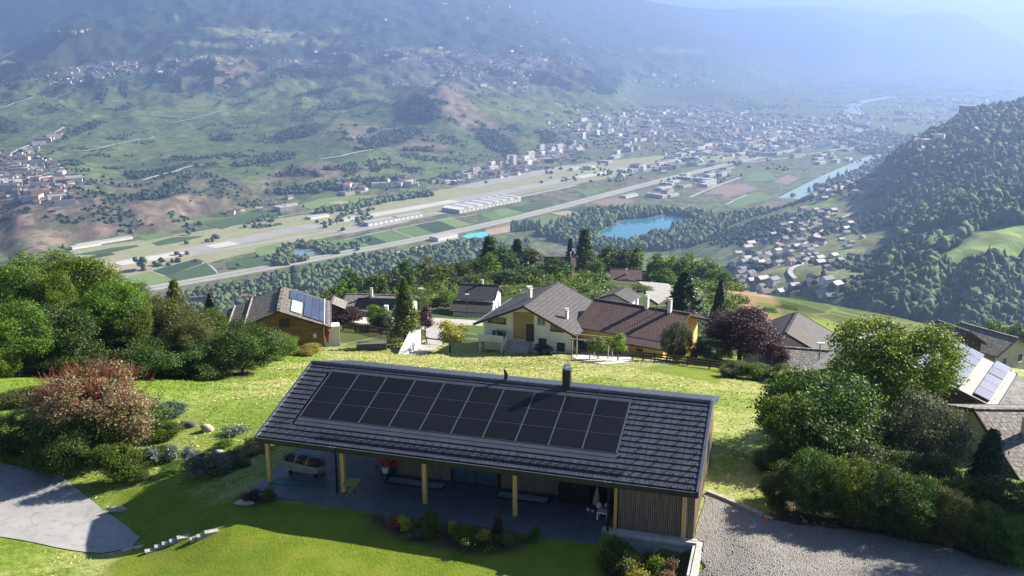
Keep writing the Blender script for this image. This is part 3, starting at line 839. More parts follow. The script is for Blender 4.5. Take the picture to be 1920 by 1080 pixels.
# downpipes with hoppers
for x in (4.3, 18.0):
    t = MB(); t.tube([(x, -.05, 2.34), (x, .1, 2.1), (x, .1, .02)], .055, 10)
    dp = t.build('downpipe', M_DARKMETAL, house, smooth=True)
    t = MB(); t.box(x - .13, x + .13, -.28, -.19, 2.45, 2.63); t.box(x - .1, x + .1, -.25, -.2, 2.34, 2.45); t.build('rainwater_hopper', M_DARKMETAL, dp)
    t = MB(); t.box(x - .15, x + .15, -.3, -.27, 2.63, 2.655); t.box(x - .15, x - .1, -.27, -.17, 2.63, 2.655); t.box(x + .1, x + .15, -.27, -.17, 2.63, 2.655); t.build('hopper_rim', M_TRIM, dp)
# concrete plinth, terrace, retaining wall
t = MB(); t.box(17.7, 22.05, .36, .54, -1.7, -.0); t.box(17.7, 22.05, .18, .359, -.22, -.02); t.build('plinth', M_CONC, house)
t = MB(); t.box(22.05, 22.35, -4.2, .5, -2.6, -.08); t.build('retaining_wall', M_CONC, house)
t = MB(); t.box(21.9, 22.0, -2.5, .12, -2.2, -.1); t.build('retaining_wall', M_CONC, house)
terr = thing('terrace', 'grey slab terrace under the roof of the long solar house', 'terrace', HO, YAW)
rnd = random.Random(2)
nx, ny = 18, 5
sl = (17.7 - (-.1)) / nx
for i in range(nx):
    for j in range(ny):
        x0 = -.1 + i * sl; y0 = -1.12 + j * .83; y1 = y0 + .83
        if i < 6 : pass
        t = MB(); g_ = .006
        t.box(x0 + g_, x0 + sl - g_, y0 + g_, y1 - g_, -.12, 0 + rnd.uniform(-.0025, .0025)); t.build('paving_slab', M_TERRACE, terr)
for i in range(6):
    for j in range(3):
        x0 = -.1 + i * sl; y0 = 3.03 + j * .83
        t = MB(); t.box(x0 + g_, x0 + sl - g_, y0 + g_, y0 + .83 - g_, -.12, rnd.uniform(-.0025, .0025)); t.build('paving_slab', M_TERRACE, terr)
# light wells let into the terrace
M_WELL = glass('light_well_glass', (.16, .26, .30), .12)
for k, (x0, x1) in enumerate(((6.05, 9.25), (11.95, 14.7))):
    lw = thing('light_well', ('left' if k == 0 else 'right') + ' one of two glazed light wells set flush in the terrace', 'light well', L2W((x0 + x1) / 2, 2.25, .004), YAW, 'light wells in the terrace')
    hw = (x1 - x0) / 2
    t = MB(); t.box(-hw, hw, -.4, -.31, 0, .05); t.box(-hw, hw, .31, .4, 0, .05); t.box(-hw, -hw + .1, -.31, .31, 0, .05); t.box(hw - .1, hw, -.31, .31, 0, .05); t.build('frame', M_DARKMETAL, lw)
    t = MB(); t.box(-hw + .1, hw - .1, -.31, .31, 0, .035); t.build('pane', M_WELL, lw)
# ------------------------------------------------------------------ things on the terrace
M_GREYCLOTH = mat('grey_tarpaulin', (.27, .29, .27), (.19, .205, .20), 2.2, .7, 0, 'Object', None, .4, 9)
cart = thing('garden_cart', 'grey boat-shaped handcart heaped with red cloth under the open roof', 'cart', L2W(1.75, 1.75, 0), YAW)
t = MB()
for (x0, x1, wb, wt) in ((-1.15, 1.05, .38, .55),):
    B = [(-.95, -wb, .22), (.75, -wb, .2), (.95, 0, .2), (.75, wb, .2), (-.95, wb, .22), (-1.05, 0, .24)]
    T = [(-1.2, -wt, .82), (.9, -wt, .66), (1.2, 0, .62), (.9, wt, .66), (-1.2, wt, .82), (-1.35, 0, .9)]
    T2 = [(a * .93, b * .88, c) for a, b, c in T]; B2 = [(a * .9, b * .85, c + .06) for a, b, c in B]
    n = 6; V = B + T + T2 + B2
    F = [tuple(reversed(range(6)))]
    for i in range(6):
        j = (i + 1) % 6
        F += [(i, j, 6 + j, 6 + i), (6 + i, 6 + j, 12 + j, 12 + i), (12 + i, 12 + j, 18 + j, 18 + i)]
    F.append((18, 19, 20, 21, 22, 23)); t.add(V, F)
t.build('tub', M_GREYCLOTH, cart)
rr = random.Random(5)
for k in range(5):
    t = MB(); t.ball((0, 0, 0), (.38, .28, .16), 10, 6, .14, rr)
    t.build('cloth_bundle', mat('red_cloth' if k % 2 else 'dark_cloth', (.30, .085, .075) if k % 2 else (.06, .055, .06), None, 4, .9), cart, loc=(-.7 + k * .3, rr.uniform(-.15, .15), .72 + .05 * (k % 3)))
for a, b in (((-.5, -.5, .62), (-.35, -.35, 1.15)), ((.1, -.5, .6), (.32, -.3, 1.08))):
    t = MB(); t.bar(a, b, .035); t.build('handle', mat('pale_stick', (.5, .46, .4), None, 3, .6), cart)
for sx in (-.75, .7):
    for sy in (-.36, .36):
        t = MB(); t.tube([(sx, sy - .04, .13), (sx, sy + .04, .13)], .13, 12); t.build('wheel', M_DARKMETAL, cart)
M_TEAL = mat('teal_rubber', (.05, .19, .20), (.035, .13, .15), 3, .6)
mat_ = thing('folded_mat', 'flat teal mat lying on the terrace in front of the grey cart', 'mat', L2W(1.0, .55, .004), YAW)
t = MB(); t.hexa([(-.5, -.3, 0), (.25, -.35, 0), (.4, .25, 0), (-.35, .3, 0)], [(-.5, -.3, .05), (.25, -.35, .07), (.4, .25, .05), (-.35, .3, .09)]); t.build('mat_panel', M_TEAL, mat_)
t = MB(); t.hexa([(.3, -.25, 0), (.8, -.2, 0), (.85, .05, 0), (.42, .1, 0)], [(.3, -.25, .05), (.8, -.2, .03), (.85, .05, .05), (.42, .1, .04)]); t.build('mat_flap', M_TEAL, mat_)
hose = MB()
hose.tube([(math.cos(a) * .22, math.sin(a) * .22, .03 + a * .003) for a in np.linspace(0, 12, 40)], .018, 5)
ho_ = hose.build('coiled_hose', M_TEAL, None, True, L2W(1.95, .7, .01), 0); tag(ho_, 'coiled teal garden hose on the terrace beside the teal mat', 'hose')
M_LIME = mat('lime_lacquer', (.30, .34, .05), (.25, .29, .045), 3, .45)
tab = thing('folding_table', 'small lime green folding table beside the left downpipe on the terrace', 'table', L2W(5.1, .15, 0), YAW + .12)
t = MB(); t.box(-.36, .36, -.42, .42, .70, .725); t.build('table_top', M_LIME, tab)
for sy in (-.34, .34):
    t = MB(); t.bar((-.3, sy, .7), (.3, sy, .01), .022); t.build('leg', M_LIME, tab)
    t = MB(); t.bar((.3, sy + .03, .7), (-.3, sy + .03, .01), .022); t.build('leg', M_LIME, tab)
pot = thing('flower_pot', 'white pot with trailing red flowers in front of the slatted wall', 'flower pot', L2W(5.9, 2.45, 0), YAW)
t = MB(); t.tube([(0, 0, .3), (0, 0, .62)], [.16, .2], 12); t.build('pot', mat('white_glaze', (.6, .58, .54), None, 3, .4), pot)
t = MB(); t.tube([(0, 0, 0), (0, 0, .3)], [.18, .1], 8); t.build('stand', M_DARKMETAL, pot)
rr = random.Random(8)
t = MB()
for k in range(90):
    c = Vector((rr.gauss(0, .3), rr.gauss(0, .12), .85 + rr.gauss(0, .12))); a = rr.uniform(0, 6.3)
    q = Vector((math.cos(a), math.sin(a), rr.uniform(-.5, .5))) * .05; w_ = Vector((0, 0, .05)) + Vector((rr.uniform(-.03, .03),) * 3)
    t.add([c - q, c - w_, c + q, c + w_], [(0, 1, 2, 3)])
t.build('blossom', mat('red_petal', (.5, .03, .03), None, 3, .6), pot, kind='stuff')
chair = thing('hanging_chair', 'grey rounded hanging chair in the open bay beside the red flowers', 'chair', L2W(4.9, 3.3, 0), YAW)
t = MB(); rr = random.Random(3)
V = []; F = []
for i in range(9):
    for j in range(9):
        u = (i / 8 - .5) * 2.4; v = j / 8 * 2.3
        V.append((math.sin(u) * .5 * math.sin(.35 + v), math.cos(u) * .45 * math.sin(.35 + v), .55 + (1 - math.cos(v)) * .55))
for i in range(8):
    for j in range(8): F.append((i * 9 + j, i * 9 + 9 + j, i * 9 + 10 + j, i * 9 + 1 + j))
t.add(V, F); t.build('shell', M_GREYCLOTH, chair, True)
t = MB(); t.tube([(0, .3, 1.6), (0, .3, 3.3)], .012, 6); t.build('rope', M_DARKMETAL, chair)
t = MB(); t.tube([(0, 0, .02), (0, .35, .05), (0, .5, .8), (0, .45, 1.3)], .03, 8); t.build('stand', M_DARKMETAL, chair)
cone = tag(MB().tube([(0, 0, 0), (0, 0, .95)], [.26, .03], 12).build('cone_lamp', mat('raw_linen', (.36, .32, .22), None, 4, .8), None, True, L2W(17.0, 2.55, 0)), 'pale cone-shaped garden lamp by the black cabinet on the terrace', 'lamp')
rr = random.Random(6)
ballspots = [(17.25, 1.95, .17, 'white'), (17.6, 2.05, .15, 'white'), (16.75, 1.75, .1, 'cream'), (16.98, 1.7, .08, 'cream'), (17.45, 1.85, .12, 'red')]
bl = ['largest white paper lantern beside the cone lamp on the terrace', 'second white paper lantern nearest the right downpipe', 'larger of two small cream balls before the cone lamp', 'smaller of two small cream balls before the cone lamp', 'small red ball between the two white lanterns on the terrace']
bcol = {'white': (.6, .58, .58), 'cream': (.5, .45, .36), 'red': (.45, .06, .08)}
for (x, y, r, c), lb in zip(ballspots, bl):
    o = MB().ball((0, 0, r), r, 12, 8).build('lantern_ball', mat('ball_' + c, bcol[c], None, 4, .7), None, True, L2W(x, y, .005 + (.12 if c in ('white', 'red') else 0)))
    tag(o, lb, 'ball', 'balls and lanterns on the terrace')
crate = tag(MB().box(-.55, .4, -.25, .25, 0, .125).build('low_crate', mat('dark_crate', (.06, .055, .05), None, 4, .8), None, False, L2W(17.35, 2.0, .002), YAW), 'dark low crate carrying the white paper lanterns', 'crate')
bench = thing('white_bench', 'low white bench beside the right downpipe at the terrace end', 'bench', L2W(17.55, 1.2, 0), YAW)
t = MB(); t.box(-.25, .3, -.2, .2, .36, .42); t.build('seat', mat('white_paint', (.62, .62, .62), None, 3, .5), bench)
for sx in (-.22, .24):
    t = MB(); t.box(sx - .03, sx + .03, -.18, .18, 0, .36); t.build('leg', MATS['white_paint'], bench)
t = MB(); t.box(-.75, .75, -.28, .28, 0, 1.9); cab = t.build('cabinet_body', mat('black_lacquer', (.01, .01, .011), None, 3, .3), None)
cb = thing('cabinet', 'tall black outdoor cabinet against the terrace wall', 'cabinet', L2W(15.92, 2.55, 0), YAW)
cab.parent = cb
for sx in (-1, 1):
    t = MB(); t.box(sx * .37 - .355, sx * .37 + .355, -.3, -.283, .04, 1.86); d = t.build('cabinet_door', MATS['black_lacquer'], cb)
    t = MB(); t.box(sx * .06 - .012, sx * .06 + .012, -.33, -.302, .9, 1.1); t.build('handle', M_TRIM, d)
# ------------------------------------------------------------------ the valley floor: fields, runway, roads, water
from mathutils.geometry import delaunay_2d_cdt
def c4(x, y): return (x / 3.376, y / 3.376 + 240)
def c5(x, y): return (x / 3.376 + 480, y / 3.376 + 260)
def c6(x, y): return (x / 3.376 + 900, y / 3.376 + 220)
def c7(x, y): return (x / 2.347 + 1350, y / 2.347 + 180)
def floor_sheet(name, pts, z, m, kind='structure', label=None, smooth_edges=0):
    P = [tuple(atZ(a, b, FLOOR + z)[:2]) for a, b in pts]
    c = np.mean(P, 0)
    mb = MB(); mb.add([(x - c[0], y - c[1], 0) for x, y in P], [tuple(range(len(P)))])
    o = mb.build(name, m, None, False, (c[0], c[1], FLOOR + z))
    if o.data.polygons[0].normal.z < 0: o.data.flip_normals()
    o['kind'] = kind
    return o
def strip(pix, width, z, name, m, world=False):
    """a road along a line of pixels on the valley floor, width in metres"""
    P = np.array([p if world else atZ(p[0], p[1], FLOOR + z)[:2] for p in pix])
    # resample
    d = np.concatenate([[0], np.cumsum(np.hypot(*(P[1:] - P[:-1]).T))])
    n = max(4, int(d[-1] / 60)); t = np.linspace(0, d[-1], n)
    P = np.stack([np.interp(t, d, P[:, 0]), np.interp(t, d, P[:, 1])], 1)
    for _ in range(3): P[1:-1] = (P[:-2] + 2 * P[1:-1] + P[2:]) / 4
    T = np.gradient(P, axis=0); T /= np.hypot(T[:, 0], T[:, 1])[:, None]
    Nn = np.stack([-T[:, 1], T[:, 0]], 1) * width / 2
    V = np.concatenate([np.c_[P - Nn, np.full(n, FLOOR + z)], np.c_[P + Nn, np.full(n, FLOOR + z)]])
    i = np.arange(n - 1)
    o = bpy.data.objects.new(name, npmesh(name, V, np.stack([i, i + 1, i + 1 + n, i + n], 1), m, False))
    link(o); o['kind'] = 'structure'
    return o
def fieldmat(name, c, rows=0.0, rot=30):
    m, nt, b = newmat(name)
    f, _ = noise_fac(nt, .02, 5, .65, 'Pos', None, .3, .7)
    colr = mixc(nt, f, c, tuple(v * .72 for v in c))
    f2, _ = noise_fac(nt, .12, 4, .7, 'Pos', None, .3, .7)
    colr = mixc(nt, f2, colr, tuple(v * 1.2 for v in c))
    if rows:
        g = N(nt, 'ShaderNodeNewGeometry'); mp = N(nt, 'ShaderNodeMapping'); mp.inputs['Rotation'].default_value = (0, 0, math.radians(rot))
        nt.links.new(g.outputs['Position'], mp.inputs['Vector'])
        w = N(nt, 'ShaderNodeTexWave', inp={'Scale': rows, 'Distortion': .6})
        nt.links.new(mp.outputs[0], w.inputs['Vector'])
        colr = mixc(nt, w.outputs['Fac'], colr, tuple(v * .4 for v in c))
    nt.links.new(colr, b.inputs['Base Color']); b.inputs['Roughness'].default_value = .95; b.inputs['Specular IOR Level'].default_value = .05
    MATS[name] = m
    return m
FG = fieldmat('field_green', (.11, .17, .06)); FL = fieldmat('field_light_green', (.15, .215, .075)); FD = fieldmat('field_dark_green', (.055, .10, .05), .055, 20)
FO = fieldmat('field_orchard', (.085, .14, .06), .035, 58); FT = fieldmat('field_tan', (.33, .27, .18)); FB = fieldmat('field_brown', (.21, .165, .13)); FA = fieldmat('airfield_grass', (.25, .255, .15))
M_RUN = mat('runway_concrete', (.52, .50, .46), (.43, .42, .39), .02, .85, 0, 'Object', c3=(.36, .35, .33))
M_ASPH = mat('grey_asphalt', (.31, .305, .295), (.26, .255, .25), .02, .85)
M_ROAD = mat('road_asphalt', (.34, .335, .325), (.28, .275, .27), .02, .85)
# airfield grass
floor_sheet('airfield', [(175, 505), (130, 470), (330, 440), (600, 398), (850, 352), (1100, 305), (1330, 282), (1420, 296), (1230, 318), (1000, 360), (860, 395), (640, 440), (430, 482), (300, 520), (230, 535)], .15, FA)
RW = [(219, 495), (348, 473.5), (500, 441), (601, 420), (730, 398), (856, 376), (960, 357), (1083, 333), (1211, 310), (1330, 290)]
strip(RW, 56, .45, 'runway', M_ASPH)
for a in (((219, 495), (345, 474)), ((395, 463), (440, 455)), ((605, 419.5), (730, 398), (853, 376.5)), ((1085, 332.6), (1150, 321))):
    strip(list(a), 40, .65, 'runway', M_RUN)
strip([(350, 480), (391, 471), (500, 455), (637, 431), (760, 410), (860, 391), (960, 372), (1080, 347)], 20, .45, 'taxiway', M_ASPH)
strip([(348, 473), (375, 478), (391, 471)], 30, .5, 'taxiway', M_ASPH)
strip([(870, 352), (960, 333), (1080, 311)], 70, .45, 'taxiway', M_ASPH)
strip([(640, 437), (760, 414)], 34, .5, 'taxiway', M_ASPH)
MW = [(120, 572), (267, 543), (400, 521), (500, 503), (640, 476), (800, 446), (900, 425), (980, 406), (1060, 386), (1161, 359), (1270, 331), (1374, 306), (1480, 283), (1560, 266), (1625, 250)]
mwp = [atZ(a, b, FLOOR)[:2] for a, b in MW]
def off(P, d):
    P = np.array(P); T = np.gradient(P, axis=0); T /= np.hypot(T[:, 0], T[:, 1])[:, None]
    return P + np.stack([-T[:, 1], T[:, 0]], 1) * d
strip(off(mwp, 0), 46, .3, 'motorway_verge', fieldmat('verge', (.2, .22, .12)), True)
for s in (-10, 10): strip(off(mwp, s), 15, .6, 'motorway', M_ROAD, True)
strip([(480, 540), (640, 500), (760, 468), (860, 446)], 9, .5, 'road', M_ROAD)
strip([c4(0, 800), c4(420, 745), c4(620, 690), c4(900, 630), c4(1120, 560), c4(1400, 500), c4(1688, 455)], 9, .5, 'road', M_ROAD)
strip([c4(800, 690), c4(890, 720), c4(1100, 680), c4(1688, 590)], 6, .5, 'road', M_ROAD)
strip([c4(1280, 850), c4(1370, 870), c4(1400, 910), c4(1370, 935)], 6, .5, 'road', M_ROAD)
strip([c5(0, 520), c5(270, 470), c5(480, 440)], 7, .5, 'road', M_ROAD)
strip([c5(560, 640), c5(830, 580), c5(1150, 510), c5(1400, 480)], 6, .75, 'road', M_ROAD)
strip([c5(850, 572), c5(1000, 628)], 5, .75, 'road', M_ROAD)
strip([(1374, 306), (1450, 300), (1560, 282), (1640, 262)], 14, .6, 'road', M_ROAD)
strip([c6(1330, 505), c6(1500, 430), c6(1650, 380)], 10, .6, 'road', M_ROAD)
strip([c6(1560, 550), c6(1688, 490)], 8, .6, 'road', M_ROAD)
strip([(1180, 262), (1260, 245), (1340, 232), (1420, 225)], 12, .6, 'road', M_ROAD)
fields = [(FG, c5, [(460, 650), (590, 622), (738, 681), (560, 715)]), (FD, c5, [(592, 621), (685, 603), (830, 656), (742, 680)]), (FG, c5, [(695, 604), (838, 576), (985, 627), (838, 658)]),
 (FG, c5, [(864, 570), (994, 546), (1122, 597), (1003, 624)]), (FD, c5, [(1000, 543), (1135, 515), (1266, 567), (1130, 599)]), (FL, c5, [(1142, 512), (1222, 497), (1368, 540), (1272, 566)]),
 (FL, c5, [(0, 690), (170, 652), (110, 758), (0, 790)]), (FG, c5, [(1420, 482), (1560, 446), (1688, 470), (1688, 484), (1500, 520)]), (FL, c5, [(270, 422), (430, 372), (640, 357), (848, 358), (836, 380), (560, 410), (350, 445)]),
 (FD, c5, [(0, 552), (158, 531), (165, 545), (0, 570)]), (FO, c5, [(0, 455), (140, 452), (240, 480), (0, 520)]), (FT, c5, [(450, 405), (520, 393), (600, 400), (560, 420)]),
 (FD, c4, [(965, 902), (1250, 825), (1300, 850), (1060, 935)]), (FO, c4, [(1064, 937), (1305, 853), (1360, 905), (1375, 925), (1150, 975)]), (FO, c4, [(1430, 850), (1688, 800), (1688, 870), (1440, 893)]),
 (FL, c4, [(700, 965), (960, 908), (1130, 980), (900, 1012)]), (FO, c4, [(960, 727), (1090, 692), (1298, 682), (1150, 720), (1000, 745)]), (FG, c4, [(840, 682), (1020, 646), (1108, 680), (920, 713)]),
 (FG, c4, [(1045, 602), (1200, 562), (1395, 572), (1130, 620)]), (FO, c4, [(1290, 612), (1640, 522), (1688, 560), (1400, 640)]), (FD, c4, [(490, 835), (690, 782), (730, 800), (560, 830)]),
 (FG, c4, [(1420, 485), (1560, 470), (1688, 462), (1640, 480), (1450, 515)]), (FD, c4, [(1600, 625), (1688, 605), (1688, 628), (1630, 637)]), (FT, c4, [(560, 900), (820, 870), (960, 830), (1200, 790), (1250, 805), (900, 900), (600, 940)]),
 (FG, c4, [(560, 680), (800, 640), (1000, 600), (1020, 610), (700, 690)]), (FO, c4, [(480, 800), (700, 760), (860, 740), (880, 750), (640, 800)]), (FT, c4, [(640, 860), (730, 840), (740, 850), (650, 875)]),
 (FB, c6, [(690, 540), (870, 505), (990, 530), (850, 575)]), (FD, c6, [(520, 590), (660, 560), (750, 590), (690, 620)]), (FT, c6, [(440, 605), (560, 590), (680, 625), (600, 640)]),
 (FG, c6, [(300, 650), (430, 612), (600, 645), (400, 690)]), (FB, c6, [(30, 710), (180, 670), (350, 680), (200, 740)]), (FB, c6, [(1420, 490), (1520, 430), (1688, 420), (1688, 480)]),
 (FG, c6, [(1560, 560), (1688, 500), (1688, 560), (1600, 575)]), (FG, c6, [(620, 470), (700, 445), (800, 460), (680, 500)]), (FL, c6, [(80, 590), (170, 575), (250, 600), (130, 625)]),
 (FL, c6, [(1180, 285), (1480, 255), (1530, 270), (1200, 302)]), (FT, c5, [(1450, 580), (1640, 545), (1620, 600), (1480, 612)]), (FO, c6, [(200, 575), (380, 535), (470, 550), (280, 600)]),
 (FL, c6, [(1290, 150), (1380, 140), (1390, 170), (1300, 180)]), (FG, c7, [(120, 340), (220, 330), (250, 370), (100, 380)]), (FB, c7, [(0, 395), (120, 390), (170, 410), (20, 450)]), (FG, c7, [(60, 460), (170, 420), (230, 450), (120, 480)]), (FB, c7, [(230, 380), (300, 345), (350, 360), (300, 390)]),
 (FG, c7, [(850, 60), (1000, 55), (1010, 70), (860, 80)]), (FT, c7, [(900, 90), (1000, 88), (1000, 96), (900, 100)])]
for i, (m, cf, pts) in enumerate(fields):
    floor_sheet('field', [cf(*q) for q in pts], .35 + .012 * i, m)
# water
def water_mat(name, c, rough=.08, amp=.15):
    m, nt, b = newmat(name)
    f, _ = noise_fac(nt, .01, 3, .5, 'Pos')
    nt.links.new(mixc(nt, f, c, tuple(v * .8 for v in c)), b.inputs['Base Color'])
    b.inputs['Roughness'].default_value = rough; b.inputs['Specular IOR Level'].default_value = .5
    f2, r2 = noise_fac(nt, .35, 3, .6, 'Pos'); bp = N(nt, 'ShaderNodeBump', inp={'Strength': amp, 'Distance': .3})
    nt.links.new(r2, bp.inputs['Height']); nt.links.new(bp.outputs[0], b.inputs['Normal'])
    return m
M_LAKE = water_mat('lake_water', (.035, .19, .26))
LAKE = [(735, 745), (780, 712), (830, 690), (880, 664), (930, 650), (1050, 640), (1170, 620), (1250, 628), (1320, 640), (1355, 665), (1345, 690), (1290, 682), (1230, 692), (1180, 715), (1165, 740), (1100, 745), (1020, 765), (1000, 785), (930, 802), (860, 798), (780, 778)]
floor_sheet('lake', [c6(*q) for q in LAKE], .5, M_LAKE)
floor_sheet('lake_shore', [c6(1000 + (x - 1040) * 1.0, y) for x, y in [(1040, 790), (1040, 770), (1110, 750), (1200, 745), (1290, 700), (1400, 700), (1480, 700), (1400, 740), (1250, 770), (1120, 800)]], .3, FL)
pond = [(305 + 68 * math.cos(a), 720 + 30 * math.sin(a)) for a in np.linspace(0, 6.1, 16)]
floor_sheet('pond', [c5(*q) for q in pond], .5, water_mat('pond_water', (.16, .24, .30)))
floor_sheet('swimming_pool', [c5(*q) for q in [(1300, 620), (1350, 600), (1470, 585), (1465, 632), (1360, 636)]], .6, water_mat('pool_water', (.10, .62, .72)))
M_RIV = water_mat('river_water', (.26, .34, .31), .3)
strip([c7(300, 452), c7(340, 430), c7(470, 362), c7(560, 322), c7(640, 285), c7(712, 255)], 55, .5, 'river', M_RIV)
strip([c7(752, 228), c7(720, 205), c7(690, 180)], 60, .5, 'river', M_RIV)
strip([c7(655, 172), c7(640, 158), c7(590, 138)], 60, .5, 'river', M_RIV)
strip([c7(612, 80), c7(585, 62), c7(580, 45), c7(620, 26), c7(700, 12), c7(790, -2)], 85, .5, 'river', M_RIV)
# ------------------------------------------------------------------ distant woods, houses, sheds
nR = len(lny)
tanel = ((Zv - CAMZ) / Yv).reshape(nR, NC)
cm = np.maximum.accumulate(tanel, 0)
VIS = (tanel >= np.vstack([np.full((1, NC), -9), cm[:-1]]) - .0035).ravel() & (np.abs(PXv - 960) < 1020) & (PYv > -25) & (PYv < 700)
rng = np.random.default_rng(12)
dX = (th[1] - th[0]) * Yv
dY = np.gradient(np.exp(lny)).repeat(NC)
AREA = dX * dY
LUM_FOREST = np.exp(-((LC - np.array((.036, .06, .031))) ** 2).sum(1) / .0012)
def pick(mask, n):
    """n random ground points where mask (a weight for each terrain vertex) is high"""
    w = mask * AREA * VIS
    if w.sum() <= 0: return np.zeros((0, 3))
    i = rng.choice(len(w), n, p=w / w.sum())
    x = Xv[i] + (rng.random(n) - .5) * dX[i]; y = Yv[i] + (rng.random(n) - .5) * dY[i]
    return np.stack([x, y, Hh(x, y)], 1)
def pmask(pix):
    return inpoly(PXv, PYv, pix).astype(float)
def ico(sub):
    bm = bmesh.new(); bmesh.ops.create_icosphere(bm, subdivisions=sub, radius=1.0)
    V = np.array([v.co[:] for v in bm.verts]); F = np.array([[v.index for v in f.verts] for f in bm.faces]); bm.free()
    return V, F
IC1, IC2 = ico(1), ico(2)
def scatter(name, P, hgt, wid, m, base=IC1, cone=None, jit=.36):
    """one mesh of many little crowns standing on points P"""
    V0, F0 = base; n = len(P); k = len(V0)
    S = rng.uniform(.65, 1.25, n)
    a = rng.uniform(0, 6.283, n); ca, sa = np.cos(a), np.sin(a)
    V = V0[None] * (1 + rng.uniform(-jit, jit, (n, k, 1)))
    if cone is not None:
        c = (rng.random(n) < cone)[:, None]
        tt = (V[:, :, 2] + 1) / 2
        fac = np.where(c, 1.15 * (1 - tt) + .06, 1.0)
        V[:, :, 0] *= fac; V[:, :, 1] *= fac; V[:, :, 2] = np.where(c, V[:, :, 2] * 1.35 + .3, V[:, :, 2])
    x = V[:, :, 0] * ca[:, None] - V[:, :, 1] * sa[:, None]; y = V[:, :, 0] * sa[:, None] + V[:, :, 1] * ca[:, None]
    W = wid * S * rng.uniform(.85, 1.2, n); H_ = hgt * S
    out = np.stack([x * W[:, None] / 2 + P[:, 0:1], y * W[:, None] / 2 + P[:, 1:2], (V[:, :, 2] * .5 + .42) * H_[:, None] + P[:, 2:3]], 2)
    F = (F0[None] + (np.arange(n) * k)[:, None, None]).reshape(-1, 3)
    o = bpy.data.objects.new(name, npmesh(name, out.reshape(-1, 3), F, m, False)); link(o); o['kind'] = 'stuff'
    return o
def woodmat(name, c1, c2):
    m, nt, b = newmat(name)
    g = N(nt, 'ShaderNodeNewGeometry')
    f, _ = noise_fac(nt, .006, 4, .6, 'Pos', None, .35, .65)
    colr = mixc(nt, f, c1, c2)
    hs = N(nt, 'ShaderNodeHueSaturation'); mr = N(nt, 'ShaderNodeMapRange', inp={'To Min': .55, 'To Max': 1.5})
    nt.links.new(g.outputs['Random Per Island'], mr.inputs['Value']); nt.links.new(mr.outputs[0], hs.inputs['Value']); nt.links.new(colr, hs.inputs['Color'])
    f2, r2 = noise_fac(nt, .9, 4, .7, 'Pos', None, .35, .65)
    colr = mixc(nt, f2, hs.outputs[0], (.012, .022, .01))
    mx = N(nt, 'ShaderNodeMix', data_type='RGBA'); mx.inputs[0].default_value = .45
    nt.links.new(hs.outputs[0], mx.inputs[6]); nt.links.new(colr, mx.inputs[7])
    nt.links.new(mx.outputs[2], b.inputs['Base Color']); b.inputs['Roughness'].default_value = .8; b.inputs['Specular IOR Level'].default_value = .1
    bp = N(nt, 'ShaderNodeBump', inp={'Strength': 1.0, 'Distance': 1.2}); nt.links.new(r2, bp.inputs['Height']); nt.links.new(bp.outputs[0], b.inputs['Normal'])
    return m
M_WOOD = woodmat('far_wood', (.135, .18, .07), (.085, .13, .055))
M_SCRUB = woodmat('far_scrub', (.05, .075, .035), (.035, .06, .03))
isR = ((PXv > 1240) & (Yv > 560) & (Yv < 3000) & (hgt > 8)).astype(float)
# woods on the right-hand spur and its gorge
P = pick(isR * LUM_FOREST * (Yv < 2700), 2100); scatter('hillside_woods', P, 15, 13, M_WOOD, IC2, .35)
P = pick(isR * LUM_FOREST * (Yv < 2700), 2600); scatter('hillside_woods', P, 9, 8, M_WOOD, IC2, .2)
vm = isR * (1 - LUM_FOREST) * (PXv < 1720) * sstep(.42, .6, n1)
P = pick(vm, 1500); scatter('hillside_scrub', P, 6, 7, M_SCRUB, IC2, .1)
gm = ((PXv > 1560) & (Yv > 860) & (Yv < 960)).astype(float)
P = pick(gm, 900); scatter('hillside_woods', P, 14, 11, M_WOOD, IC2, .2)
# riverside woods on the valley floor
flo = (hgt < 6).astype(float)
def lakeclear(P):
    q = [atZ(*c6(*a), FLOOR)[:2] for a in LAKE]
    d = polydist(P[:, 0], P[:, 1], q)
    return P[d < -6]
w1 = [(255, 575), (330, 555), (500, 520), (640, 492), (860, 458), (905, 452), (960, 445), (1005, 440), (980, 480), (900, 520), (640, 580), (420, 640)]
P = pick(flo * pmask(w1) * sstep(.36, .5, n3), 1700); scatter('riverside_woods', P, 11, 10, M_WOOD, IC2, .15)
w2 = [(1000, 442), (1060, 415), (1110, 398), (1170, 395), (1300, 398), (1345, 410), (1420, 398), (1500, 402), (1440, 470), (1350, 455), (1250, 470), (1200, 470), (1110, 470)]
P = lakeclear(pick(flo * pmask(w2), 2200)); scatter('lakeside_woods', P, 15, 11, M_WOOD, IC2, .2)
pl = np.array([atZ(a, b, FLOOR) for a, b in zip(np.linspace(958, 1012, 34), np.linspace(437, 430, 34))])
scatter('poplar_row', pl, 24, 5, M_WOOD, IC2, 0)
w3 = [c5(*q) for q in [(370, 470), (560, 440), (840, 380), (1100, 350), (1120, 362), (880, 395), (600, 450), (400, 475)]]
P = pick(flo * pmask(w3), 330); scatter('hedge_trees', P, 13, 12, M_WOOD, IC2, .1)
w4 = [c5(*q) for q in [(100, 790), (170, 690), (320, 655), (470, 680), (520, 730), (420, 740), (380, 700), (240, 690), (200, 730), (260, 760), (330, 755), (330, 770), (150, 810)]]
P = pick(flo * pmask(w4), 260); scatter('pond_trees', P, 9, 9, M_WOOD, IC2, .1)
w5 = [(1560, 262), (1640, 246), (1760, 262), (1700, 300), (1640, 325), (1560, 350), (1480, 372), (1490, 365), (1600, 322), (1650, 296), (1620, 290)]
P = pick(flo * pmask(w5), 900); scatter('river_bank_trees', P, 13, 13, M_WOOD, IC1, .2)
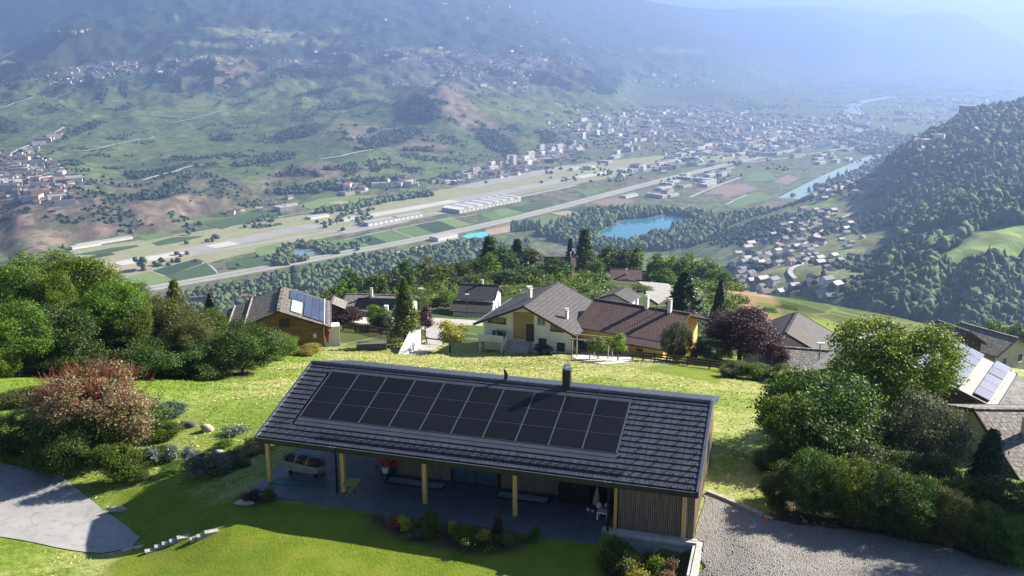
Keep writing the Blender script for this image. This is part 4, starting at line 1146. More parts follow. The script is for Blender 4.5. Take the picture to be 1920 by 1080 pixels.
wA = ((PXv > 560) & (PXv < 1900) & (PYv > 120) & (PYv < 345) & (hgt < 8)).astype(float)
P = pick(wA * sstep(.52, .6, n1) * sstep(.4, .55, n3), 3200); scatter('floor_trees', P, 9, 11, M_WOOD, IC1, .1)
wB = ((PXv > -30) & (PXv < 700) & (PYv > 380) & (PYv < 500) & (hgt < 6)).astype(float)
P = pick(wB * sstep(.6, .7, n3), 160); scatter('floor_trees', P, 8, 9, M_WOOD, IC2, .1)
# hillside beyond the airfield: scrub in the woods and along the gullies
hill = ((Yv > 2000) & (Yv < 9500) & (hgt > 5) & (PXv < 1250)).astype(float)
P = pick(hill * LUM_FOREST * (PYv > 130), 9000); scatter('vineyard_woods', P, 10, 13, M_SCRUB, IC1, .1)
P = pick(hill * (PYv > 150) * sstep(.55, .64, n1) * sstep(.5, .6, n3) * (Yv < 5200), 2200); scatter('vineyard_scrub', P, 6, 8, M_SCRUB, IC1, .05)
P = pick(hill * (PYv > 290) * (Yv < 3300) * sstep(.56, .66, n3) * (1 - .6 * bluff), 1300); scatter('bluff_scrub', P, 7, 8, M_SCRUB, IC1, .05)

# single broad trees that stand alone on the floor and the spur meadow
def lone_tree(px, py, h, label, floor=True):
    p = atZ(px, py, FLOOR) if floor else hit(px, py, 700, 3000)
    t = thing('lone_tree', label, 'tree', p)
    mb = MB(); mb.tube([(0, 0, -.5), (0, 0, h * .5)], [h * .035, h * .02], 6); mb.build('trunk', mat('bark', (.11, .08, .055), (.07, .05, .04), 4, .9), t)
    V = []; F = []; o = 0; r_ = random.Random(int(px)); B, T = IC2
    for k in range(11):
        c = np.array([r_.gauss(0, .24), r_.gauss(0, .24), .58 + r_.gauss(0, .15)]) * h; s = h * r_.uniform(.16, .27)
        V.append(B * s * (1 + rng.uniform(-.3, .3, (len(B), 1))) + c); F.append(T + o); o += len(B)
    cr = bpy.data.objects.new('crown', npmesh('crown', np.concatenate(V), np.concatenate(F), M_WOOD, False)); link(cr, t)
    return t
lone_tree(265, 506, 24, 'big round tree alone in the field below the runway end')
lone_tree(448, 503, 10, 'small lone tree beside the motorway at the left', True)
lone_tree(352, 441, 12, 'lone dark tree among the fields under the bluffs')
lone_tree(1855, 497, 9, 'single tree on the bright meadow of the right-hand spur', False)

# ---- houses
M_WALLS = [mat('render_white', (.74, .72, .68), None, .3, .8, vary=.1), mat('render_cream', (.62, .55, .45), None, .3, .8, vary=.1), mat('wall_brown', (.20, .13, .085), None, .4, .85, vary=.1), mat('wall_grey', (.42, .42, .43), None, .3, .8, vary=.1)]
M_ROOFS = [mat('roof_far_grey', (.15, .15, .165), None, .3, .7, vary=.2), mat('roof_far_brown', (.17, .115, .095), None, .3, .75, vary=.2), mat('roof_far_red', (.30, .14, .09), None, .3, .75, vary=.2), mat('roof_far_pale', (.40, .39, .40), None, .3, .6, vary=.15)]
M_WIN = mat('far_window', (.04, .05, .065), None, 1, .3)
def gable_house(l, w, h, rh, ov=.5, windows=True):
    """walls 0, roof 1, windows 2"""
    mb = MB(); a, b = l / 2, w / 2
    mb.add([(-a, -b, -2), (a, -b, -2), (a, b, -2), (-a, b, -2), (-a, -b, h), (a, -b, h), (a, b, h), (-a, b, h), (-a, 0, h + rh), (a, 0, h + rh)],
           [(0, 1, 5, 4), (2, 3, 7, 6), (1, 2, 6, 9, 5), (3, 0, 4, 8, 7)])
    mb.mat(1); k = rh / b
    for s in (-1, 1):
        e = [(-a - ov, s * (b + ov), h - ov * k + .12), (a + ov, s * (b + ov), h - ov * k + .12), (a + ov, 0, h + rh + .12), (-a - ov, 0, h + rh + .12)]
        if s > 0: e = [e[1], e[0], e[3], e[2]]
        mb.slab(e, .22)
    mb.box(l * .2, l * .2 + .6, .4, 1.0, h + rh * .3, h + rh + .9)
    mb.mat(2)
    if windows:
        for s in (-1, 1):
            for i in range(3):
                x = -a + l * (i + .5) / 3
                for z in ((1.0, 2.3),) + (((h - 2.0, h - .7),) if h > 5 else ()):
                    y = s * (b + .03)
                    q = [(x - .6, y, z[0]), (x + .6, y, z[0]), (x + .6, y, z[1]), (x - .6, y, z[1])]
                    mb.add(q if s < 0 else q[::-1], [(0, 1, 2, 3)])
            for i in range(2):
                yy = -b + w * (i + .5) / 2; x = s * (a + .03)
                for z in ((1.0, 2.3),) + (((h - 2.0, h - .7),) if h > 5 else ()):
                    q = [(x, yy - .6, z[0]), (x, yy + .6, z[0]), (x, yy + .6, z[1]), (x, yy - .6, z[1])]
                    mb.add(q if s > 0 else q[::-1], [(0, 1, 2, 3)])
    return mb
VAR = [gable_house(12, 9, 5.6, 2.6), gable_house(10, 9, 4.2, 2.4), gable_house(14, 10, 6.2, 3.0), gable_house(9, 7, 3.4, 1.8)]
def flat_block(l, w, h, floors, par=.6):
    mb = MB(); a, b = l / 2, w / 2
    mb.box(-a, a, -b, b, -2, h); mb.mat(1); mb.box(-a + .4, a - .4, -b + .4, b - .4, h, h + par * .5); mb.box(a * .2, a * .5, -b * .3, b * .3, h + par * .5, h + par * .5 + 1.6)
    mb.mat(2)
    for s in (-1, 1):
        for f in range(floors):
            z0 = .8 + f * (h - .6) / floors; z1 = z0 + (h / floors) * .48
            for i in range(max(3, int(l / 5))):
                n = max(3, int(l / 5)); x = -a + l * (i + .5) / n; ww = l / n * .32; y = s * (b + .04)
                q = [(x - ww, y, z0), (x + ww, y, z0), (x + ww, y, z1), (x - ww, y, z1)]
                mb.add(q if s < 0 else q[::-1], [(0, 1, 2, 3)])
            for i in range(3):
                yy = -b + w * (i + .5) / 3; ww = w / 3 * .3; x = s * (a + .04)
                q = [(x, yy - ww, z0), (x, yy + ww, z0), (x, yy + ww, z1), (x, yy - ww, z1)]
                mb.add(q if s > 0 else q[::-1], [(0, 1, 2, 3)])
    return mb
house_me = {}
ROOFN = ['grey', 'brown', 'red', 'pale']; WALLN = ['white', 'cream', 'timber', 'grey']
def house_mesh(v, w, r):
    if (v, w, r) not in house_me: house_me[(v, w, r)] = VAR[v].mesh('far_house', [M_WALLS[w], M_ROOFS[r], M_WIN])
    return house_me[(v, w, r)]
rr = random.Random(77)
LATER = []
villagemask = isR * (Yv < 2300)
spots = []
for (cx, cy, rx, ry, rot, n) in [(1440, 555, 85, 28, 15, 50), (1500, 430, 70, 30, -35, 50), (1440, 478, 75, 24, -15, 48), (1590, 345, 70, 26, -18, 80), (1700, 300, 60, 20, -20, 16), (1470, 520, 110, 60, -20, 46), (1565, 480, 60, 50, -20, 22), (1545, 545, 40, 18, 10, 10), (1540, 420, 40, 10, -20, 12), (1395, 500, 26, 10, -20, 6)]:
    P = pick(villagemask * blob(PXv, PYv, cx, cy, rx, ry, rot, .25), n)
    spots += [p for p in P]
keep = []
for p in spots:
    if all((p[0] - q[0]) ** 2 + (p[1] - q[1]) ** 2 > 14 ** 2 for q in keep): keep.append(p)
for p in keep:
    v = rr.choice([0, 0, 1, 2, 3, 1]); w = rr.choice([0, 0, 1, 2, 2, 3]); r = rr.choice([0, 0, 1, 1, 3, 0])
    o = bpy.data.objects.new('hillside_house', house_mesh(v, w, r)); link(o, None, p, rr.choice([.5, .6, 2.1, .4]) + rr.uniform(-.25, .25))
    s = rr.uniform(.9, 1.2); o.scale = (s, s, s)
    tag(o, None, 'house', '%s walls and %s roofs in the spur village' % (WALLN[w], ROOFN[r])); LATER.append((o, '%s-walled %s-roofed house in the right-hand spur village' % (WALLN[w], ROOFN[r])))
vroad = [hit(*c7(*q), 700, 2600)[:2] for q in [(700, 455), (620, 490), (530, 540), (440, 600), (370, 660), (375, 690), (410, 705), (350, 750), (300, 780), (330, 810)]]
def draped(name, P, width, lift, m, step=8):
    P = np.array(P); d = np.concatenate([[0], np.cumsum(np.hypot(*(P[1:] - P[:-1]).T))]); n = max(4, int(d[-1] / step)); t = np.linspace(0, d[-1], n)
    P = np.stack([np.interp(t, d, P[:, 0]), np.interp(t, d, P[:, 1])], 1)
    for _ in range(3): P[1:-1] = (P[:-2] + 2 * P[1:-1] + P[2:]) / 4
    T = np.gradient(P, axis=0); T /= np.hypot(T[:, 0], T[:, 1])[:, None]; Nn = np.stack([-T[:, 1], T[:, 0]], 1) * width / 2
    A, B = P - Nn, P + Nn; z = np.maximum.reduce([Hh(A[:, 0], A[:, 1]), Hh(B[:, 0], B[:, 1]), Hh(P[:, 0], P[:, 1])]) + lift
    V = np.concatenate([np.c_[A, z], np.c_[B, z]]); i = np.arange(n - 1)
    o = bpy.data.objects.new(name, npmesh(name, V, np.stack([i, i + 1, i + 1 + n, i + n], 1), m, False)); link(o); o['kind'] = 'structure'
    return o
draped('village_road', vroad, 6, 1.5, M_ROAD)
for q in ([(0, 205), (110, 178), (150, 170)], [(320, 232), (400, 215), (425, 208)], [(160, 285), (240, 268), (290, 258)], [(230, 222), (340, 221)], [(268, 340), (330, 322), (380, 310)], [(560, 195), (690, 190)], [(20, 290), (60, 270), (120, 240)], [(1240, 135), (1280, 120)], [(600, 300), (660, 290), (700, 282)]):
    draped('vineyard_track', [hit(a, b, 1800, 9000)[:2] for a, b in q], 9, 3, M_RUN, 40)
# buildings on the valley floor: hangars, industry, apartment blocks
def floor_building(name, label, cat, px, py, l, w, h, rz, mats, floors=0, group=None, z=None):
    p = atZ(px, py, FLOOR + .2)
    mb = flat_block(l, w, h, floors or 1) if floors else gable_house(l, w, h, h * .12, .3, False)
    o = mb.build(name, mats, None, False, p, rz); tag(o, label, cat, group)
    return o
d0 = atZ(601, 420, FLOOR); d1 = atZ(856, 376, FLOOR); RDIR = math.atan2(d1[1] - d0[1], d1[0] - d0[0])
WG = [M_WALLS[3], M_ROOFS[3], M_WIN]; WW = [M_WALLS[0], M_ROOFS[3], M_WIN]; WB = [M_WALLS[1], M_ROOFS[0], M_WIN]
def hangar(px, py, l, w, h, label, saw=0):
    t = thing('hangar', label, 'hangar', atZ(px, py, FLOOR + .2), RDIR)
    mb = MB(); mb.box(-l / 2, l / 2, -w / 2, w / 2, -1, h); mb.build('wall', M_WALLS[3], t)
    n = max(1, saw)
    for i in range(n):
        x0 = -l / 2 + i * l / n; x1 = x0 + l / n
        if saw:
            mb = MB(); mb.add([(x0, -w / 2, h), (x1 - .5, -w / 2, h), (x1 - .5, w / 2, h), (x0, w / 2, h), (x0, -w / 2, h + .2), (x1 - .5, -w / 2, h + 4), (x1 - .5, w / 2, h + 4), (x0, w / 2, h + .2)], [(0, 1, 5, 4), (1, 2, 6, 5), (2, 3, 7, 6), (3, 0, 4, 7), (4, 5, 6, 7)])
            mb.build('roof_bay', M_ROOFS[3] if i % 2 else M_WALLS[0], t)
        else:
            mb = MB(); mb.box(-l / 2 - .5, l / 2 + .5, -w / 2 - .5, w / 2 + .5, h, h + .8); mb.build('roof', M_ROOFS[3], t)
    for i in range(max(3, int(l / 14))):
        x = -l / 2 + l * (i + .5) / max(3, int(l / 14))
        mb = MB(); mb.box(x - 4, x + 4, -w / 2 - .15, -w / 2 - .02, .4, h * .72); mb.build('hangar_door', M_WALLS[0], t)
    return t
hangar(714, 418.5, 95, 20, 8, 'left one of the two low white-doored hangars beside the taxiway')
hangar(764, 409.5, 85, 18, 8, 'right one of the two low white-doored hangars beside the taxiway')
hangar(872, 393, 105, 60, 9, 'left wide hangar with striped sawtooth roof by the runway', 6)
hangar(930, 381, 130, 62, 9, 'right longer hangar with striped sawtooth roof by the runway', 9)
for (px, py, l, w, h, lb) in [(195, 455, 120, 16, 5, 'longest pale greenhouse at the left edge of the fields'), (160, 463, 60, 16, 5, 'short pale greenhouse beside the longest one'), (595, 408, 55, 22, 5, 'white low shed north of the runway'), (1180, 369, 60, 18, 6, 'long white shed beside the motorway'), (832, 447, 60, 26, 7, 'pale domed sports hall beside the motorway')]:
    floor_building('long_shed', lb, 'shed', px, py, l, w, h, RDIR, WW)
ind = [pick(flo * blob(PXv, PYv, cx, cy, rx, ry, -16, .2), n) for cx, cy, rx, ry, n in [(1290, 345, 75, 16, 34), (1450, 262, 170, 22, 60), (1580, 290, 60, 18, 24), (1240, 300, 80, 10, 14), (1120, 310, 60, 8, 10), (540, 387, 26, 6, 9), (700, 345, 60, 8, 8)]]
ind = [p for q in ind for p in q]; kept = []
for p in ind:
    if all((p[0] - q[0]) ** 2 + (p[1] - q[1]) ** 2 > 42 ** 2 for q in kept): kept.append(p)
blk = [flat_block(46, 26, 9, 2), flat_block(60, 22, 8, 2), flat_block(34, 30, 10, 3)]
blm = {}
for p in kept:
    v = rr.randrange(3); c = rr.choice(['white', 'grey', 'white', 'beige'])
    if (v, c) not in blm: blm[(v, c)] = blk[v].mesh('industrial_hall', {'white': WW, 'grey': WG, 'beige': WB}[c])
    o = bpy.data.objects.new('industrial_hall', blm[(v, c)]); link(o, None, (p[0], p[1], FLOOR + .2), RDIR + rr.choice([0, 0, 1.57]) + rr.uniform(-.08, .08))
    s = rr.uniform(.7, 1.15); o.scale = (s, s, rr.uniform(.8, 1.2))
    tag(o, None, 'hall', '%s industrial halls on the valley floor' % c); LATER.append((o, 'flat-roofed %s hall on the valley floor' % c))
tower = flat_block(18, 16, 40, 12)
o = tower.build('tower_block', WW, None, False, atZ(962, 313, FLOOR), RDIR); tag(o, 'tallest white tower block at the foot of the hill beyond the runway', 'tower block')
ap = flat_block(36, 14, 17, 5); apm = ap.mesh('apartment_block', WW); apm2 = ap.mesh('apartment_block', WB)
aps = np.concatenate([pick(blob(PXv, PYv, cx, cy, rx, ry, -18, .2) * (hgt < 60), n) for cx, cy, rx, ry, n in [(985, 302, 75, 12, 26), (905, 322, 40, 8, 9), (1130, 245, 70, 22, 20), (1200, 270, 60, 8, 10), (1420, 242, 50, 6, 8)]])
ka = []
for p in aps:
    if all((p[0] - q[0]) ** 2 + (p[1] - q[1]) ** 2 > 38 ** 2 for q in ka): ka.append(p)
for p in ka:
    k = rr.random() < .65
    o = bpy.data.objects.new('apartment_block', apm if k else apm2); link(o, None, p, RDIR + rr.choice([0, 1.57, .3])); s = rr.uniform(.75, 1.2); o.scale = (s, s, rr.uniform(.7, 1.5))
    tag(o, None, 'apartment block', '%s apartment blocks of the town' % ('white' if k else 'cream')); LATER.append((o, '%s apartment block of the town below the hill' % ('white' if k else 'cream')))
# the many small houses of the towns beyond: one mass
def town(name, regions, size=1.0):
    V, F, MI = [], [], []; off_ = 0
    for (cx, cy, rx, ry, rot, n) in regions:
        P = pick(blob(PXv, PYv, cx, cy, rx, ry, rot, .45), n)
        for p in P:
            mb = VAR[rr.choice([0, 1, 2, 3])] if rr.random() > .12 else ap
            a = rr.choice([.3, .4, 1.9, RDIR]) + rr.uniform(-.3, .3); s = rr.uniform(.9, 1.35) * size
            v = np.array(mb.v); c, sn = math.cos(a), math.sin(a)
            v = np.stack([v[:, 0] * c - v[:, 1] * sn, v[:, 0] * sn + v[:, 1] * c, v[:, 2] * (.6 if mb is ap else 1)], 1) * s + p
            w = rr.choice([0, 0, 1, 1, 3, 2]); r = rr.choice([0, 0, 1, 1, 2, 3])
            for f, m in zip(mb.f, mb.mi):
                if m == 2: continue
                F.append(tuple(i + off_ for i in f)); MI.append(w if m == 0 else 4 + r)
            V.append(v); off_ += len(v)
    me = bpy.data.meshes.new(name); me.from_pydata(np.concatenate(V).tolist(), [], F)
    for m in M_WALLS + M_ROOFS: me.materials.append(m)
    me.polygons.foreach_set('material_index', MI); me.update()
    o = bpy.data.objects.new(name, me); link(o); o['kind'] = 'stuff'
town('far_town', [(45, 335, 95, 38, 18, 420), (70, 275, 40, 7, -32, 45), (250, 128, 170, 12, -5, 200), (180, 140, 70, 8, -12, 80), (480, 390, 60, 6, -15, 14), (570, 116, 60, 4, 0, 60), (800, 108, 170, 15, 4, 300), (900, 135, 110, 22, 10, 210), (1010, 108, 70, 10, 6, 90), (770, 162, 40, 7, 0, 30)], 1.05)
town('far_town', [(1160, 232, 140, 26, 2, 330), (1330, 222, 120, 22, 0, 200), (1420, 260, 180, 22, -5, 200), (1000, 305, 90, 12, -18, 110), (860, 335, 60, 10, -12, 50), (720, 345, 90, 8, -4, 40), (1400, 190, 30, 4, 0, 8), (1440, 275, 170, 26, -6, 170), (1290, 300, 140, 12, -14, 60), (1250, 245, 160, 30, 0, 160)], 1.1)
town('far_campsite', [(500, 552, 150, 16, -8, 90)], .55)
town('far_village', [(1050, 60, 200, 40, 10, 110), (1330, 130, 120, 30, 6, 70), (1250, 145, 60, 16, 0, 50), (1700, 215, 160, 22, -8, 90), (1770, 260, 60, 16, -20, 40), (140, 60, 40, 6, -10, 14), (680, 30, 60, 16, 0, 22), (1700, 140, 90, 10, 0, 20), (480, 75, 70, 12, 0, 20)], 1.5)
# the castle hill's keep
ct = thing('castle', 'small stone castle on the rocky hill above the town', 'castle', hit(1383, 184, 4000, 12000))
mb = MB(); mb.box(-22, 22, -10, 10, -10, 12); mb.build('wall', M_WALLS[1], ct); mb = MB(); mb.box(14, 24, -6, 6, -8, 30); mb.build('tower', M_WALLS[1], ct)

# labels that count the look-alikes from the left of the picture
ONES = 'first second third fourth fifth sixth seventh eighth ninth tenth eleventh twelfth thirteenth fourteenth fifteenth sixteenth seventeenth eighteenth nineteenth'.split()
TENS = {2: ('twentieth', 'twenty'), 3: ('thirtieth', 'thirty'), 4: ('fortieth', 'forty'), 5: ('fiftieth', 'fifty'), 6: ('sixtieth', 'sixty'), 7: ('seventieth', 'seventy'), 8: ('eightieth', 'eighty'), 9: ('ninetieth', 'ninety')}
def ordinal(k):
    if k < 20: return ONES[k - 1]
    return TENS[k // 10][0] if k % 10 == 0 else TENS[k // 10][1] + '-' + ONES[k % 10 - 1]
byb = {}
for o, b in LATER: byb.setdefault(b, []).append(o)
for b, os_ in byb.items():
    os_.sort(key=lambda o: proj(o.location[0], o.location[1], o.location[2])[0])
    for k, o in enumerate(os_): o['label'] = b + (', %s from the left of its kind' % ordinal(k + 1) if len(os_) > 1 else '')
# ------------------------------------------------------------------ trees and shrubs
def crown_mesh(name, seed, nclump, per, R, H, z0, leaf, shape='round', spread=.16, lobes=9, dropout=.0, aspect=1.6, skirt=0.0):
    """leaves gathered in clumps; crown of half-width R, from z0 to H; returns a mesh of leaf-sized quads"""
    g = np.random.default_rng(seed)
    if shape == 'cone':
        t = g.random(nclump * 2) ** .62
        tier = np.floor(t * 13) / 13 + g.normal(0, .018, len(t))
        t = np.clip(tier, 0, 1) if lobes < 0 else t
        a = g.uniform(0, 6.283, len(t)); rr_ = R * (1 - t) * np.sqrt(g.uniform(.35, 1, len(t))) * (1 + .22 * np.sin(a * 5 + seed + 9 * t)) + .02 * R
        C = np.stack([np.cos(a) * rr_, np.sin(a) * rr_, z0 + (H - z0) * t - rr_ * .18], 1)[:nclump]
        sp = spread * R * (.35 + .65 * (1 - t[:nclump]))[:, None]
        Nn = np.stack([np.cos(a), np.sin(a), np.full(len(a), .5)], 1)[:nclump]
    else:
        Hc = (H - z0) / 2; mid = z0 + Hc
        L = g.normal(0, 1, (lobes, 3)); L /= np.linalg.norm(L, axis=1)[:, None]
        L *= g.uniform(.35, .80, (lobes, 1)); L[:, 2] = L[:, 2] * .9 + .05; L = np.concatenate([[[0, 0, .0]], L])
        r = np.concatenate([[.46], g.uniform(.14, .42, lobes)])
        k = g.choice(len(L), nclump * 3, p=r ** 2 / (r ** 2).sum())
        D = g.normal(0, 1, (len(k), 3)); D /= np.linalg.norm(D, axis=1)[:, None]
        Q = L[k] + D * (r[k] * g.uniform(.72, 1.06, len(k)))[:, None]
        d = ((Q[:, None] - L[None]) / 1.0); d = np.sqrt((d ** 2).sum(2)) / r[None]
        d[np.arange(len(k)), k] = 9
        ok = d.min(1) > .78
        Q, D = Q[ok], D[ok]
        hn = np.sin(Q[:, 0] * 7.3 + seed) + np.sin(Q[:, 1] * 6.7 + 2 * seed) + np.sin(Q[:, 2] * 8.1 + 3 * seed) + .5 * np.sin(Q[:, 0] * 13 + Q[:, 2] * 11)
        keepc = hn > -1.15
        Q, D = Q[keepc][:nclump], D[keepc][:nclump]
        if shape == 'bush':
            Q[:, 2] = np.maximum(Q[:, 2], -.98)
        C = Q * np.array([R, R, Hc]) + np.array([0, 0, mid])
        Nn = D; sp = np.full((len(C), 1), spread * R)
    n = len(C)
    P = (C[:, None] + g.normal(0, 1, (n, per, 3)) * sp[:, None] * np.array([1, 1, .75])).reshape(-1, 3)
    nn = np.repeat(Nn, per, 0) * .9 + g.normal(0, .75, (n * per, 3)) + np.array([0, 0, .25])
    nn /= np.linalg.norm(nn, axis=1)[:, None]
    P[:, 2] = np.maximum(P[:, 2], .03)
    u = np.cross(nn, g.normal(0, 1, nn.shape)); u /= np.linalg.norm(u, axis=1)[:, None] + 1e-9
    v = np.cross(nn, u); s = leaf * g.uniform(.55, 1.35, (len(P), 1))
    V = np.stack([P - u * s * aspect * .5, P - v * s * .42 - nn * s * .1, P + u * s * aspect * .5, P + v * s * .42 - nn * s * .1], 1).reshape(-1, 3)
    F = np.arange(len(V)).reshape(-1, 4)
    return npmesh(name, V, F, leafmat('leaf_default', (.06, .11, .02), (.04, .08, .02)), False)
def trunk_mesh(name, seed, H, r, limbs=5, spread=.4, lean=.05, fork=.3):
    rd = random.Random(seed); mb = MB()
    top = (rd.uniform(-lean, lean) * H, rd.uniform(-lean, lean) * H, H * .8)
    pts = [(0, 0, -.6), (top[0] * .2, top[1] * .2, H * .25), (top[0] * .6, top[1] * .6, H * .55), top]
    mb.tube(pts, [r * 1.25, r, r * .6, r * .12], 8)
    for k in range(limbs):
        a = k * 2.4 + rd.uniform(-.4, .4); t = fork + (0.75 - fork) * k / max(1, limbs)
        b = Vector((top[0] * t, top[1] * t, H * t)); L = H * spread * rd.uniform(.7, 1.1)
        e = b + Vector((math.cos(a) * L, math.sin(a) * L, L * rd.uniform(.4, .9))); m_ = (b + e) / 2 + Vector((0, 0, -L * .08))
        mb.tube([b, m_, e], [r * .45, r * .28, r * .06], 6)
    return mb.mesh(name, M_BARK, True)
M_BARK = mat('bark', (.11, .08, .055), (.07, .05, .04), 4, .9, bump=.4, bscale=12)
LM = {
 'dark': leafmat('leaf_dark', (.045, .083, .016), (.024, .05, .012), (.10, .15, .03), .33),
 'mid': leafmat('leaf_mid', (.075, .13, .018), (.045, .088, .016), (.16, .22, .035), .40),
 'bright': leafmat('leaf_bright', (.085, .145, .016), (.05, .10, .014), (.17, .225, .03), .40),
 'olive': leafmat('leaf_olive', (.085, .11, .028), (.05, .075, .022), (.15, .15, .035), .34),
 'grey': leafmat('leaf_grey', (.09, .11, .065), (.055, .075, .045), (.16, .17, .10), .25),
 'conifer': leafmat('needle_dark', (.028, .055, .022), (.018, .038, .018), (.05, .08, .03), .12),
 'thuja': leafmat('needle_thuja', (.085, .13, .020), (.05, .085, .018), (.13, .17, .03), .22),
 'purple': leafmat('leaf_purple', (.050, .022, .028), (.030, .014, .02), (.10, .055, .055), .25),
 'red': leafmat('leaf_red', (.27, .06, .04), (.20, .085, .048), (.32, .15, .10), .3),
 'pink': leafmat('leaf_plume', (.18, .125, .075), (.10, .095, .04), (.26, .18, .13), .3),
 'yellow': leafmat('leaf_yellow', (.26, .25, .05), (.17, .19, .035), (.33, .27, .07), .38),
 'blue': leafmat('leaf_bluegreen', (.07, .115, .075), (.05, .085, .06), (.20, .23, .22), .25),
 'white': leafmat('petal_white', (.10, .15, .13), (.06, .10, .06), (.45, .47, .55), .3),
}
PROTO = {}
def proto(kind):
    """crown and trunk of a kind at a nominal size, made once"""
    if kind in PROTO: return PROTO[kind]
    k = kind
    if k == 'big0': c = (crown_mesh('crown', 1, 760, 52, 5.2, 12, 1.4, .155, 'round', .075, 34), trunk_mesh('trunk', 1, 11, .32, 7), 12, 5.2)
    elif k == 'big1': c = (crown_mesh('crown', 2, 680, 50, 4.6, 11, 1.2, .145, 'round', .08, 28), trunk_mesh('trunk', 2, 10, .28, 6), 11, 4.6)
    elif k == 'big2': c = (crown_mesh('crown', 3, 640, 46, 4.2, 9.5, .8, .135, 'round', .085, 30), trunk_mesh('trunk', 3, 8.5, .24, 6), 9.5, 4.2)
    elif k == 'bush0': c = (crown_mesh('crown', 4, 760, 46, 3.4, 5.6, .1, .10, 'bush', .075, 36), trunk_mesh('trunk', 4, 3.6, .09, 6, .5, .05, .1), 5.6, 3.4)
    elif k == 'bush1': c = (crown_mesh('crown', 5, 420, 30, 2.2, 3.6, .05, .11, 'bush', .10, 22), trunk_mesh('trunk', 5, 2.4, .06, 5, .5, .05, .1), 3.6, 2.2)
    elif k == 'shrub0': c = (crown_mesh('crown', 6, 130, 22, 1.0, 1.3, .03, .075, 'bush', .13, 7), trunk_mesh('trunk', 6, .9, .03, 4, .5, .05, .1), 1.3, 1.0)
    elif k == 'shrub1': c = (crown_mesh('crown', 16, 80, 18, .6, 1.0, .03, .07, 'bush', .16, 6), trunk_mesh('trunk', 16, .7, .02, 4, .4, .05, .1), 1.0, .6)
    elif k == 'mid0': c = (crown_mesh('crown', 7, 170, 18, 4.5, 11, 1.0, .42, 'round', .11, 20), trunk_mesh('trunk', 7, 9.5, .28, 4), 11, 4.5)
    elif k == 'mid1': c = (crown_mesh('crown', 8, 190, 18, 3.8, 12, .8, .40, 'round', .12, 22), trunk_mesh('trunk', 8, 10, .26, 4), 12, 3.8)
    elif k == 'mid2': c = (crown_mesh('crown', 9, 150, 18, 4.8, 8.5, .4, .40, 'bush', .11, 20), trunk_mesh('trunk', 9, 7, .24, 4), 8.5, 4.8)
    elif k == 'small0': c = (crown_mesh('crown', 10, 170, 18, 2.1, 4.6, 1.4, .17, 'round', .12, 16), trunk_mesh('trunk', 10, 3.8, .12, 5), 4.6, 2.1)
    elif k == 'spruce0': c = (crown_mesh('crown', 11, 420, 20, 3.2, 14, .8, .30, 'cone', .12, -1, aspect=2.2), trunk_mesh('trunk', 11, 15, .24, 0), 14, 3.2)
    elif k == 'spruce1': c = (crown_mesh('crown', 12, 240, 16, 2.9, 13, .6, .42, 'cone', .14, -1, aspect=2.2), trunk_mesh('trunk', 12, 14, .22, 0), 13, 2.9)
    elif k == 'thuja0': c = (crown_mesh('crown', 13, 620, 24, 2.3, 9, .1, .16, 'cone', .15, 5, aspect=1.8), trunk_mesh('trunk', 13, 9, .16, 0), 9, 2.3)
    elif k == 'pine0': c = (crown_mesh('crown', 14, 330, 26, 1.8, 4.6, .3, .13, 'cone', .22, 5, aspect=2.6), trunk_mesh('trunk', 14, 4.6, .1, 0), 4.6, 1.8)
    PROTO[kind] = c
    return c
rt = random.Random(31)
def plant(name, label, cat, loc, kind, leafk, H=None, W=None, group=None, rz=None):
    """a tree or shrub: H total height, W half-width in metres"""
    cme, tme, h0, w0 = proto(kind)
    t = thing(name, label, cat, loc, rt.uniform(0, 6.28) if rz is None else rz, group)
    sz = (H or h0) / h0; sw = (W / w0) if W else sz
    for nm, me, m in (('trunk', tme, M_BARK), ('crown', cme, LM[leafk])):
        o = bpy.data.objects.new(nm, me); link(o, t); o.scale = (sw, sw, sz)
        o.material_slots[0].link = 'OBJECT'; o.material_slots[0].material = m
    return t
def plant_at(name, label, cat, px, pytop, Y, kind, leafk, wpx=None, group=None, sink=0.0):
    """put a plant at distance Y so that its top shows at pixel (px, pytop); wpx is its half-width in pixels"""
    top = atY(px, pytop, Y); z = hz(top[0], Y) - sink
    W = wpx * Y / (FPX * CP) * 1.12 if wpx else None
    return plant(name, label, cat, (top[0], Y, z), kind, leafk, max(.4, top[2] - z), W, group)
BT = 'broad_leaved_tree'
# --- trees on the left
G = 'trees at the left edge of the meadow'
plant_at(BT, 'tall green tree at the far left edge, cut by the frame', 'tree', 20, 476, 92, 'big0', 'mid', 95, G)
plant_at(BT, 'tallest leafy tree of the left group with sunlit crown', 'tree', 118, 466, 96, 'big0', 'bright', 88, G)
plant_at(BT, 'light green tree right of the tallest one in the left group', 'tree', 212, 514, 90, 'big1', 'bright', 68, G)
plant_at(BT, 'dark tree in front of the tallest tree of the left group', 'tree', 70, 560, 84, 'big1', 'dark', 90, G)
plant_at(BT, 'grey-green feathery tree behind the light green tree', 'tree', 258, 528, 108, 'big2', 'olive', 40, G)
plant_at(BT, 'rounded olive green tree in the middle of the left hedge', 'tree', 318, 560, 92, 'big2', 'olive', 72, G)
plant_at(BT, 'yellowish tree between olive tree and dark round shrub', 'tree', 372, 575, 98, 'big1', 'mid', 62, G)
plant_at('dense_shrub', 'dark round shrub at the right end of the left hedge', 'shrub', 448, 606, 90, 'bush0', 'dark', 66, G)
plant_at('dense_shrub', 'lower dark shrub right of the round shrub, before the timber chalet', 'shrub', 505, 628, 104, 'bush0', 'mid', 46, G)
plant_at('dense_shrub', 'dark undergrowth shrub below the olive tree at the meadow edge', 'shrub', 300, 640, 86, 'bush0', 'dark', 75, G)
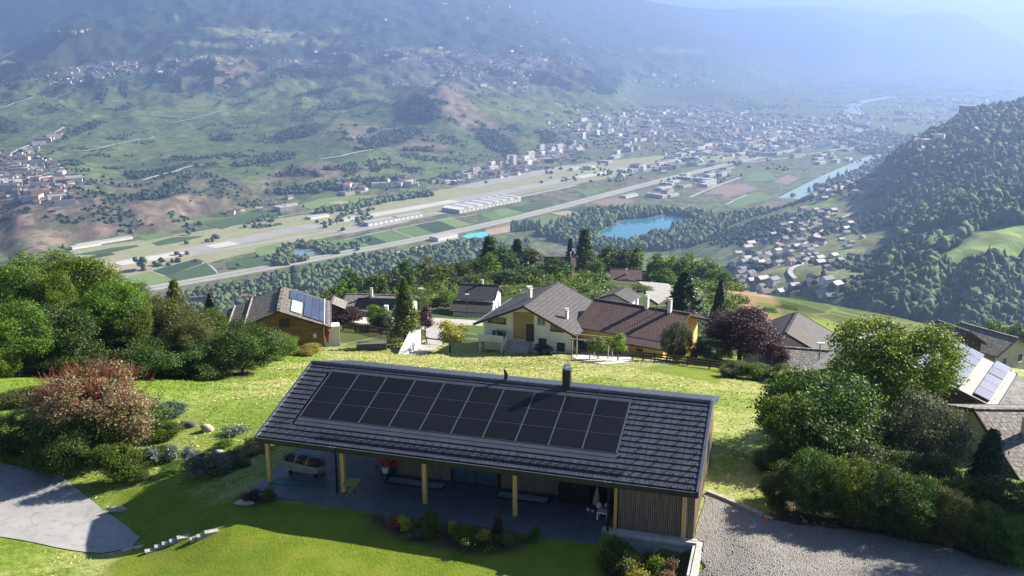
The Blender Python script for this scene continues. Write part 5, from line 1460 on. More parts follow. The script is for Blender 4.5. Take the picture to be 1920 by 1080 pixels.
plant_at('dense_shrub', 'dark undergrowth shrub below the light green tree', 'shrub', 200, 625, 86, 'bush0', 'dark', 80, G)
plant_at('dense_shrub', 'dark undergrowth shrub at the foot of the yellowish tree', 'shrub', 385, 640, 88, 'bush0', 'dark', 66, G)
plant_at('dense_shrub', 'dark undergrowth shrub left of the others under the tall trees', 'shrub', 110, 640, 84, 'bush0', 'dark', 80, G)
plant_at('dense_shrub', 'small olive shrub at the corner of the timber chalet', 'shrub', 572, 645, 110, 'bush1', 'yellow', 26)
plant_at('spruce_tree', 'small dark spruce peeping over the left hedge before the valley', 'tree', 393, 548, 128, 'spruce0', 'conifer', 22)
plant_at('spruce_tree', 'thin pine reaching above the middle of the left hedge', 'tree', 325, 530, 118, 'pine0', 'olive', 26)
plant_at('dense_shrub', 'bright green shrub at the left frame edge below the tall trees', 'shrub', 5, 640, 78, 'bush1', 'bright', 30)
for px_, py_, Y_, kd_, lf_, w_, lb_ in [(62, 484, 100, 'mid1', 'mid', 34, 'narrow upright tree between the two tall left trees'), (168, 492, 98, 'mid1', 'olive', 32, 'narrow olive tree right of the tallest left tree'), (95, 505, 88, 'big2', 'bright', 44, 'sunlit yellow-green tree in front of the tallest left tree'), (245, 560, 88, 'big1', 'mid', 44, 'upright green tree right of the light green tree'), (355, 600, 88, 'big2', 'olive', 40, 'small olive tree before the yellowish tree'), (20, 560, 80, 'big2', 'mid', 60, 'lower green tree at the left frame edge')]:
    plant_at(BT, lb_, 'tree', px_, py_, Y_, kd_, lf_, w_, G)
plant_at('dense_shrub', 'green garden shrub left of the grey round shrub', 'shrub', 330, 872, 49.5, 'bush1', 'mid', 28)
plant_at('dense_shrub', 'low dark shrub below the maple shrub beside the driveway', 'shrub', 262, 882, 49.5, 'bush1', 'dark', 26)
plant_at('dense_shrub', 'feathery olive shrub between garden flowers and terrace', 'shrub', 452, 880, 48.6, 'bush1', 'olive', 24)
# --- bush with red plumes
smoke = plant_at('smoke_bush', 'large rounded bush with red and pink plumes beside the driveway', 'bush', 172, 690, 54, 'bush0', 'pink', 102)
g_ = np.random.default_rng(5)
def plume_mesh(n, leaf, spread, zr, R, H):
    a = g_.uniform(0, 6.283, n); r = np.sqrt(g_.uniform(0, 1, n)) * R; b = np.stack([np.cos(a) * r, np.sin(a) * r, H * (.70 + .22 * np.sqrt(np.clip(1 - (r / R) ** 2, 0, 1)))], 1)
    V = []
    for i in range(n):
        d = np.array([b[i, 0] / R * .5, b[i, 1] / R * .5, 1.0]) + g_.normal(0, .22, 3); d /= np.linalg.norm(d); L = g_.uniform(.5, 1.1) * spread
        s = np.cross(d, g_.normal(0, 1, 3)); s /= np.linalg.norm(s)
        for k in range(5):
            p = b[i] + d * L * (k / 5); w = leaf * (1.1 - k * .16)
            V += [p - s * w, p + d * L * .12, p + s * w, p + d * L * .26]
    V = np.array(V); return npmesh('plume', V, np.arange(len(V)).reshape(-1, 4), LM['red'], False)
pl_o = bpy.data.objects.new('plume', plume_mesh(300, .05, .9, 1, 3.1, 5.6)); link(pl_o, smoke); s_ = smoke.children[0].scale; pl_o.scale = s_
pl_o.material_slots[0].link = 'OBJECT'; pl_o.material_slots[0].material = LM['red']; pl_o['label'] = 'red flower plumes on top of the bush'; pl_o['kind'] = 'stuff'
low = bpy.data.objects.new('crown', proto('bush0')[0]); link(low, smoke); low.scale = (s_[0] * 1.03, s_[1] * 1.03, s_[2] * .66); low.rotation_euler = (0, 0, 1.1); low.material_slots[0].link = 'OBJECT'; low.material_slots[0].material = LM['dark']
plant_at('dense_shrub', 'dark shrub at the left frame edge above the driveway', 'shrub', 20, 775, 54, 'bush0', 'dark', 70)
plant_at('dense_shrub', 'dark shrub between the red bush and the driveway', 'shrub', 105, 790, 51, 'bush0', 'dark', 60)
plant_at('dense_shrub', 'light green maple shrub at the right foot of the red bush', 'shrub', 215, 830, 49.5, 'bush1', 'mid', 44)
plant_at('dense_shrub', 'pale yellowish-green shrub left of the red bush', 'shrub', 45, 725, 62, 'bush1', 'olive', 50)
plant_at('dense_shrub', 'grey round shrub on the bank left of the terrace', 'shrub', 398, 850, 48.5, 'bush1', 'grey', 52)
plant_at('dense_shrub', 'fresh green shrub behind the grey round shrub', 'shrub', 440, 862, 50, 'bush1', 'mid', 30)
plant_at('dense_shrub', 'yellow-green hedge shrub outside the left corner post', 'shrub', 478, 838, 50.5, 'bush1', 'yellow', 34)
plant_at('dense_shrub', 'low dark shrub under the white flowers in the garden', 'shrub', 290, 850, 52, 'bush1', 'dark', 50)
plant_at('dense_shrub', 'low bright shrub above the white flower band', 'shrub', 300, 795, 56, 'bush1', 'bright', 40)
plant_at('dense_shrub', 'blue-green bushy perennial right of the red bush', 'shrub', 310, 758, 60, 'bush1', 'blue', 38)
plant_at('dense_shrub', 'grey-leaved perennial on the meadow beside the rock', 'shrub', 435, 808, 56, 'shrub0', 'blue', 34)
for k, (px, py, Y) in enumerate([(290, 838, 51.5), (318, 838, 51.8), (345, 840, 51.6), (368, 842, 51.4)]):
    plant_at('flowering_perennial', ['leftmost', 'second from left', 'third from left', 'rightmost'][k] + ' clump of pale blue-white flowers in the left garden', 'flowers', px, py, Y, 'shrub1', 'white', 15, 'white flowers in the left garden')
for k, (px, py, Y) in enumerate([(470, 818, 53), (455, 855, 50), (420, 832, 53)]):
    plant_at('garden_vegetable', ['bright leafy plant under the left eave corner', 'leafy plant between yellow hedge and grey shrub', 'leafy garden plant above the grey round shrub'][k], 'plant', px, py, Y, 'shrub0', 'bright', 24)
# --- right foreground
plant_at('dense_shrub', 'huge dark rounded shrub at the right edge of the meadow', 'shrub', 1560, 700, 50, 'bush0', 'dark', 128)
plant_at('dense_shrub', 'lower flank shrub left of the huge dark shrub', 'shrub', 1490, 745, 48.5, 'bush0', 'mid', 66)
plant_at('dense_shrub', 'dark shrub at the foot of the huge shrub by the gravel', 'shrub', 1600, 830, 46.5, 'bush0', 'dark', 90)
plant_at(BT, 'tall yellow-green tree behind the huge dark shrub', 'tree', 1688, 584, 64, 'big0', 'bright', 118)
plant_at('dense_shrub', 'grey-green willow shrub right of the huge dark shrub', 'shrub', 1742, 742, 49, 'bush0', 'grey', 78)
plant_at('dense_shrub', 'dark shrub below the grey-green willow by the gravel', 'shrub', 1720, 850, 45.5, 'bush0', 'dark', 80)
plant_at('pine_tree', 'young pine in front of the lichen-grey roof at the right', 'tree', 1862, 812, 47, 'pine0', 'conifer', 46)
plant_at('dense_shrub', 'dark shrub at the bottom right corner beside the gravel', 'shrub', 1900, 905, 43, 'bush0', 'dark', 78)
plant_at('dense_shrub', 'bright green sprig shrub between willow and corner shrub', 'shrub', 1812, 895, 43.5, 'bush1', 'mid', 40)
plant_at('dense_shrub', 'yellow-green low shrub at the gravel edge on the right', 'shrub', 1850, 950, 41.5, 'bush1', 'olive', 44)
# --- in the village
plant_at('thuja_tree', 'tall bright green conical thuja before the white garden wall', 'tree', 757, 525, 122, 'thuja0', 'thuja', 33)
plant_at(BT, 'purple plum tree right of the conical thuja', 'tree', 796, 572, 128, 'small0', 'purple', 22)
plant_at('dense_shrub', 'purple-leaved shrub beside the solar chalet gable', 'shrub', 648, 578, 150, 'bush1', 'purple', 34)
plant_at('dense_shrub', 'green rounded shrub in the white gravel garden', 'shrub', 705, 572, 146, 'bush1', 'mid', 26)
plant_at('dense_shrub', 'small dark ball shrub beside the white gravel garden', 'shrub', 722, 585, 142, 'bush1', 'conifer', 20)
plant_at(BT, 'small apple tree with yellowing leaves at the meadow edge', 'tree', 843, 602, 117, 'small0', 'yellow', 32)
plant_at(BT, 'left small fruit tree on the gravel by the yellow house', 'tree', 1122, 632, 107, 'small0', 'mid', 22)
plant_at(BT, 'right small fruit tree on the gravel by the yellow house', 'tree', 1160, 625, 104, 'small0', 'bright', 22)
plant_at('dense_shrub', 'dark shrub beneath the windows of the white chalet', 'shrub', 1018, 645, 113, 'bush1', 'purple', 18)
plant_at('dense_shrub', 'grey-green tree at the right corner of the yellow house', 'tree', 1272, 602, 104, 'bush0', 'grey', 26)
plant_at(BT, 'large round purple beech left of the lichen-grey roofs', 'tree', 1392, 574, 104, 'big2', 'purple', 72)
plant_at('dense_shrub', 'dark green shrub at the foot of the purple beech', 'shrub', 1330, 640, 102, 'bush0', 'dark', 42)
plant_at('dense_shrub', 'reddish shrub right of the purple beech by the roof', 'shrub', 1455, 640, 100, 'bush1', 'purple', 26)
plant_at('spruce_tree', 'broad blue-green spruce behind the red-tiled roof', 'tree', 1286, 508, 165, 'spruce0', 'conifer', 42)
plant_at('spruce_tree', 'slim dark spruce left above the purple beech', 'tree', 1352, 522, 150, 'spruce0', 'conifer', 20)
for k, (px, py, Y, lf, w) in enumerate([(1375, 678, 90, 'olive', 30), (1420, 680, 89, 'mid', 30), (1462, 682, 88, 'olive', 28)]):
    plant_at('climbing_vine', ['left', 'middle', 'right'][k] + ' leafy vine row on the low trellis at the meadow corner', 'vine', px, py, Y, 'bush1', lf, w, 'vines on the trellis')
for k, (px, py, Y, lf, w) in enumerate([(1500, 690, 84, 'yellow', 30), (1540, 705, 78, 'olive', 34), (1590, 700, 76, 'mid', 30), (1475, 720, 78, 'mid', 24)]):
    plant_at('dense_shrub', ['yellowish hedge shrub right of the trellis', 'olive hedge shrub below the grey roofs', 'green hedge shrub left of the tall yellow-green tree', 'small green shrub at the end of the rail fence'][k], 'shrub', px, py, Y, 'bush1', lf, w)
# --- wooded knoll behind the village
G = 'trees of the wooded knoll'
kn = [(668, 503, 214, 'mid0', 'dark', 28), (706, 508, 212, 'mid1', 'dark', 24), (735, 500, 235, 'mid1', 'conifer', 20), (757, 481, 262, 'mid0', 'dark', 26), (800, 486, 275, 'mid2', 'olive', 28), (835, 492, 280, 'mid0', 'mid', 24), (868, 486, 285, 'mid1', 'olive', 24), (918, 441, 305, 'spruce1', 'dark', 28), (945, 462, 300, 'mid0', 'dark', 26), (970, 447, 315, 'spruce1', 'conifer', 22), (990, 462, 318, 'mid1', 'dark', 22), (905, 478, 270, 'mid0', 'mid', 30), (870, 520, 240, 'mid0', 'dark', 34), (920, 510, 245, 'mid1', 'mid', 30), (960, 505, 245, 'mid0', 'dark', 32), (1000, 500, 250, 'mid2', 'dark', 34), (1040, 487, 255, 'mid0', 'dark', 34), (780, 545, 190, 'mid2', 'mid', 22), (838, 545, 205, 'mid2', 'bright', 24), (640, 530, 190, 'mid2', 'mid', 28), (610, 545, 180, 'mid2', 'olive', 26),
 (1069, 446, 345, 'spruce1', 'conifer', 11), (1097, 427, 345, 'spruce1', 'dark', 26), (1135, 455, 350, 'mid0', 'dark', 24), (1168, 460, 352, 'mid1', 'dark', 22), (1190, 456, 356, 'mid0', 'mid', 18), (1115, 482, 320, 'mid2', 'mid', 18), (1085, 530, 225, 'mid2', 'bright', 36), (1050, 540, 215, 'mid2', 'bright', 26), (1120, 510, 250, 'mid0', 'mid', 24), (1140, 540, 230, 'mid2', 'dark', 20), (1205, 535, 225, 'mid2', 'olive', 24), (1180, 545, 215, 'mid2', 'blue', 20),
 (1235, 470, 350, 'mid0', 'mid', 20), (1262, 478, 345, 'mid2', 'bright', 24), (1295, 478, 345, 'mid2', 'bright', 26), (1325, 484, 340, 'mid2', 'mid', 24), (1350, 500, 330, 'mid2', 'mid', 24), (1370, 520, 320, 'mid2', 'olive', 20), (1245, 505, 300, 'mid0', 'mid', 24), (1310, 530, 250, 'mid2', 'bright', 26), (1340, 545, 230, 'mid2', 'mid', 24), (1380, 540, 300, 'mid2', 'dark', 18), (1440, 588, 200, 'mid2', 'mid', 20), (1475, 592, 210, 'mid0', 'mid', 20), (1490, 585, 260, 'mid0', 'dark', 16), (680, 548, 200, 'mid2', 'dark', 30), (720, 552, 195, 'mid2', 'dark', 28)]
adj = {'dark': 'dark green', 'mid': 'green', 'bright': 'bright green', 'olive': 'olive green', 'conifer': 'very dark', 'blue': 'bluish green'}
where = lambda x: 'at the left end of the knoll' if x < 760 else ('on the knoll behind the low grey roofs' if x < 900 else ('on the knoll above the white chalet' if x < 1060 else ('near the brown roofs on the knoll' if x < 1210 else ('on the right flank of the knoll' if x < 1400 else 'below the dry slope at the right'))))
shp = {'mid0': 'rounded tree', 'mid1': 'tall tree', 'mid2': 'spreading bushy tree', 'spruce1': 'pointed conifer'}
seen = {}
ordw = ['', 'another ', 'a third ', 'a fourth ', 'a fifth ', 'a sixth ']
for (px, py, Y, kd, lf, w) in kn:
    base = adj[lf] + ' ' + shp[kd] + ' ' + where(px); c = seen.get(base, 0); seen[base] = c + 1
    lb = base if c == 0 else base + [', right of its twin', ', rightmost of three alike', ', last of four alike', ', last of five alike', ', last of six alike', ', last of seven alike'][c - 1]
    plant_at('spruce_tree' if kd == 'spruce1' else BT, lb, 'tree', px, py, Y, kd, lf, w, G)
G = 'trees at the gorge rim on the right'
for k, (px, py, Y, w, lf) in enumerate([(1768, 605, 235, 26, 'mid'), (1822, 600, 240, 24, 'blue'), (1872, 604, 236, 26, 'mid'), (1912, 612, 230, 22, 'dark'), (1795, 622, 215, 22, 'olive'), (1850, 632, 205, 26, 'mid')]):
    plant_at(BT, ['leftmost rounded tree', 'bluish rounded tree', 'green rounded tree between two roofs', 'dark tree cut by the right frame edge', 'small olive tree in the front', 'broad low tree in the front'][k] + ' at the gorge rim on the right', 'tree', px, py, Y, 'mid2', lf, w, G)
# understorey that covers the knoll's flanks
kp = []
for k in range(520):
    px = rt.uniform(620, 1500); Y = rt.uniform(170, 420)
    p = atY(px, 540, Y); kp.append((p[0], Y, hz(p[0], Y)))
kp = np.array(kp); kx, ky = proj(kp[:, 0], kp[:, 1], kp[:, 2])
okk = ~((kx > 1395) & (ky > 545)) & ~((kx > 1140) & (kx < 1270) & (ky > 515)) & ~((kx < 1000) & (ky > 575)) & ~((kx > 1270) & (kx < 1350) & (ky < 520) & (ky > 500) & (kp[:, 1] > 300))
def hedge_stuff(name, P, n_per, leaf, R, m, seed=3):
    g = np.random.default_rng(seed); V = []
    for p in P:
        s = g.uniform(.6, 1.3) * R
        q = g.normal(0, 1, (n_per, 3)); q /= np.linalg.norm(q, axis=1)[:, None]; q = q * np.array([s, s, s * .8]) * g.uniform(.6, 1.05, (n_per, 1)) + p + np.array([0, 0, s * .5])
        nn = q - p + g.normal(0, .6 * s, q.shape); nn /= np.linalg.norm(nn, axis=1)[:, None]
        u = np.cross(nn, g.normal(0, 1, nn.shape)); u /= np.linalg.norm(u, axis=1)[:, None]; v = np.cross(nn, u); w = leaf * g.uniform(.6, 1.4, (n_per, 1))
        V.append(np.stack([q - u * w, q - v * w * .6, q + u * w, q + v * w * .6], 1).reshape(-1, 3))
    V = np.concatenate(V)
    o = bpy.data.objects.new(name, npmesh(name, V, np.arange(len(V)).reshape(-1, 4), m, False)); link(o); o['kind'] = 'stuff'
    return o
hedge_stuff('knoll_undergrowth', kp[okk], 110, .33, 2.0, LM['mid'])
# --- planting bed in front of the terrace
bed = [(8.0, -1.9, 'shrub1', 'white', .5, .35, 'small white-flowering plant at the left end of the terrace bed'), (8.35, -2.1, 'shrub1', 'red', .55, .45, 'red-leaved low plant in the terrace bed'), (8.95, -2.15, 'shrub1', 'yellow', .75, .42, 'yellow-green mound beside the red plant in the terrace bed'), (10.15, -1.75, 'shrub0', 'dark', 1.15, .6, 'tall dark shrub in the middle of the terrace bed'), (10.3, -2.45, 'shrub1', 'olive', .6, .5, 'low brownish plant before the tall dark shrub'), (11.2, -1.95, 'shrub1', 'yellow', .6, .35, 'yellow flowering plant left of the bright green clump'), (11.85, -2.05, 'shrub0', 'bright', .7, .8, 'bright green flat-topped clump in the terrace bed'), (12.7, -2.2, 'shrub1', 'yellow', .7, .4, 'yellow-green plant right of the bright green clump'), (13.35, -1.85, 'shrub0', 'purple', 1.15, .36, 'tall thin purple plant at the right of the terrace bed'), (13.3, -2.5, 'shrub1', 'dark', .6, .6, 'dark low plant in front of the tall purple one'), (12.4, -2.75, 'shrub1', 'dark', .55, .6, 'dark low plant at the front edge of the bed'), (14.0, -2.2, 'shrub1', 'olive', .6, .4, 'olive plant at the right end of the bed'), (14.9, -1.6, 'shrub1', 'dark', .6, .45, 'dark round plant apart from the bed at the terrace edge'), (9.6, -2.5, 'shrub1', 'grey', .45, .45, 'grey low plant at the front of the terrace bed'), (.6, -1.75, 'shrub1', 'purple', .7, .5, 'brownish plant in the small bed at the left terrace corner'), (1.5, -1.5, 'shrub1', 'dark', .75, .5, 'dark plant in the small bed at the left terrace corner')]
for (a, b, kd, lf, H_, W_, lb) in bed:
    p = L2W(a, b); plant('bed_plant', lb, 'plant', (p[0], p[1], hz(p[0], p[1]) - .02), kd, lf, H_, W_, 'plants of the terrace bed')
pit = [(18.7, -.9, 'shrub0', 'mid', 1.5, .75, 'green bushy plant before the concrete plinth, leftmost'), (19.5, -1.3, 'shrub0', 'yellow', 1.4, .8, 'yellow-green plant before the concrete plinth'), (20.2, -.7, 'shrub0', 'olive', 1.5, .6, 'olive plant close to the concrete plinth'), (20.4, -1.8, 'shrub0', 'bright', 1.3, .7, 'bright green plant in front of the plinth'), (19.0, -2.2, 'shrub0', 'olive', 1.1, .8, 'olive mound at the lower frame edge before the plinth'), (21.0, -1.3, 'shrub1', 'pink', 1.1, .5, 'dry brownish plant beside the retaining wall'), (18.3, -1.9, 'shrub0', 'mid', 1.0, .6, 'low green plant at the lawn edge before the plinth'), (20.9, -2.6, 'shrub1', 'pink', .8, .6, 'tan dried plant near the retaining wall end'), (19.8, -3.0, 'shrub0', 'yellow', 1.0, .8, 'yellow-green mound at the bottom of the frame')]
for (a, b, kd, lf, H_, W_, lb) in pit:
    p = L2W(a, b); plant('bed_plant', lb, 'plant', (p[0], p[1], hz(p[0], p[1]) - .02), kd, lf, H_, W_, 'plants before the plinth')
for k, (px, py, Y, lf, w) in enumerate([(1475, 872, 43.0, 'dark', 46), (1535, 848, 42.2, 'dark', 56), (1598, 860, 41.7, 'mid', 54), (1660, 872, 41.2, 'dark', 58), (1722, 892, 40.6, 'dark', 56), (1782, 918, 40.0, 'olive', 50), (1842, 946, 39.2, 'dark', 54), (1904, 972, 38.4, 'mid', 56)]):
    plant_at('hedge_shrub', ['first', 'second', 'third', 'fourth', 'fifth', 'sixth', 'seventh', 'eighth'][k] + ' shrub from the kerb in the shady row along the gravel', 'shrub', px, py, Y, 'bush0', lf, w, 'shady row of shrubs along the gravel')
plant(BT, 'tall tree just outside the right frame edge shading the gravel', 'tree', (34.5, 50.0, -2.4), 'big2', 'mid', 15.5, 3.4)
plant(BT, 'second tall tree outside the right frame edge, nearer the camera', 'tree', (35.5, 45.0, -1.4), 'big2', 'dark', 14.0, 3.6)
for k, (px, py, Y, kd, lf, w, lb) in enumerate([(1465, 840, 47, 'bush0', 'dark', 50, 'dark lower shrub at the left foot of the huge shrub'), (1540, 870, 45.5, 'bush0', 'mid', 62, 'green shrub along the gravel below the huge shrub'), (1660, 900, 44.5, 'bush0', 'dark', 66, 'dark shrub along the gravel below the willow'), (1760, 935, 43, 'bush1', 'dark', 52, 'low dark shrub by the gravel left of the sprig shrub'), (1820, 1000, 40.5, 'bush1', 'mid', 46, 'low green shrub at the gravel corner lower right'), (1905, 990, 40, 'bush1', 'dark', 52, 'low dark shrub at the lower right frame corner')]):
    plant_at('dense_shrub', lb, 'shrub', px, py, Y, kd, lf, w)
# grass tufts and straw on the unmown meadow
g_ = np.random.default_rng(91)
X = g_.uniform(-42, 40, 90000); Y = g_.uniform(36, 122, 90000)
ok = (polydist(X, Y, LAWN) < -.1) & (polydist(X, Y, LAWN2) < 0) & (polydist(X, Y, DRIVE) < -.2) & (polydist(X, Y, GRAV) < -.2) & (np.abs(X) < Y * .56)
d_ = np.stack([X, Y], 1) - HO[:2]; la, lb_ = d_ @ HX[:2], d_ @ HY[:2]
ok &= ~((la > -.6) & (la < 22.5) & (lb_ > -1.5) & (lb_ < 11.3))
X, Y = X[ok], Y[ok]; Z = Hh(X, Y) + (fbm(X * 1.1, Y * 1.1, 31, 3) - .5) * .22
n = len(X); a = g_.uniform(0, 3.1416, n); s = g_.uniform(.0006, .0015, n) * Y; h = g_.uniform(.01, .06, n)
c, sn = np.cos(a) * s, np.sin(a) * s; tx, ty = g_.normal(0, .12, n), g_.normal(0, .12, n)
V = np.stack([np.stack([X - c, Y - sn, Z - .03], 1), np.stack([X + c, Y + sn, Z - .03], 1), np.stack([X + c * .6 + tx, Y + sn * .6 + ty, Z + h], 1), np.stack([X - c * .6 + tx, Y - sn * .6 + ty, Z + h], 1)], 1)
dryf = fbm(X / 9, Y / 9, 77, 3) * np.clip((X + 30) / 8, 0, 1)
for nm, msk, lf in (('dry_grass', dryf > .36, leafmat('straw_blade', (.45, .41, .19), (.31, .32, .10), (.52, .46, .25), .3, 1.5)), ('meadow_grass', dryf <= .36, leafmat('grass_blade', (.18, .26, .04), (.12, .20, .025), (.28, .30, .08), .35, 1.5))):
    v = V[msk].reshape(-1, 3); o = bpy.data.objects.new(nm, npmesh(nm, v, np.arange(len(v)).reshape(-1, 4), lf, False)); link(o); o['kind'] = 'stuff'
# ------------------------------------------------------------------ near paving: driveway, gravel, steps, kerb
def draped_sheet(name, poly, lift, m, step=.5, jitter=0.0, seed=1):
    """a sheet laid on the ground inside a polygon of world points"""
    poly = np.array([q[:2] for q in poly]); rd = np.random.default_rng(seed)
    B = []
    for i in range(len(poly)):
        a, b = poly[i], poly[(i + 1) % len(poly)]; n = max(1, int(np.hypot(*(b - a)) / step))
        for k in range(n): B.append(a + (b - a) * k / n + rd.normal(0, 1, 2) * jitter)
    B = np.array(B); lo, hi = B.min(0), B.max(0)
    X, Y = np.meshgrid(np.arange(lo[0], hi[0], step), np.arange(lo[1], hi[1], step)); X, Y = X.ravel() + rd.uniform(-.05, .05, X.size), Y.ravel() + rd.uniform(-.05, .05, Y.size)
    ok = polydist(X, Y, B) > step * .4
    pts = [Vector(q) for q in B] + [Vector((a, b)) for a, b in zip(X[ok], Y[ok])]
    edges = [(i, (i + 1) % len(B)) for i in range(len(B))]
    v, e, f, *_ = delaunay_2d_cdt(pts, edges, [list(range(len(B)))], 1, 1e-5)
    V = np.array([q[:] for q in v]); z = Hh(V[:, 0], V[:, 1]) + lift
    me = bpy.data.meshes.new(name); me.from_pydata(np.c_[V, z].tolist(), [], [tuple(q) for q in f]); me.materials.append(m)
    me.polygons.foreach_set('use_smooth', [True] * len(me.polygons)); me.update()
    if len(me.polygons) and me.polygons[0].normal.z < 0: me.flip_normals()
    o = bpy.data.objects.new(name, me); link(o); o['kind'] = 'structure'
    return o
M_DRIVE = mat('driveway_asphalt', (.30, .30, .305), (.24, .24, .25), .5, .9, 0, 'Pos', None, .35, 25, c3=(.20, .20, .205))
def crack(m, scale, w, c):
    nt = m.node_tree; b = nt.nodes['Principled BSDF']; src = b.inputs['Base Color'].links[0].from_socket
    g = N(nt, 'ShaderNodeNewGeometry'); nz = N(nt, 'ShaderNodeTexNoise', inp={'Scale': .8, 'Detail': 4}); nt.links.new(g.outputs['Position'], nz.inputs['Vector'])
    ad = N(nt, 'ShaderNodeVectorMath', operation='ADD'); nt.links.new(g.outputs['Position'], ad.inputs[0]); nt.links.new(nz.outputs['Color'], ad.inputs[1])
    ve = N(nt, 'ShaderNodeTexVoronoi', feature='DISTANCE_TO_EDGE', inp={'Scale': scale}); nt.links.new(ad.outputs[0], ve.inputs['Vector'])
    mr = N(nt, 'ShaderNodeMapRange', inp={'From Min': w * .4, 'From Max': w, 'To Min': .35, 'To Max': 0.0}); nt.links.new(ve.outputs['Distance'], mr.inputs['Value'])
    nt.links.new(mixc(nt, mr.outputs[0], src, c), b.inputs['Base Color'])
crack(M_DRIVE, .22, .006, (.08, .08, .08))
def gravel_mat():
    m, nt, b = newmat('loose_gravel')
    g = N(nt, 'ShaderNodeNewGeometry')
    v = N(nt, 'ShaderNodeTexVoronoi', inp={'Scale': 17.0}); nt.links.new(g.outputs['Position'], v.inputs['Vector'])
    hs = N(nt, 'ShaderNodeSeparateColor'); nt.links.new(v.outputs['Color'], hs.inputs[0])
    colr = mixc(nt, hs.outputs[0], (.17, .17, .168), (.30, .296, .288))
    f, _ = noise_fac(nt, .7, 5, .7, 'Pos', None, .35, .65); colr = mixc(nt, f, colr, (.20, .19, .175))
    nt.links.new(colr, b.inputs['Base Color']); b.inputs['Roughness'].default_value = .95; b.inputs['Specular IOR Level'].default_value = .1
    bp = N(nt, 'ShaderNodeBump', inp={'Strength': 1.0, 'Distance': .06}); nt.links.new(v.outputs['Distance'], bp.inputs['Height']); nt.links.new(bp.outputs[0], b.inputs['Normal'])
    MATS['loose_gravel'] = m
    return m
M_GRAVEL = gravel_mat()
draped_sheet('driveway', DRIVE, .035, M_DRIVE, .5)
grav = GRAV
draped_sheet('gravel_yard', grav, .03, M_GRAVEL, .5, .12)
# pebbles lying on the gravel
g_ = np.random.default_rng(21); gp = np.array(grav); X = g_.uniform(8, 30, 9000); Y = g_.uniform(33, 52, 9000); ok = polydist(X, Y, gp) > .2
X, Y = X[ok], Y[ok]; Pb = np.stack([X, Y, Hh(X, Y) + .035], 1)
V0, F0 = IC1; nP = len(Pb); s_ = g_.uniform(.015, .045, (nP, 1, 1))
Vp = V0[None] * np.array([1, .8, .6]) * s_ * (1 + g_.uniform(-.25, .25, (nP, len(V0), 1))) + Pb[:, None]
po = bpy.data.objects.new('loose_pebbles', npmesh('loose_pebbles', Vp.reshape(-1, 3), (F0[None] + (np.arange(nP) * len(V0))[:, None, None]).reshape(-1, 3), mat('pebble', (.30, .296, .288), (.19, .19, .185), 3, .9, 0, 'Pos'), False)); link(po); po['kind'] = 'stuff'
M_STONE = mat('pale_stone', (.36, .35, .32), (.27, .265, .24), 1.5, .85, 0, 'Object', None, .35, 12, c3=(.20, .195, .18))
# kerb stones along the gravel
ka_, kb_ = hit(1326, 924, 30, 90), hit(1452, 979, 30, 90); kd = (kb_ - ka_); n = 6
for k in range(n):
    a = ka_ + kd * k / n; b = ka_ + kd * (k + .97) / n
    if k == n - 1: b = ka_ + kd * (k + .8) / n
    t = MB(); t.box(0, float(np.hypot(*(b - a)[:2])), -.13, .13, -.2, .13 if k < n - 1 else .09)
    o = t.build('kerb_stone', M_STONE, None, False, (a[0], a[1], hz(a[0], a[1]) + .02), math.atan2(kd[1], kd[0])); tag(o, ['first kerb stone at the house corner', 'second kerb stone from the house corner', 'third kerb stone from the house', 'fourth kerb stone from the house', 'fifth kerb stone, beside the orange marker', 'broken last kerb stone in the gravel'][k] + ' along the gravel yard edge', 'kerb stone', 'kerb stones of the gravel yard')
p = hit(1437, 977, 30, 90)
tag(MB().tube([(0, 0, 0), (0, 0, .24)], [.07, .055], 10).build('orange_cap', mat('orange_plastic', (.75, .20, .03), None, 3, .5), None, True, p), 'small orange pipe cap standing at the kerb end', 'pipe cap')
# stone steps on the bank
st = [(243, 1030, .75, .35), (262, 1026, .5, .3), (290, 1031, .9, .36), (308, 1023, .9, .36), (322, 1017, .9, .36), (336, 1012, .9, .36), (351, 1006, .95, .38), (372, 1009, .8, .32), (387, 1003, .9, .34), (403, 996, .95, .36)]
on = ['lowest', 'second', 'third', 'fourth', 'fifth', 'sixth', 'seventh', 'eighth', 'ninth', 'topmost']
for k, (px, py, l, w) in enumerate(st):
    p = hit(px, py, 25, 80); t = MB(); t.hexa([(-l / 2, -w / 2, -.3), (l / 2, -w / 2, -.3), (l / 2, w / 2, -.3), (-l / 2, w / 2, -.3)], [(-l / 2 + .02, -w / 2 + .02, .04), (l / 2 - .03, -w / 2, .05), (l / 2, w / 2, .04), (-l / 2, w / 2 - .03, .045)])
    o = t.build('stone_step', M_STONE, None, False, p, .35 + .03 * (k % 3)); tag(o, on[k] + ' pale stone step climbing from the driveway to the lawn', 'step', 'stone steps on the bank')
def rock(px, py, r, label, m, sq=(1, .8, .75)):
    p = hit(px, py, 25, 120); V0, F0 = IC2; g = np.random.default_rng(int(px)); V = V0 * np.array(sq) * r * (1 + g.uniform(-.22, .22, (len(V0), 1)))
    o = bpy.data.objects.new('boulder', npmesh('boulder', V, F0, m, False)); link(o, None, (p[0], p[1], p[2] + r * .3)); tag(o, label, 'boulder')
M_PINK = mat('pink_granite', (.48, .38, .33), (.34, .28, .25), 2, .9, bump=.4, bscale=8)
rock(388, 808, .42, 'pinkish boulder on the meadow left of the house', M_PINK)
rock(352, 800, .42, 'dark boulder beside the pinkish one', mat('dark_rock', (.12, .11, .11), (.07, .07, .07), 2, .9, bump=.4, bscale=8), (1.6, .9, .7))
rock(222, 958, .35, 'pale flat boulder at the driveway edge', M_STONE, (1.5, .7, .5)); rock(410, 852, .3, 'white stone behind the grey round shrub', M_STONE)
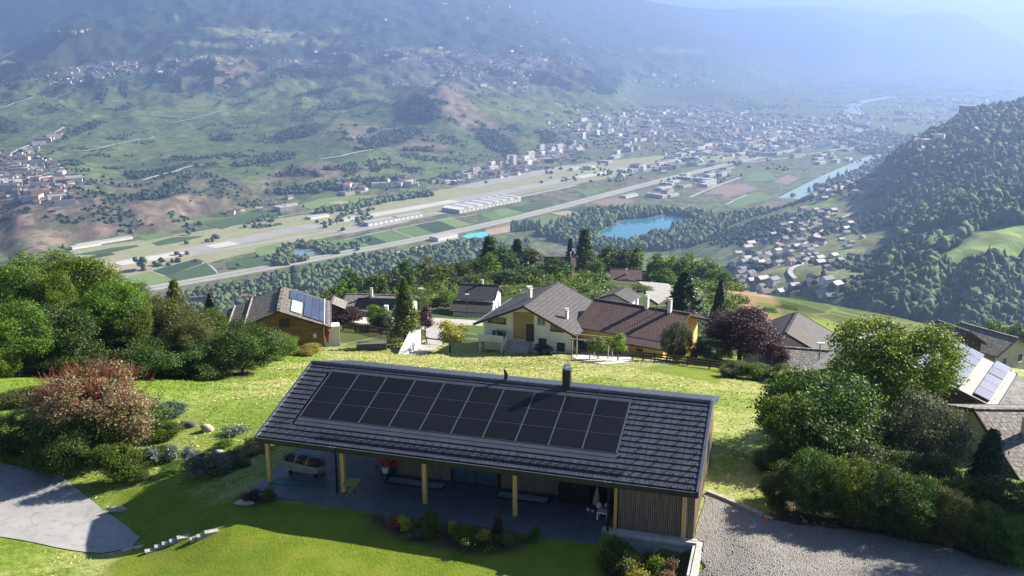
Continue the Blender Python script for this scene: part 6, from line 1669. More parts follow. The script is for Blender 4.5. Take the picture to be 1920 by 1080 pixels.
rock(458, 946, .3, 'pale edging stone at the small corner bed', M_STONE, (1.5, .5, .6)); rock(152, 822, .3, 'pale stone showing through the foot of the red bush', M_STONE)

# ------------------------------------------------------------------ village houses
def tilemat(name, c1, c2, sx, sy, rough=.7, bump=.6, blotch=None, mort=.06):
    """roof covering: courses and joints as fine relief on the roof plane (uv in metres)"""
    m, nt, b = newmat(name)
    uv = N(nt, 'ShaderNodeUVMap'); 
    br = N(nt, 'ShaderNodeTexBrick', inp={'Scale': 1.0, 'Mortar Size': mort, 'Mortar Smooth': .3, 'Brick Width': sx, 'Row Height': sy})
    br.inputs['Color1'].default_value = (*c1, 1); br.inputs['Color2'].default_value = (*c2, 1); br.inputs['Mortar'].default_value = (*[v * .35 for v in c2], 1)
    nt.links.new(uv.outputs[0], br.inputs['Vector'])
    f, _ = noise_fac(nt, .6, 5, .7, 'Object', None, .35, .65)
    colr = mixc(nt, f, br.outputs[0], tuple(v * .8 for v in c1))
    if blotch:
        f2, _ = noise_fac(nt, 3.5, 5, .75, 'Object', None, .5, .68); colr = mixc(nt, f2, colr, blotch)
    nt.links.new(colr, b.inputs['Base Color']); b.inputs['Roughness'].default_value = rough; b.inputs['Specular IOR Level'].default_value = .25
    bp = N(nt, 'ShaderNodeBump', inp={'Strength': bump, 'Distance': .06}); bp.invert = True
    nt.links.new(br.outputs['Fac'], bp.inputs['Height']); nt.links.new(bp.outputs[0], b.inputs['Normal'])
    MATS[name] = m
    return m
T_GREY = tilemat('fibre_cement_grey', (.07, .065, .072), (.046, .044, .05), 2.6, .55, .6, .9)
T_RED = tilemat('red_brown_tile', (.13, .083, .078), (.085, .056, .055), .33, .40, .7, .8)
T_OLD = tilemat('weathered_slate', (.12, .108, .10), (.065, .06, .06), .5, .45, .85, .6, (.27, .25, .21))
T_LICH = tilemat('lichen_slate', (.19, .18, .17), (.13, .125, .12), .5, .45, .85, .5, (.38, .355, .33))
T_BROWN = tilemat('brown_tile', (.155, .095, .085), (.115, .072, .067), .3, .35, .75, .5)
T_DARK = tilemat('dark_tile', (.07, .065, .07), (.05, .048, .052), .3, .35, .7, .5)
T_PALE = tilemat('pale_sheet', (.25, .24, .225), (.20, .19, .18), .5, 3, .6, .4, (.33, .31, .28))
W_WHITE = mat('white_render', (.78, .76, .72), (.70, .68, .64), .6, .85); W_YELLOW = mat('ochre_render', (.72, .47, .15), (.62, .40, .13), .6, .85); W_LOG = mat('log_timber', (.30, .15, .06), (.16, .075, .035), 1.2, .75, 0, 'Object', (.4, .4, 3.5), .4, 6)
W_GREY = mat('grey_render', (.45, .44, .42), None, .6, .85); W_DARKW = mat('dark_timber', (.07, .045, .035), (.045, .03, .025), 1.5, .8, 0, 'Object', (4, 4, .4)); W_RED = mat('oxblood_paint', (.25, .03, .03), None, 2, .6); W_BRICK = mat('brick_red', (.33, .10, .06), None, 2, .7)
W_BEIGE = mat('beige_render', (.50, .42, .33), None, .6, .85)
def uvplane(name, quad, t, m, parent, u=None):
    """roof plane with uv in metres: quad = eave-left, eave-right, ridge-right, ridge-left"""
    mb = MB(); mb.slab(quad, t); o = mb.build(name, m, parent)
    q = [Vector(p) for p in quad]; e = (q[1] - q[0]).normalized(); nrm = e.cross(q[3] - q[0]).normalized(); s = nrm.cross(e)
    me = o.data; uvl = me.uv_layers.new(name='UVMap')
    for l in me.loops:
        d = me.vertices[l.vertex_index].co - q[0]; uvl.data[l.index].uv = (d.dot(e), d.dot(s))
    return o
def gable(t, L, wL, wR, zr, zL, zR, of=.8, os=.7, wallm=W_WHITE, roofm=T_GREY, th=.22, deep=4, wallL=None):
    """ridge along local y from 0 to L at x = 0; eaves at -wL and wR"""
    mb = MB(); a, b = -wL + os, wR - os; kL = (zr - zL) / wL; kR = (zr - zR) / wR
    za, zb, zc = zr - kL * (wL - os) - th, zr - kR * (wR - os) - th, zr - th
    V = []
    for y in (of, L - of): V += [(a, y, -deep), (b, y, -deep), (b, y, zb), (0, y, zc), (a, y, za)]
    mb.add(V, [(0, 1, 2, 3, 4), (9, 8, 7, 6, 5), (1, 6, 7, 2), (5, 0, 4, 9)])
    w = mb.build('wall', wallm, t)
    r1 = uvplane('roof_plane', [(-wL, L, zL), (-wL, 0, zL), (0, 0, zr), (0, L, zr)], th, roofm, t)
    r2 = uvplane('roof_plane', [(wR, 0, zR), (wR, L, zR), (0, L, zr), (0, 0, zr)], th, roofm, t)
    mb = MB(); mb.bar((0, -.02, zr + .02), (0, L + .02, zr + .02), .34, .1); mb.build('ridge_cap', roofm, r2)
    for x, z in ((-wL, zL), (wR, zR)):
        for y in (-.03, L + .03):
            mb = MB(); mb.bar((x, y, z - .1), (0, y, zr - .1), .06, .28); mb.build('verge_board', W_DARKW, t)
        mb = MB(); mb.tube([(x * 1.012, -.02, z - .05), (x * 1.012, L + .02, z - .05)], .07, 6); mb.build('gutter', M_TRIM, t)
    return w, a, b, za, zb
def opening(parent, face, u, z, w, h, y=None, x=None, m=M_GLASS, frame=None, name='window', shutters=None):
    """window on a wall: face 'F' (front wall at y) or 'R' / 'L' (side wall at x)"""
    fm = frame or M_FRAMEW
    def bx(mb, u0, u1, z0, z1, d0, d1):
        if face == 'F': mb.box(u0, u1, y - d1, y - d0, z0, z1)
        elif face == 'R': mb.box(x + d0, x + d1, u0, u1, z0, z1)
        else: mb.box(x - d1, x - d0, u0, u1, z0, z1)
    mb = MB(); bx(mb, u - w / 2 - .07, u + w / 2 + .07, z - .07, z + h + .07, -.05, .035); f = mb.build(name, fm, parent)
    mb = MB()
    n = 2 if w > .9 else 1
    for k in range(n):
        a = u - w / 2 + k * w / n; bx(mb, a + .03, a + w / n - .03, z, z + h, .037, .048)
    mb.build('pane', m, f)
    mb = MB(); bx(mb, u - w / 2 - .1, u + w / 2 + .1, z - .14, z - .075, 0, .12); mb.build('sill', fm, f)
    if shutters:
        for s in (-1, 1):
            mb = MB(); bx(mb, u + s * (w / 2 + .12 + w * .26) - w * .25, u + s * (w / 2 + .12 + w * .26) + w * .25, z - .05, z + h + .05, .02, .07); mb.build('shutter', shutters, f)
    return f
M_FRAMEW = mat('window_frame_white', (.6, .58, .55), None, 3, .6); M_FRAMED = mat('window_frame_dark', (.06, .04, .03), None, 3, .6)
M_PVB = pv_mat('blue_solar_glass', (.03, .038, .07), (.10, .115, .15), .3); M_PVG = pv_mat('pale_solar_glass', (.09, .105, .16), (.30, .32, .36), .35)
def chimney(parent, x, y, z0, z1, s=.5, m=None, cap=True):
    mb = MB(); mb.box(x - s / 2, x + s / 2, y - s / 2, y + s / 2, z0, z1); c = mb.build('chimney', m or W_WHITE, parent)
    if cap:
        mb = MB(); mb.box(x - s * .65, x + s * .65, y - s * .65, y + s * .65, z1, z1 + .08)
        for sx in (-1, 1): mb.bar((x + sx * s * .45, y, z1 + .08), (x + sx * s * .45, y, z1 + .3), .06)
        mb.box(x - s * .6, x + s * .6, y - s * .6, y + s * .6, z1 + .3, z1 + .36); mb.build('chimney_cap', W_GREY, c)
    return c
def ridge_frame(f, b, Y, name, label, ground=None):
    """thing whose local y runs along the ridge seen from pixel f (front) to b (back)"""
    P = atY(*f, Y); r = ray(*b); Q = np.array([0, 0, CAMZ]) + r * ((P[2] - CAMZ) / r[2])
    d = Q - P; L = float(np.hypot(d[0], d[1])); g = ground if ground is not None else hz(P[0], P[1])
    t = thing(name, label, 'house', (P[0], P[1], g), math.atan2(d[1], d[0]) - math.pi / 2)
    return t, L, P[2] - g
# timber chalet with blue panels
t, L, zr = ridge_frame((522, 584), (531, 537), 124, 'timber_chalet', 'timber chalet with weathered roof and blue solar panels left of the meadow')
w, a, b, za, zb = gable(t, L, 7.2, 6.8, zr, zr - 2.7, zr - 2.6, 1.4, 1.0, W_LOG, T_OLD, .3)
for k in range(7):
    mb = MB(); z = .3 + k * .42; mb.box(a + .3, b - .3, 1.34, 1.395, z, z + .39); mb.build('log_course', W_LOG, w)
opening(w, 'F', .6, zr - 2.5, 1.3, 1.0, y=1.33, frame=M_FRAMED, m=W_DARKW); opening(w, 'F', 4.6, .9, .35, .4, y=1.33, m=W_WHITE); opening(w, 'F', .2, .7, .4, .4, y=1.33, m=W_WHITE)
mb = MB(); mb.box(a + .15, a + .45, .2, .5, 0, zr - 2.3); mb.build('post', W_LOG, t)
mb = MB(); mb.tube([(b + .55, 1.2, 2.7), (b + .6, 1.1, .1)], .2, 8); mb.ball((b + .55, 1.15, 1.6), (.35, .3, 1.1), 8, 8, .25, random.Random(3)); mb.build('creeper', mat('creeper_red', (.32, .03, .03), (.12, .05, .03), 5, .7), t)
k = 2.6 / 6.8; an = math.atan(k)
def on_right(x, y, lift, L_=None): return (x + math.sin(an) * lift, y, zr - k * x + math.cos(an) * lift)
for i in range(5):
    for j in range(7):
        if i < 2 and j < 4: continue
        x0, y0 = 1.1 + i * 1.04, 1.2 + j * 1.7; 
        if y0 + 1.6 > L - .2: continue
        mb = MB(); mb.slab([on_right(x0 + 1.0, y0, .14), on_right(x0 + 1.0, y0 + 1.66, .14), on_right(x0, y0 + 1.66, .14), on_right(x0, y0, .14)], .06); mb.build('solar_panel', M_PVB, t)
for i in range(4):
    y0 = 1.7 + i * 1.5; mb = MB(); mb.slab([on_right(2.9, y0, .16), on_right(2.9, y0 + 1.42, .16), on_right(1.5, y0 + 1.42, .16), on_right(1.5, y0, .16)], .08); mb.build('solar_collector', mat('collector_glass', (.40, .56, .62), (.30, .46, .55), 1.5, .25, spec=.6), t)
mb = MB(); mb.bar((6.0, .1, zr - k * 6.0 + .12), (6.0, L, zr - k * 6.0 + .12), .12); mb.build('snow_rail', M_FRAMEW, t)
for x, z0 in ((-4.6, 0), (-7.1, 0)):
    mb = MB(); mb.bar((x, 0, zr + x * 2.7 / 7.2 + .1), (x, L, zr + x * 2.7 / 7.2 + .1), .16, .1); mb.build('verge_trim', M_STONE, t)
uvplane('roof_plane', [(-9.4, L, zr - 3.6), (-9.4, .6, zr - 3.6), (-7.2, .6, zr - 2.75), (-7.2, L, zr - 2.75)], .2, T_OLD, t)
for i in range(11):
    mb = MB(); mb.box(-.25, .25, 1.2 + i * 1.02, 2.1 + i * 1.02, zr + .06, zr + .16 + .05 * (i % 2)); mb.build('ridge_stone', T_LICH, t)
mb = MB(); mb.box(b + .05, b + 2.2, 1.6, 3.5, -2, 2.2); mb.build('white_annex', W_WHITE, t)
# white chalet
t, L, zr = ridge_frame((981, 574), (1047, 528), 116, 'white_chalet', 'white chalet with broad grey ribbed roof and outside stairs', None)
w, a, b, za, zb = gable(t, L, 6.9, 6.95, zr, zr - 3.05, zr - 3.15, 1.5, .9, W_WHITE, T_GREY, .25)
mb = MB(); mb.hexa([(-1.9, 1.42, 1.3), (.9, 1.42, 1.3), (.9, 1.47, 1.3), (-1.9, 1.47, 1.3)], [(-1.9, 1.42, zr - 1.4), (.9, 1.42, zr - 1.1), (.9, 1.47, zr - 1.1), (-1.9, 1.47, zr - 1.4)]); mb.build('ochre_porch_wall', mat('ochre_shade', (.40, .27, .12), None, .8, .85), w)
mb = MB(); mb.box(-.1, .95, 1.36, 1.41, 1.2, 3.5); d = mb.build('front_door', W_DARKW, w); mb = MB(); mb.box(.05, .8, 1.345, 1.358, 1.4, 3.3); mb.build('door_panel', M_FRAMED, d)
opening(w, 'F', 1.9, zr - 2.6, 1.0, .9, y=1.45, frame=M_FRAMEW); opening(w, 'F', 4.1, zr - 3.2, 1.7, .75, y=1.45, frame=M_FRAMED); opening(w, 'F', 2.1, .9, .9, .8, y=1.45, frame=M_FRAMED); opening(w, 'F', 4.6, .5, .9, .9, y=1.45, frame=M_FRAMED)
opening(w, 'F', -4.6, .8, .5, 1.3, y=1.45, frame=M_FRAMEW); opening(w, 'F', -3.9, .8, .5, 1.3, y=1.45, frame=M_FRAMEW); opening(w, 'F', -4.2, zr - 3.0, 2.4, .6, y=1.45, frame=M_FRAMED)
for yy in (3.5, 6.5, 9.5): opening(w, 'R', yy, .9, 1.0, 1.1, x=b, shutters=W_RED)
for i in range(7):
    mb = MB(); mb.box(-2.3, .6, -.9 + i * .32, 1.4, -.4 + i * .22, -.18 + i * .22); mb.build('stair_step', W_GREY, t)
mb = MB(); mb.bar((-2.4, -1.0, .8), (-2.4, 1.4, 2.3), .14, .5); mb.build('stair_wall', W_WHITE, t)
mb = MB(); mb.box(-6.0, -2.5, -.6, 1.4, 1.2, 1.4); mb.box(-6.0, -2.5, -.6, -.45, 1.4, 2.1); mb.build('balcony', W_WHITE, t)
mb = MB(); mb.box(-5.9, -5.7, -.5, -.3, -2, 1.2); mb.box(-2.9, -2.7, -.5, -.3, -2, 1.2); mb.build('balcony_support', W_WHITE, t)
chimney(t, -1.6, 6.5, zr - 1.6, zr + .55, .6); chimney(t, 4.6, 3.6, zr - 2.6, zr - 1.1, .4, W_WHITE)
mb = MB(); mb.tube([(b + .1, 1.45, 0), (b + .1, 1.45, zb)], .06, 6); mb.build('downpipe', W_DARKW, t)
for (x, y, z) in ((-3.6, 1.1, 2.2), (-3.2, 1.0, 2.0)):
    mb = MB()
    for i in range(9):
        aa = i * .7; mb.bar((x, y, z - .6), (x + math.cos(aa) * .7, y + math.sin(aa) * .4, z + .2 - .05 * (i % 3)), .1, .02)
    mb.build('potted_palm', LM['dark'], t)
# ochre house with red-brown tiles
Pl = atY(1127.5, 562, 122); r_ = ray(1294, 587.5); Pr = np.array([0, 0, CAMZ]) + r_ * ((Pl[2] - CAMZ) / r_[2])
d = Pl - Pr; Lh = float(np.hypot(d[0], d[1])); g0 = hz(Pr[0], Pr[1]) - .5
t = thing('ochre_house', 'ochre bungalow with red-brown tiled roof and two chimneys', 'house', (Pr[0], Pr[1], g0), math.atan2(d[1], d[0]) - math.pi / 2)
zr = Pr[2] - g0
w, a, b, za, zb = gable(t, Lh + .9, 6.1, 5.0, zr, zr - 2.25, zr - 1.7, .5, .8, W_YELLOW, T_RED, .22)
uvplane('roof_plane', [(-7.9, 6.6, zr - 2.68), (-7.9, -.05, zr - 2.68), (-6.6, -.05, zr - 2.26), (-6.6, 6.6, zr - 2.26)], .2, T_RED, t)
mb = MB(); mb.box(-7.3, -5.7, .4, 3.0, -3, zr - 2.75); mb.build('wall', W_YELLOW, t)
opening(w, 'L', 1.7, .9, 1.0, 1.0, x=-7.3, m=W_BRICK, frame=M_FRAMED); opening(w, 'L', 10.5, .9, 1.4, 1.1, x=a, frame=M_FRAMED); opening(w, 'L', 7.6, .1, 1.3, 2.0, x=a, m=W_BRICK, frame=M_FRAMED, name='door'); opening(w, 'L', 4.2, .1, 1.0, 2.0, x=a, m=W_BRICK, frame=M_FRAMED, name='door'); opening(w, 'L', 12.2, .9, 1.2, 1.1, x=a, frame=M_FRAMED)
chimney(t, -.4, 2.6, zr - .6, zr + 1.3, .45); chimney(t, -.3, 5.8, zr - .6, zr + 1.3, .45)
mb = MB(); mb.tube([(-1, 4.2, zr - .4), (-1, 4.2, zr + .7)], .06, 6); mb.build('vent_pipe', M_TRIM, t)
uvplane('roof_plane', [(5.0, -3.0, zr - 1.75), (5.0, 0, zr - 1.75), (.5, 0, zr - .5), (.5, -3.0, zr - .5)], .18, T_DARK, t)
def simple_house(px, py, Y, rz, L, w, h, rh, wallm, roofm, name, label, extras=None, sink=0.5, base=None):
    """house seen with its base centre at pixel (px, py)"""
    p = atY(px, py, Y); g = hz(p[0], p[1]) - sink if base is None else base
    t = thing(name, label, 'house', (p[0], p[1], g), rz)
    w_, a, b, za, zb = gable(t, L, w, w, h + rh, h, h, .5, .5, wallm, roofm, .2)
    for ch in t.children_recursive:
        pass
    for yy in (L * .3, L * .7): opening(w_, 'L', yy, h * .35, 1.0, 1.1, x=a); opening(w_, 'R', yy, h * .35, 1.0, 1.1, x=b)
    for xx in (-w * .4, w * .4): opening(w_, 'F', xx, h * .35, 1.0, 1.1, y=.5)
    if extras: extras(t, L, w, h, rh)
    return t
def roof_pix(name, label, e0, e1, r1, r0, Y, wallm, roofm, thick=.25, wall_to=3.0, extras=None, back=True):
    """house from a visible roof plane: eave left/right and ridge right/left pixels; Y is the distance of the left eave corner, the ridge lies rise above"""
    P0 = atY(*e0, Y); r = ray(*e1); P1 = np.array([0, 0, CAMZ]) + r * ((P0[2] - CAMZ) / r[2])
    e = (P1 - P0); L = np.hypot(e[0], e[1]); e = e / L; nrm = np.array([-e[1], e[0], 0])
    # ridge: find depth w and rise so that ridge-left projects to r0
    best = None
    for w in np.arange(2, 12, .1):
        Q = P0 + nrm * w
        rr_ = ray(*r0); z = CAMZ + rr_[2] * (Q[1] / rr_[1]); x = rr_[0] * (Q[1] / rr_[1])
        c = abs(x - Q[0])
        if best is None or c < best[0]: best = (c, w, z - P0[2])
    return P0, P1, L, best
# grey double-roofed house
def ex1(t, L, w, h, rh):
    uvplane('roof_plane', [(-7.6, L + .6, h - 1.9), (-7.6, .2, h - 1.9), (-4.2, .2, h - .5), (-4.2, L + .6, h - .5)], .2, T_DARK, t)
    mb = MB(); mb.box(-7.0, -4.0, .8, L, -4, h - 1.9); mb.build('wall', W_WHITE, t); chimney(t, .3, L * .45, h + rh - .5, h + rh + .7, .4)
simple_house(936, 592, 198, math.radians(78), 8.4, 4.2, 4.6, 2.2, W_WHITE, T_GREY, 'grey_roofed_house', 'small white house with two stepped grey roofs left of the chalet', ex1)
# low dark-roofed house behind the thuja
def ex2(t, L, w, h, rh):
    k2 = rh / w
    mb = MB(); mb.slab([(-w + .6, L - 2.5, h + .6 * k2 + .1), (-w + .6, 3, h + .6 * k2 + .1), (-1.2, 3, h + rh - 1.2 * k2 + .1), (-1.2, L - 2.5, h + rh - 1.2 * k2 + .1)], .06); mb.build('solar_array', M_PV, t)
    chimney(t, -.5, L * .62, h + rh - .4, h + rh + 1.0, .4); mb = MB(); mb.tube([(.3, L * .42, h + rh), (.3, L * .42, h + rh + 1.6)], .04, 5); mb.build('antenna', M_TRIM, t)
simple_house(778, 588, 166, math.radians(84), 12.5, 5.0, 2.8, 1.8, W_BEIGE, T_LICH, 'low_bungalow', 'low bungalow with dark solar field on its roof behind the thuja', ex2)
simple_house(622, 588, 150, math.radians(5), 5, 2.2, 2.6, 1.0, W_BRICK, T_LICH, 'garden_shed', 'small shed with red gable right of the timber chalet', None)
simple_house(1150, 572, 196, math.radians(-28), 7, 3.8, 2.4, 1.5, W_WHITE, T_GREY, 'pale_roofed_house', 'pale hipped roof between the chalet and the red-tiled roof')
# knoll houses
def ex3(t, L, w, h, rh):
    k2 = rh / w; mb = MB(); mb.slab([(-w + .9, L - 2.2, h + .9 * k2 + .12), (-w + .9, 2, h + .9 * k2 + .12), (-.3, 2, h + rh - .3 * k2 + .12), (-.3, L - 2.2, h + rh - .3 * k2 + .12)], .08); mb.build('solar_array', M_PV, t); chimney(t, 0, 2.0, h + rh - .3, h + rh + 1.4, .5)
simple_house(1080, 497, 336, math.radians(88), 13.5, 5.2, 4.4, 2.6, W_BEIGE, T_BROWN, 'hilltop_house', 'brown-roofed house with dark panels highest on the knoll', ex3)
def ex4(t, L, w, h, rh):
    uvplane('roof_plane', [(-9.2, L, h - 2.2), (-9.2, .5, h - 2.2), (-5, .5, h - .2), (-5, L, h - .2)], .2, T_BROWN, t); mb = MB(); mb.box(-8.7, -4.6, 1, L - .4, -5, h - 2.1); mb.build('wall', W_BEIGE, t)
    mb = MB(); mb.box(-6, -2, -3.2, .3, 1.5, 1.8); mb.box(-6, -2, -3.2, -2.9, -3, 1.5); mb.build('white_terrace', W_WHITE, t); chimney(t, -2.4, L * .5, h + rh - 1.4, h + rh + .3, .5)
simple_house(1203, 527, 338, math.radians(86), 11.5, 5, 4.6, 2.8, W_BEIGE, T_BROWN, 'stepped_roof_house', 'house with two stepped brown roofs beside the parked cars', ex4)
simple_house(1228, 500, 352, math.radians(70), 11, 4.4, 3, 2.2, W_DARKW, T_DARK, 'dark_roofed_house', 'dark-roofed house behind the stepped brown roofs')
simple_house(1255, 573, 300, math.radians(60), 5, 2.6, 2.2, 1.3, W_GREY, T_LICH, 'stone_shed', 'small stone shed in front of the parked cars')
simple_house(1192, 548, 310, math.radians(40), 4.6, 2.4, 2, 1.3, W_BEIGE, T_LICH, 'garden_hut', 'small hut below the stepped brown roofs')
# barn on the far lawn
simple_house(1568, 616, 376, math.radians(66), 20, 4.6, 2.8, 2.0, W_DARKW, T_BROWN, 'long_barn', 'long brown barn at the top of the bright lawn')
simple_house(1468, 588, 420, math.radians(60), 9, 4, 3, 2, W_GREY, T_LICH, 'flat_shed', 'pale-roofed shed left of the long barn')
simple_house(1490, 584, 420, math.radians(60), 7, 4, 3, 2.4, W_DARKW, T_DARK, 'small_barn', 'small dark barn between pale shed and long barn')
# grey roofs right of the purple beech
def ex5(t, L, w, h, rh):
    mb = MB()
    for i in range(4): mb.box(-w - .2, -w + .1, 1 + i * 2.6, 1.3 + i * 2.6, -3, h)
    mb.build('porch_pillar', W_GREY, t)
simple_house(1590, 690, 100, math.radians(74), 9.5, 4.6, 2.2, 1.5, W_DARKW, T_LICH, 'lichen_roof_house', 'low house with lichen-grey roof and dark porch behind the lamp post', ex5)
simple_house(1470, 662, 108, math.radians(-24), 10, 5.4, 2.6, 2.6, W_WHITE, T_DARK, 'hidden_house', 'grey-brown roofed house half hidden by the purple beech')
simple_house(1598, 662, 124, math.radians(-50), 8, 4.2, 2.6, 2.0, W_WHITE, T_PALE, 'white_gable_house', 'house with pale roof edge just left of the tall yellow-green tree')
# right-hand house with pale solar panels
A = atY(1906, 701, 75); r_ = ray(1866, 766); B = np.array([0, 0, CAMZ]) + r_ * ((A[2] - CAMZ) / r_[2])
ax = (A - B); LL = float(np.hypot(ax[0], ax[1])); rz = math.atan2(ax[1], ax[0]) - math.pi / 2
upv = np.array([-math.cos(rz), -math.sin(rz), 0]); Rg = B + upv * 7.2
t = thing('solar_roof_house', 'house at the right edge with pale solar panels on a light roof', 'house', (Rg[0], Rg[1], hz(Rg[0], Rg[1]) - .5), rz)
zr = B[2] + 2.5 - t.location[2]
w, a, b, za, zb = gable(t, LL + .1, 7.2, 7.2, zr, zr - 2.5, zr - 2.5, .7, .8, W_DARKW, T_PALE, .25)
k = 2.5 / 7.2; an = math.atan(k)
for i in range(5):
    for j in range(5):
        if i == 3: continue
        x0 = 1.0 + i * 1.2 + (0 if i < 3 else -.3); y0 = .5 + j * 1.86 + (.12 if j > 2 else 0)
        mb = MB(); mb.slab([on_right(x0 + 1.14, y0, .2), on_right(x0 + 1.14, y0 + 1.8, .2), on_right(x0, y0 + 1.8, .2), on_right(x0, y0, .2)], .08); mb.build('solar_panel', M_PVG, t)
for i in range(22):
    mb = MB(); y = .2 + i * LL / 22; mb.box(6.85, 7.05, y, y + .22, zr - k * 6.95 + .01, zr - k * 6.95 + .14); mb.build('snow_stop', W_WHITE, t)
mb = MB(); mb.box(7.25, 9.2, 0, LL, zr - 2.95, zr - 2.7); mb.build('lower_canopy', T_PALE, t)
# near lichen roof at the right edge
P0 = atY(1832.5, 767.5, 60)
t = thing('lichen_cottage', 'cottage under a lichen-grey roof with black chimney at the right edge', 'house', (P0[0] + 12, P0[1] - .3, P0[2] - 4.6), math.radians(90) - .03)
w, a, b, za, zb = gable(t, 12.2, 7.5, 5, 4.6, 2.6, 3.0, .6, .6, W_GREY, T_LICH, .25)
mb = MB(); mb.box(-3.0, -2.4, 9.6, 10.2, 3, 5.1); c = mb.build('chimney', W_GREY, t)
mb = MB(); mb.ball((-2.7, 9.9, 5.35), (.36, .36, .3), 8, 5); mb.tube([(-2.7, 9.9, 5.5), (-2.7, 9.9, 5.8)], .12, 8); mb.build('chimney_cap', M_DARKMETAL, c)
mb = MB(); mb.tube([(-2.9, 7.6, 3.6), (-2.9, 7.6, 4.6)], .07, 8); mb.build('vent_pipe', M_TRIM, t)
simple_house(1905, 668, 130, math.radians(30), 9, 4.6, 3, 2, W_BEIGE, T_LICH, 'far_right_house', 'pale roof beyond the solar house at the right frame edge')
simple_house(1815, 648, 128, math.radians(20), 6, 3.4, 3, 2.2, W_DARKW, T_OLD, 'small_gable_house', 'small white-edged gable peeping over the solar house')
# striped shelter roof between the shrubs
p = atY(1668, 800, 60); t = thing('ribbed_shelter', 'dark blue ribbed shelter roof glimpsed between the right shrubs', 'shelter', (p[0], p[1], hz(p[0], p[1])), .3)
for i in range(7):
    mb = MB(); mb.box(-1.6 + i * .5, -1.2 + i * .5, -1.5, 1.5, 2.3, 2.36 + .02 * (i % 2)); mb.build('roof_sheet', M_DARKMETAL if i % 2 else M_TRIM, t)
for sx in (-1.4, 1.6):
    for sy in (-1.3, 1.3): mb = MB(); mb.box(sx - .06, sx + .06, sy - .06, sy + .06, -.3, 2.3); mb.build('post', W_DARKW, t)

# ------------------------------------------------------------------ fences, walls, lamps, cars
def fence(name, label, pix, Ys, post_h, rails, step, m, pickets=0.0, lo=60):
    P = [hit(a, b, lo, 200) if y is None else np.array([*atY(a, b, y)[:2], 0]) for (a, b), y in zip(pix, Ys)]
    t = thing(name, label, 'fence', (P[0][0], P[0][1], hz(P[0][0], P[0][1])))
    o = np.array([t.location[0], t.location[1], t.location[2]]); pts = []
    for i in range(len(P) - 1):
        d = P[i + 1] - P[i]; n = max(1, int(np.hypot(d[0], d[1]) / step))
        for k in range(n + (i == len(P) - 2)): q = P[i] + d * k / n; pts.append(np.array([q[0], q[1], hz(q[0], q[1])]) - o)
    for q in pts: mb = MB(); mb.box(q[0] - .07, q[0] + .07, q[1] - .07, q[1] + .07, q[2] - .4, q[2] + post_h); mb.build('post', m, t)
    for a, b in zip(pts[:-1], pts[1:]):
        for z in rails: mb = MB(); mb.bar(a + [0, 0, z], b + [0, 0, z], .06, .16); mb.build('rail', m, t)
        if pickets:
            n = int(np.hypot(*(b - a)[:2]) / pickets); mb = MB()
            for k in range(n): q = a + (b - a) * (k + .5) / n; mb.box(q[0] - .06, q[0] + .06, q[1] - .09, q[1] - .04, q[2] + .08, q[2] + post_h - .02)
            mb.build('picket', m, t, kind='stuff')
    return t
M_FENCE = mat('dark_fence_wood', (.085, .05, .035), (.05, .032, .025), 2, .85)
fence('rail_fence', 'dark brown rail fence along the lower edge of the meadow', [(1185, 672), (1250, 680), (1330, 688), (1400, 694), (1470, 704)], [106, 100, 96, 92, 88], 1.1, (.35, .65, .95), 2.2, M_FENCE)
fence('picket_fence', 'dark picket fence around the white gravel garden', [(643, 611), (690, 612), (738, 616)], [142, 139, 134], 1.3, (.4, 1.0), 2.6, M_FENCE, .32)
fence('trellis_fence', 'grey slatted trellis at the meadow corner beside the vines', [(1465, 700), (1478, 728)], [86, 78], 1.5, (.4, .7, 1.0, 1.3), 1.8, mat('grey_wood', (.26, .23, .19), None, 2, .85))
fence('field_fence', 'thin fence at the far upper edge of the dark lawn strip', [(800, 652), (850, 652)], [124, 122], .9, (.7,), 2.5, M_FENCE)
def street_lamp(px, pytop, Y, label, double=False):
    q = atY(px, pytop, Y); g = hz(q[0], Y); h = q[2] - g; t = thing('street_lamp', label, 'lamp post', (q[0], Y, g))
    MB().tube([(0, 0, -.2), (0, 0, h - .1)], [.09, .06], 8).build('pole', M_TRIM, t); mb = MB(); mb.box(-.3, .45, -.14, .14, h - .1, h + .08); mb.build('lamp_head', W_WHITE, t)
street_lamp(788, 541, 150, 'dark street lamp right of the conical thuja'); street_lamp(875, 552, 176, 'white-headed street lamp before the stepped grey roofs'); street_lamp(1538, 644, 92, 'street lamp in front of the lichen-grey roof')
def car(px, py, Y, rz, m, label):
    q = atY(px, py, Y); g = hz(q[0], Y) + .25; t = thing('parked_car', label, 'car', (q[0], Y, g), rz, 'cars on the knoll parking')
    mb = MB(); mb.hexa([(-2.1, -.85, .3), (2.1, -.85, .3), (2.1, .85, .3), (-2.1, .85, .3)], [(-2.15, -.88, .85), (2.1, -.85, .75), (2.1, .85, .75), (-2.15, .88, .85)]); mb.hexa([(-1.9, -.8, .85), (1.0, -.8, .82), (1.0, .8, .82), (-1.9, .8, .85)], [(-1.5, -.65, 1.45), (.3, -.65, 1.45), (.3, .65, 1.45), (-1.5, .65, 1.45)]); mb.build('body', m, t)
    mb = MB(); mb.hexa([(-1.75, -.83, .9), (.9, -.83, .9), (.9, .83, .9), (-1.75, .83, .9)], [(-1.45, -.69, 1.36), (.28, -.69, 1.36), (.28, .69, 1.36), (-1.45, .69, 1.36)]); mb.build('window', M_GLASS, t)
    for sx in (-1.3, 1.3):
        for sy in (-.82, .82): mb = MB(); mb.tube([(sx, sy - .1, .32), (sx, sy + .1, .32)], .32, 12); mb.build('wheel', M_DARKMETAL, t)
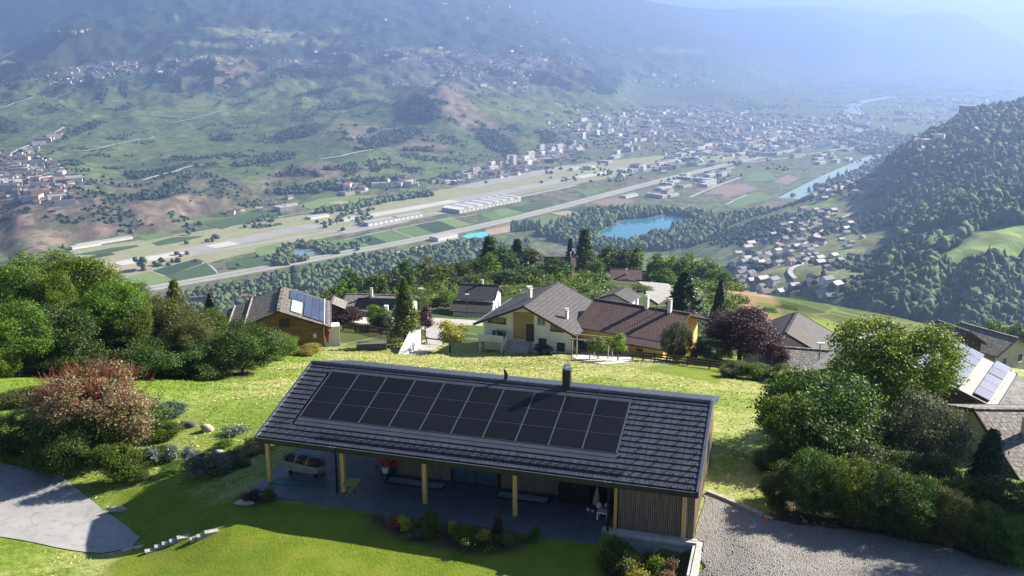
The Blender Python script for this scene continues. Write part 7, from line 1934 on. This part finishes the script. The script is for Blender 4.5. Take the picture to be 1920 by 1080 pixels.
draped_sheet('parking', [hit(a, b, 200, 420)[:2] for a, b in [(1197, 530), (1225, 524), (1262, 548), (1262, 556), (1235, 575), (1215, 560)]], .3, mat('forecourt_concrete', (.27, .265, .255), None, .3, .9), 3)
car(1222, 533, 330, 2.9, mat('car_blue', (.03, .045, .12), None, 2, .3, spec=.6), 'dark blue car parked beside the stepped brown roofs'); car(1243, 553, 318, .5, mat('car_red', (.35, .02, .035), None, 2, .3, spec=.6), 'red car parked on the concrete forecourt of the knoll')
# village paving
draped_sheet('village_road', [hit(a, b, 100, 240)[:2] for a, b in [(745, 668), (790, 640), (800, 622), (770, 612), (800, 596), (905, 602), (905, 612), (850, 612), (838, 640), (800, 664)]], .06, M_ROAD_V if 'M_ROAD_V' in globals() else mat('village_asphalt', (.30, .295, .29), (.25, .25, .25), .4, .9), 1.5)
draped_sheet('gravel_garden', [hit(a, b, 100, 240)[:2] for a, b in [(655, 606), (660, 590), (700, 588), (745, 592), (742, 612)]], .08, mat('white_gravel', (.62, .60, .56), (.5, .48, .45), 2, .9, 0, 'Pos'), 1.5)
draped_sheet('gravel_court', [hit(a, b, 90, 160)[:2] for a, b in [(1072, 668), (1100, 656), (1180, 664), (1190, 680), (1130, 684), (1080, 674)]], .06, mat('pale_gravel', (.52, .50, .47), (.42, .41, .39), 1, .9, 0, 'Pos'), 1.2)
p = hit(757, 662, 60, 200); t = MB(); t.hexa([(-.6, -2, -1), (.6, -2, -1), (1.6, 6, -1), (.2, 6, -1)], [(-.6, -2, .3), (.6, -2, .35), (1.6, 6, 1.3), (.2, 6, 1.2)]); o = t.build('white_bank', mat('white_stone', (.66, .64, .61), (.5, .49, .47), 2, .9, 0, 'Object', None, .5, 6), None, False, p); tag(o, 'white stone bank rising below the conical thuja', 'wall')
p = hit(697, 656, 60, 200); o = MB().box(-1.9, 1.9, -.6, .6, -1, 1.0).build('dark_wall', mat('dark_masonry', (.10, .10, .115), None, 2, .9), None, False, p, .12); tag(o, 'dark low wall at the front edge of the fenced lawn', 'wall')
p = hit(725, 600, 100, 240); o = MB().box(-.35, .35, -.2, .2, -.5, 2.6).build('white_pillar', W_WHITE, None, False, p); tag(o, 'white pillar in the gravel garden beside the thuja', 'pillar')
def goal(px, py, Y, label):
    q = atY(px, py, Y); g = hz(q[0], Y); t = thing('football_goal', label, 'goal', (q[0], Y, g), .1, 'small goals on the lawn'); m = mat('goal_white', (.6, .6, .6), None, 2, .5)
    for sx in (-.6, .6): MB().tube([(sx, 0, 0), (sx, 0, .9)], .035, 6).build('goal_post', m, t)
    MB().tube([(-.6, 0, .9), (.6, 0, .9)], .035, 6).build('crossbar', m, t)
goal(1212, 692, 92, 'left small white football goal on the lawn'); goal(1242, 697, 90, 'right small white football goal on the lawn')
pg = thing('pergola', 'grey timber pergola beside the white chalet courtyard', 'pergola', hit(1110, 672, 60, 200), -.35)
for sx in (-2.2, 0, 2.2):
    for sy in (-1, 1): mb = MB(); mb.box(sx - .06, sx + .06, sy - .06, sy + .06, -.3, 2.4); mb.build('post', MATS['grey_wood'], pg)
for sy in (-1, 1): mb = MB(); mb.box(-2.5, 2.5, sy - .06, sy + .06, 2.4, 2.55); mb.build('beam', MATS['grey_wood'], pg)
# ------------------------------------------------------------------ haze
mb = MB(); mb.box(-46000, 46000, -900, 46000, FLOOR - 60, 860)
hm = bpy.data.materials.new('valley_haze'); hm.use_nodes = True
hm.node_tree.nodes.clear()
vo = hm.node_tree.nodes.new('ShaderNodeVolumePrincipled')
vo.inputs['Color'].default_value = (.215, .32, .58, 1)
vo.inputs['Density'].default_value = 1.5e-4
vo.inputs['Anisotropy'].default_value = .46
mo = hm.node_tree.nodes.new('ShaderNodeOutputMaterial')
hm.node_tree.links.new(vo.outputs[0], mo.inputs['Volume'])
hz_o = mb.build('haze', hm); tag(hz_o, kind='stuff')
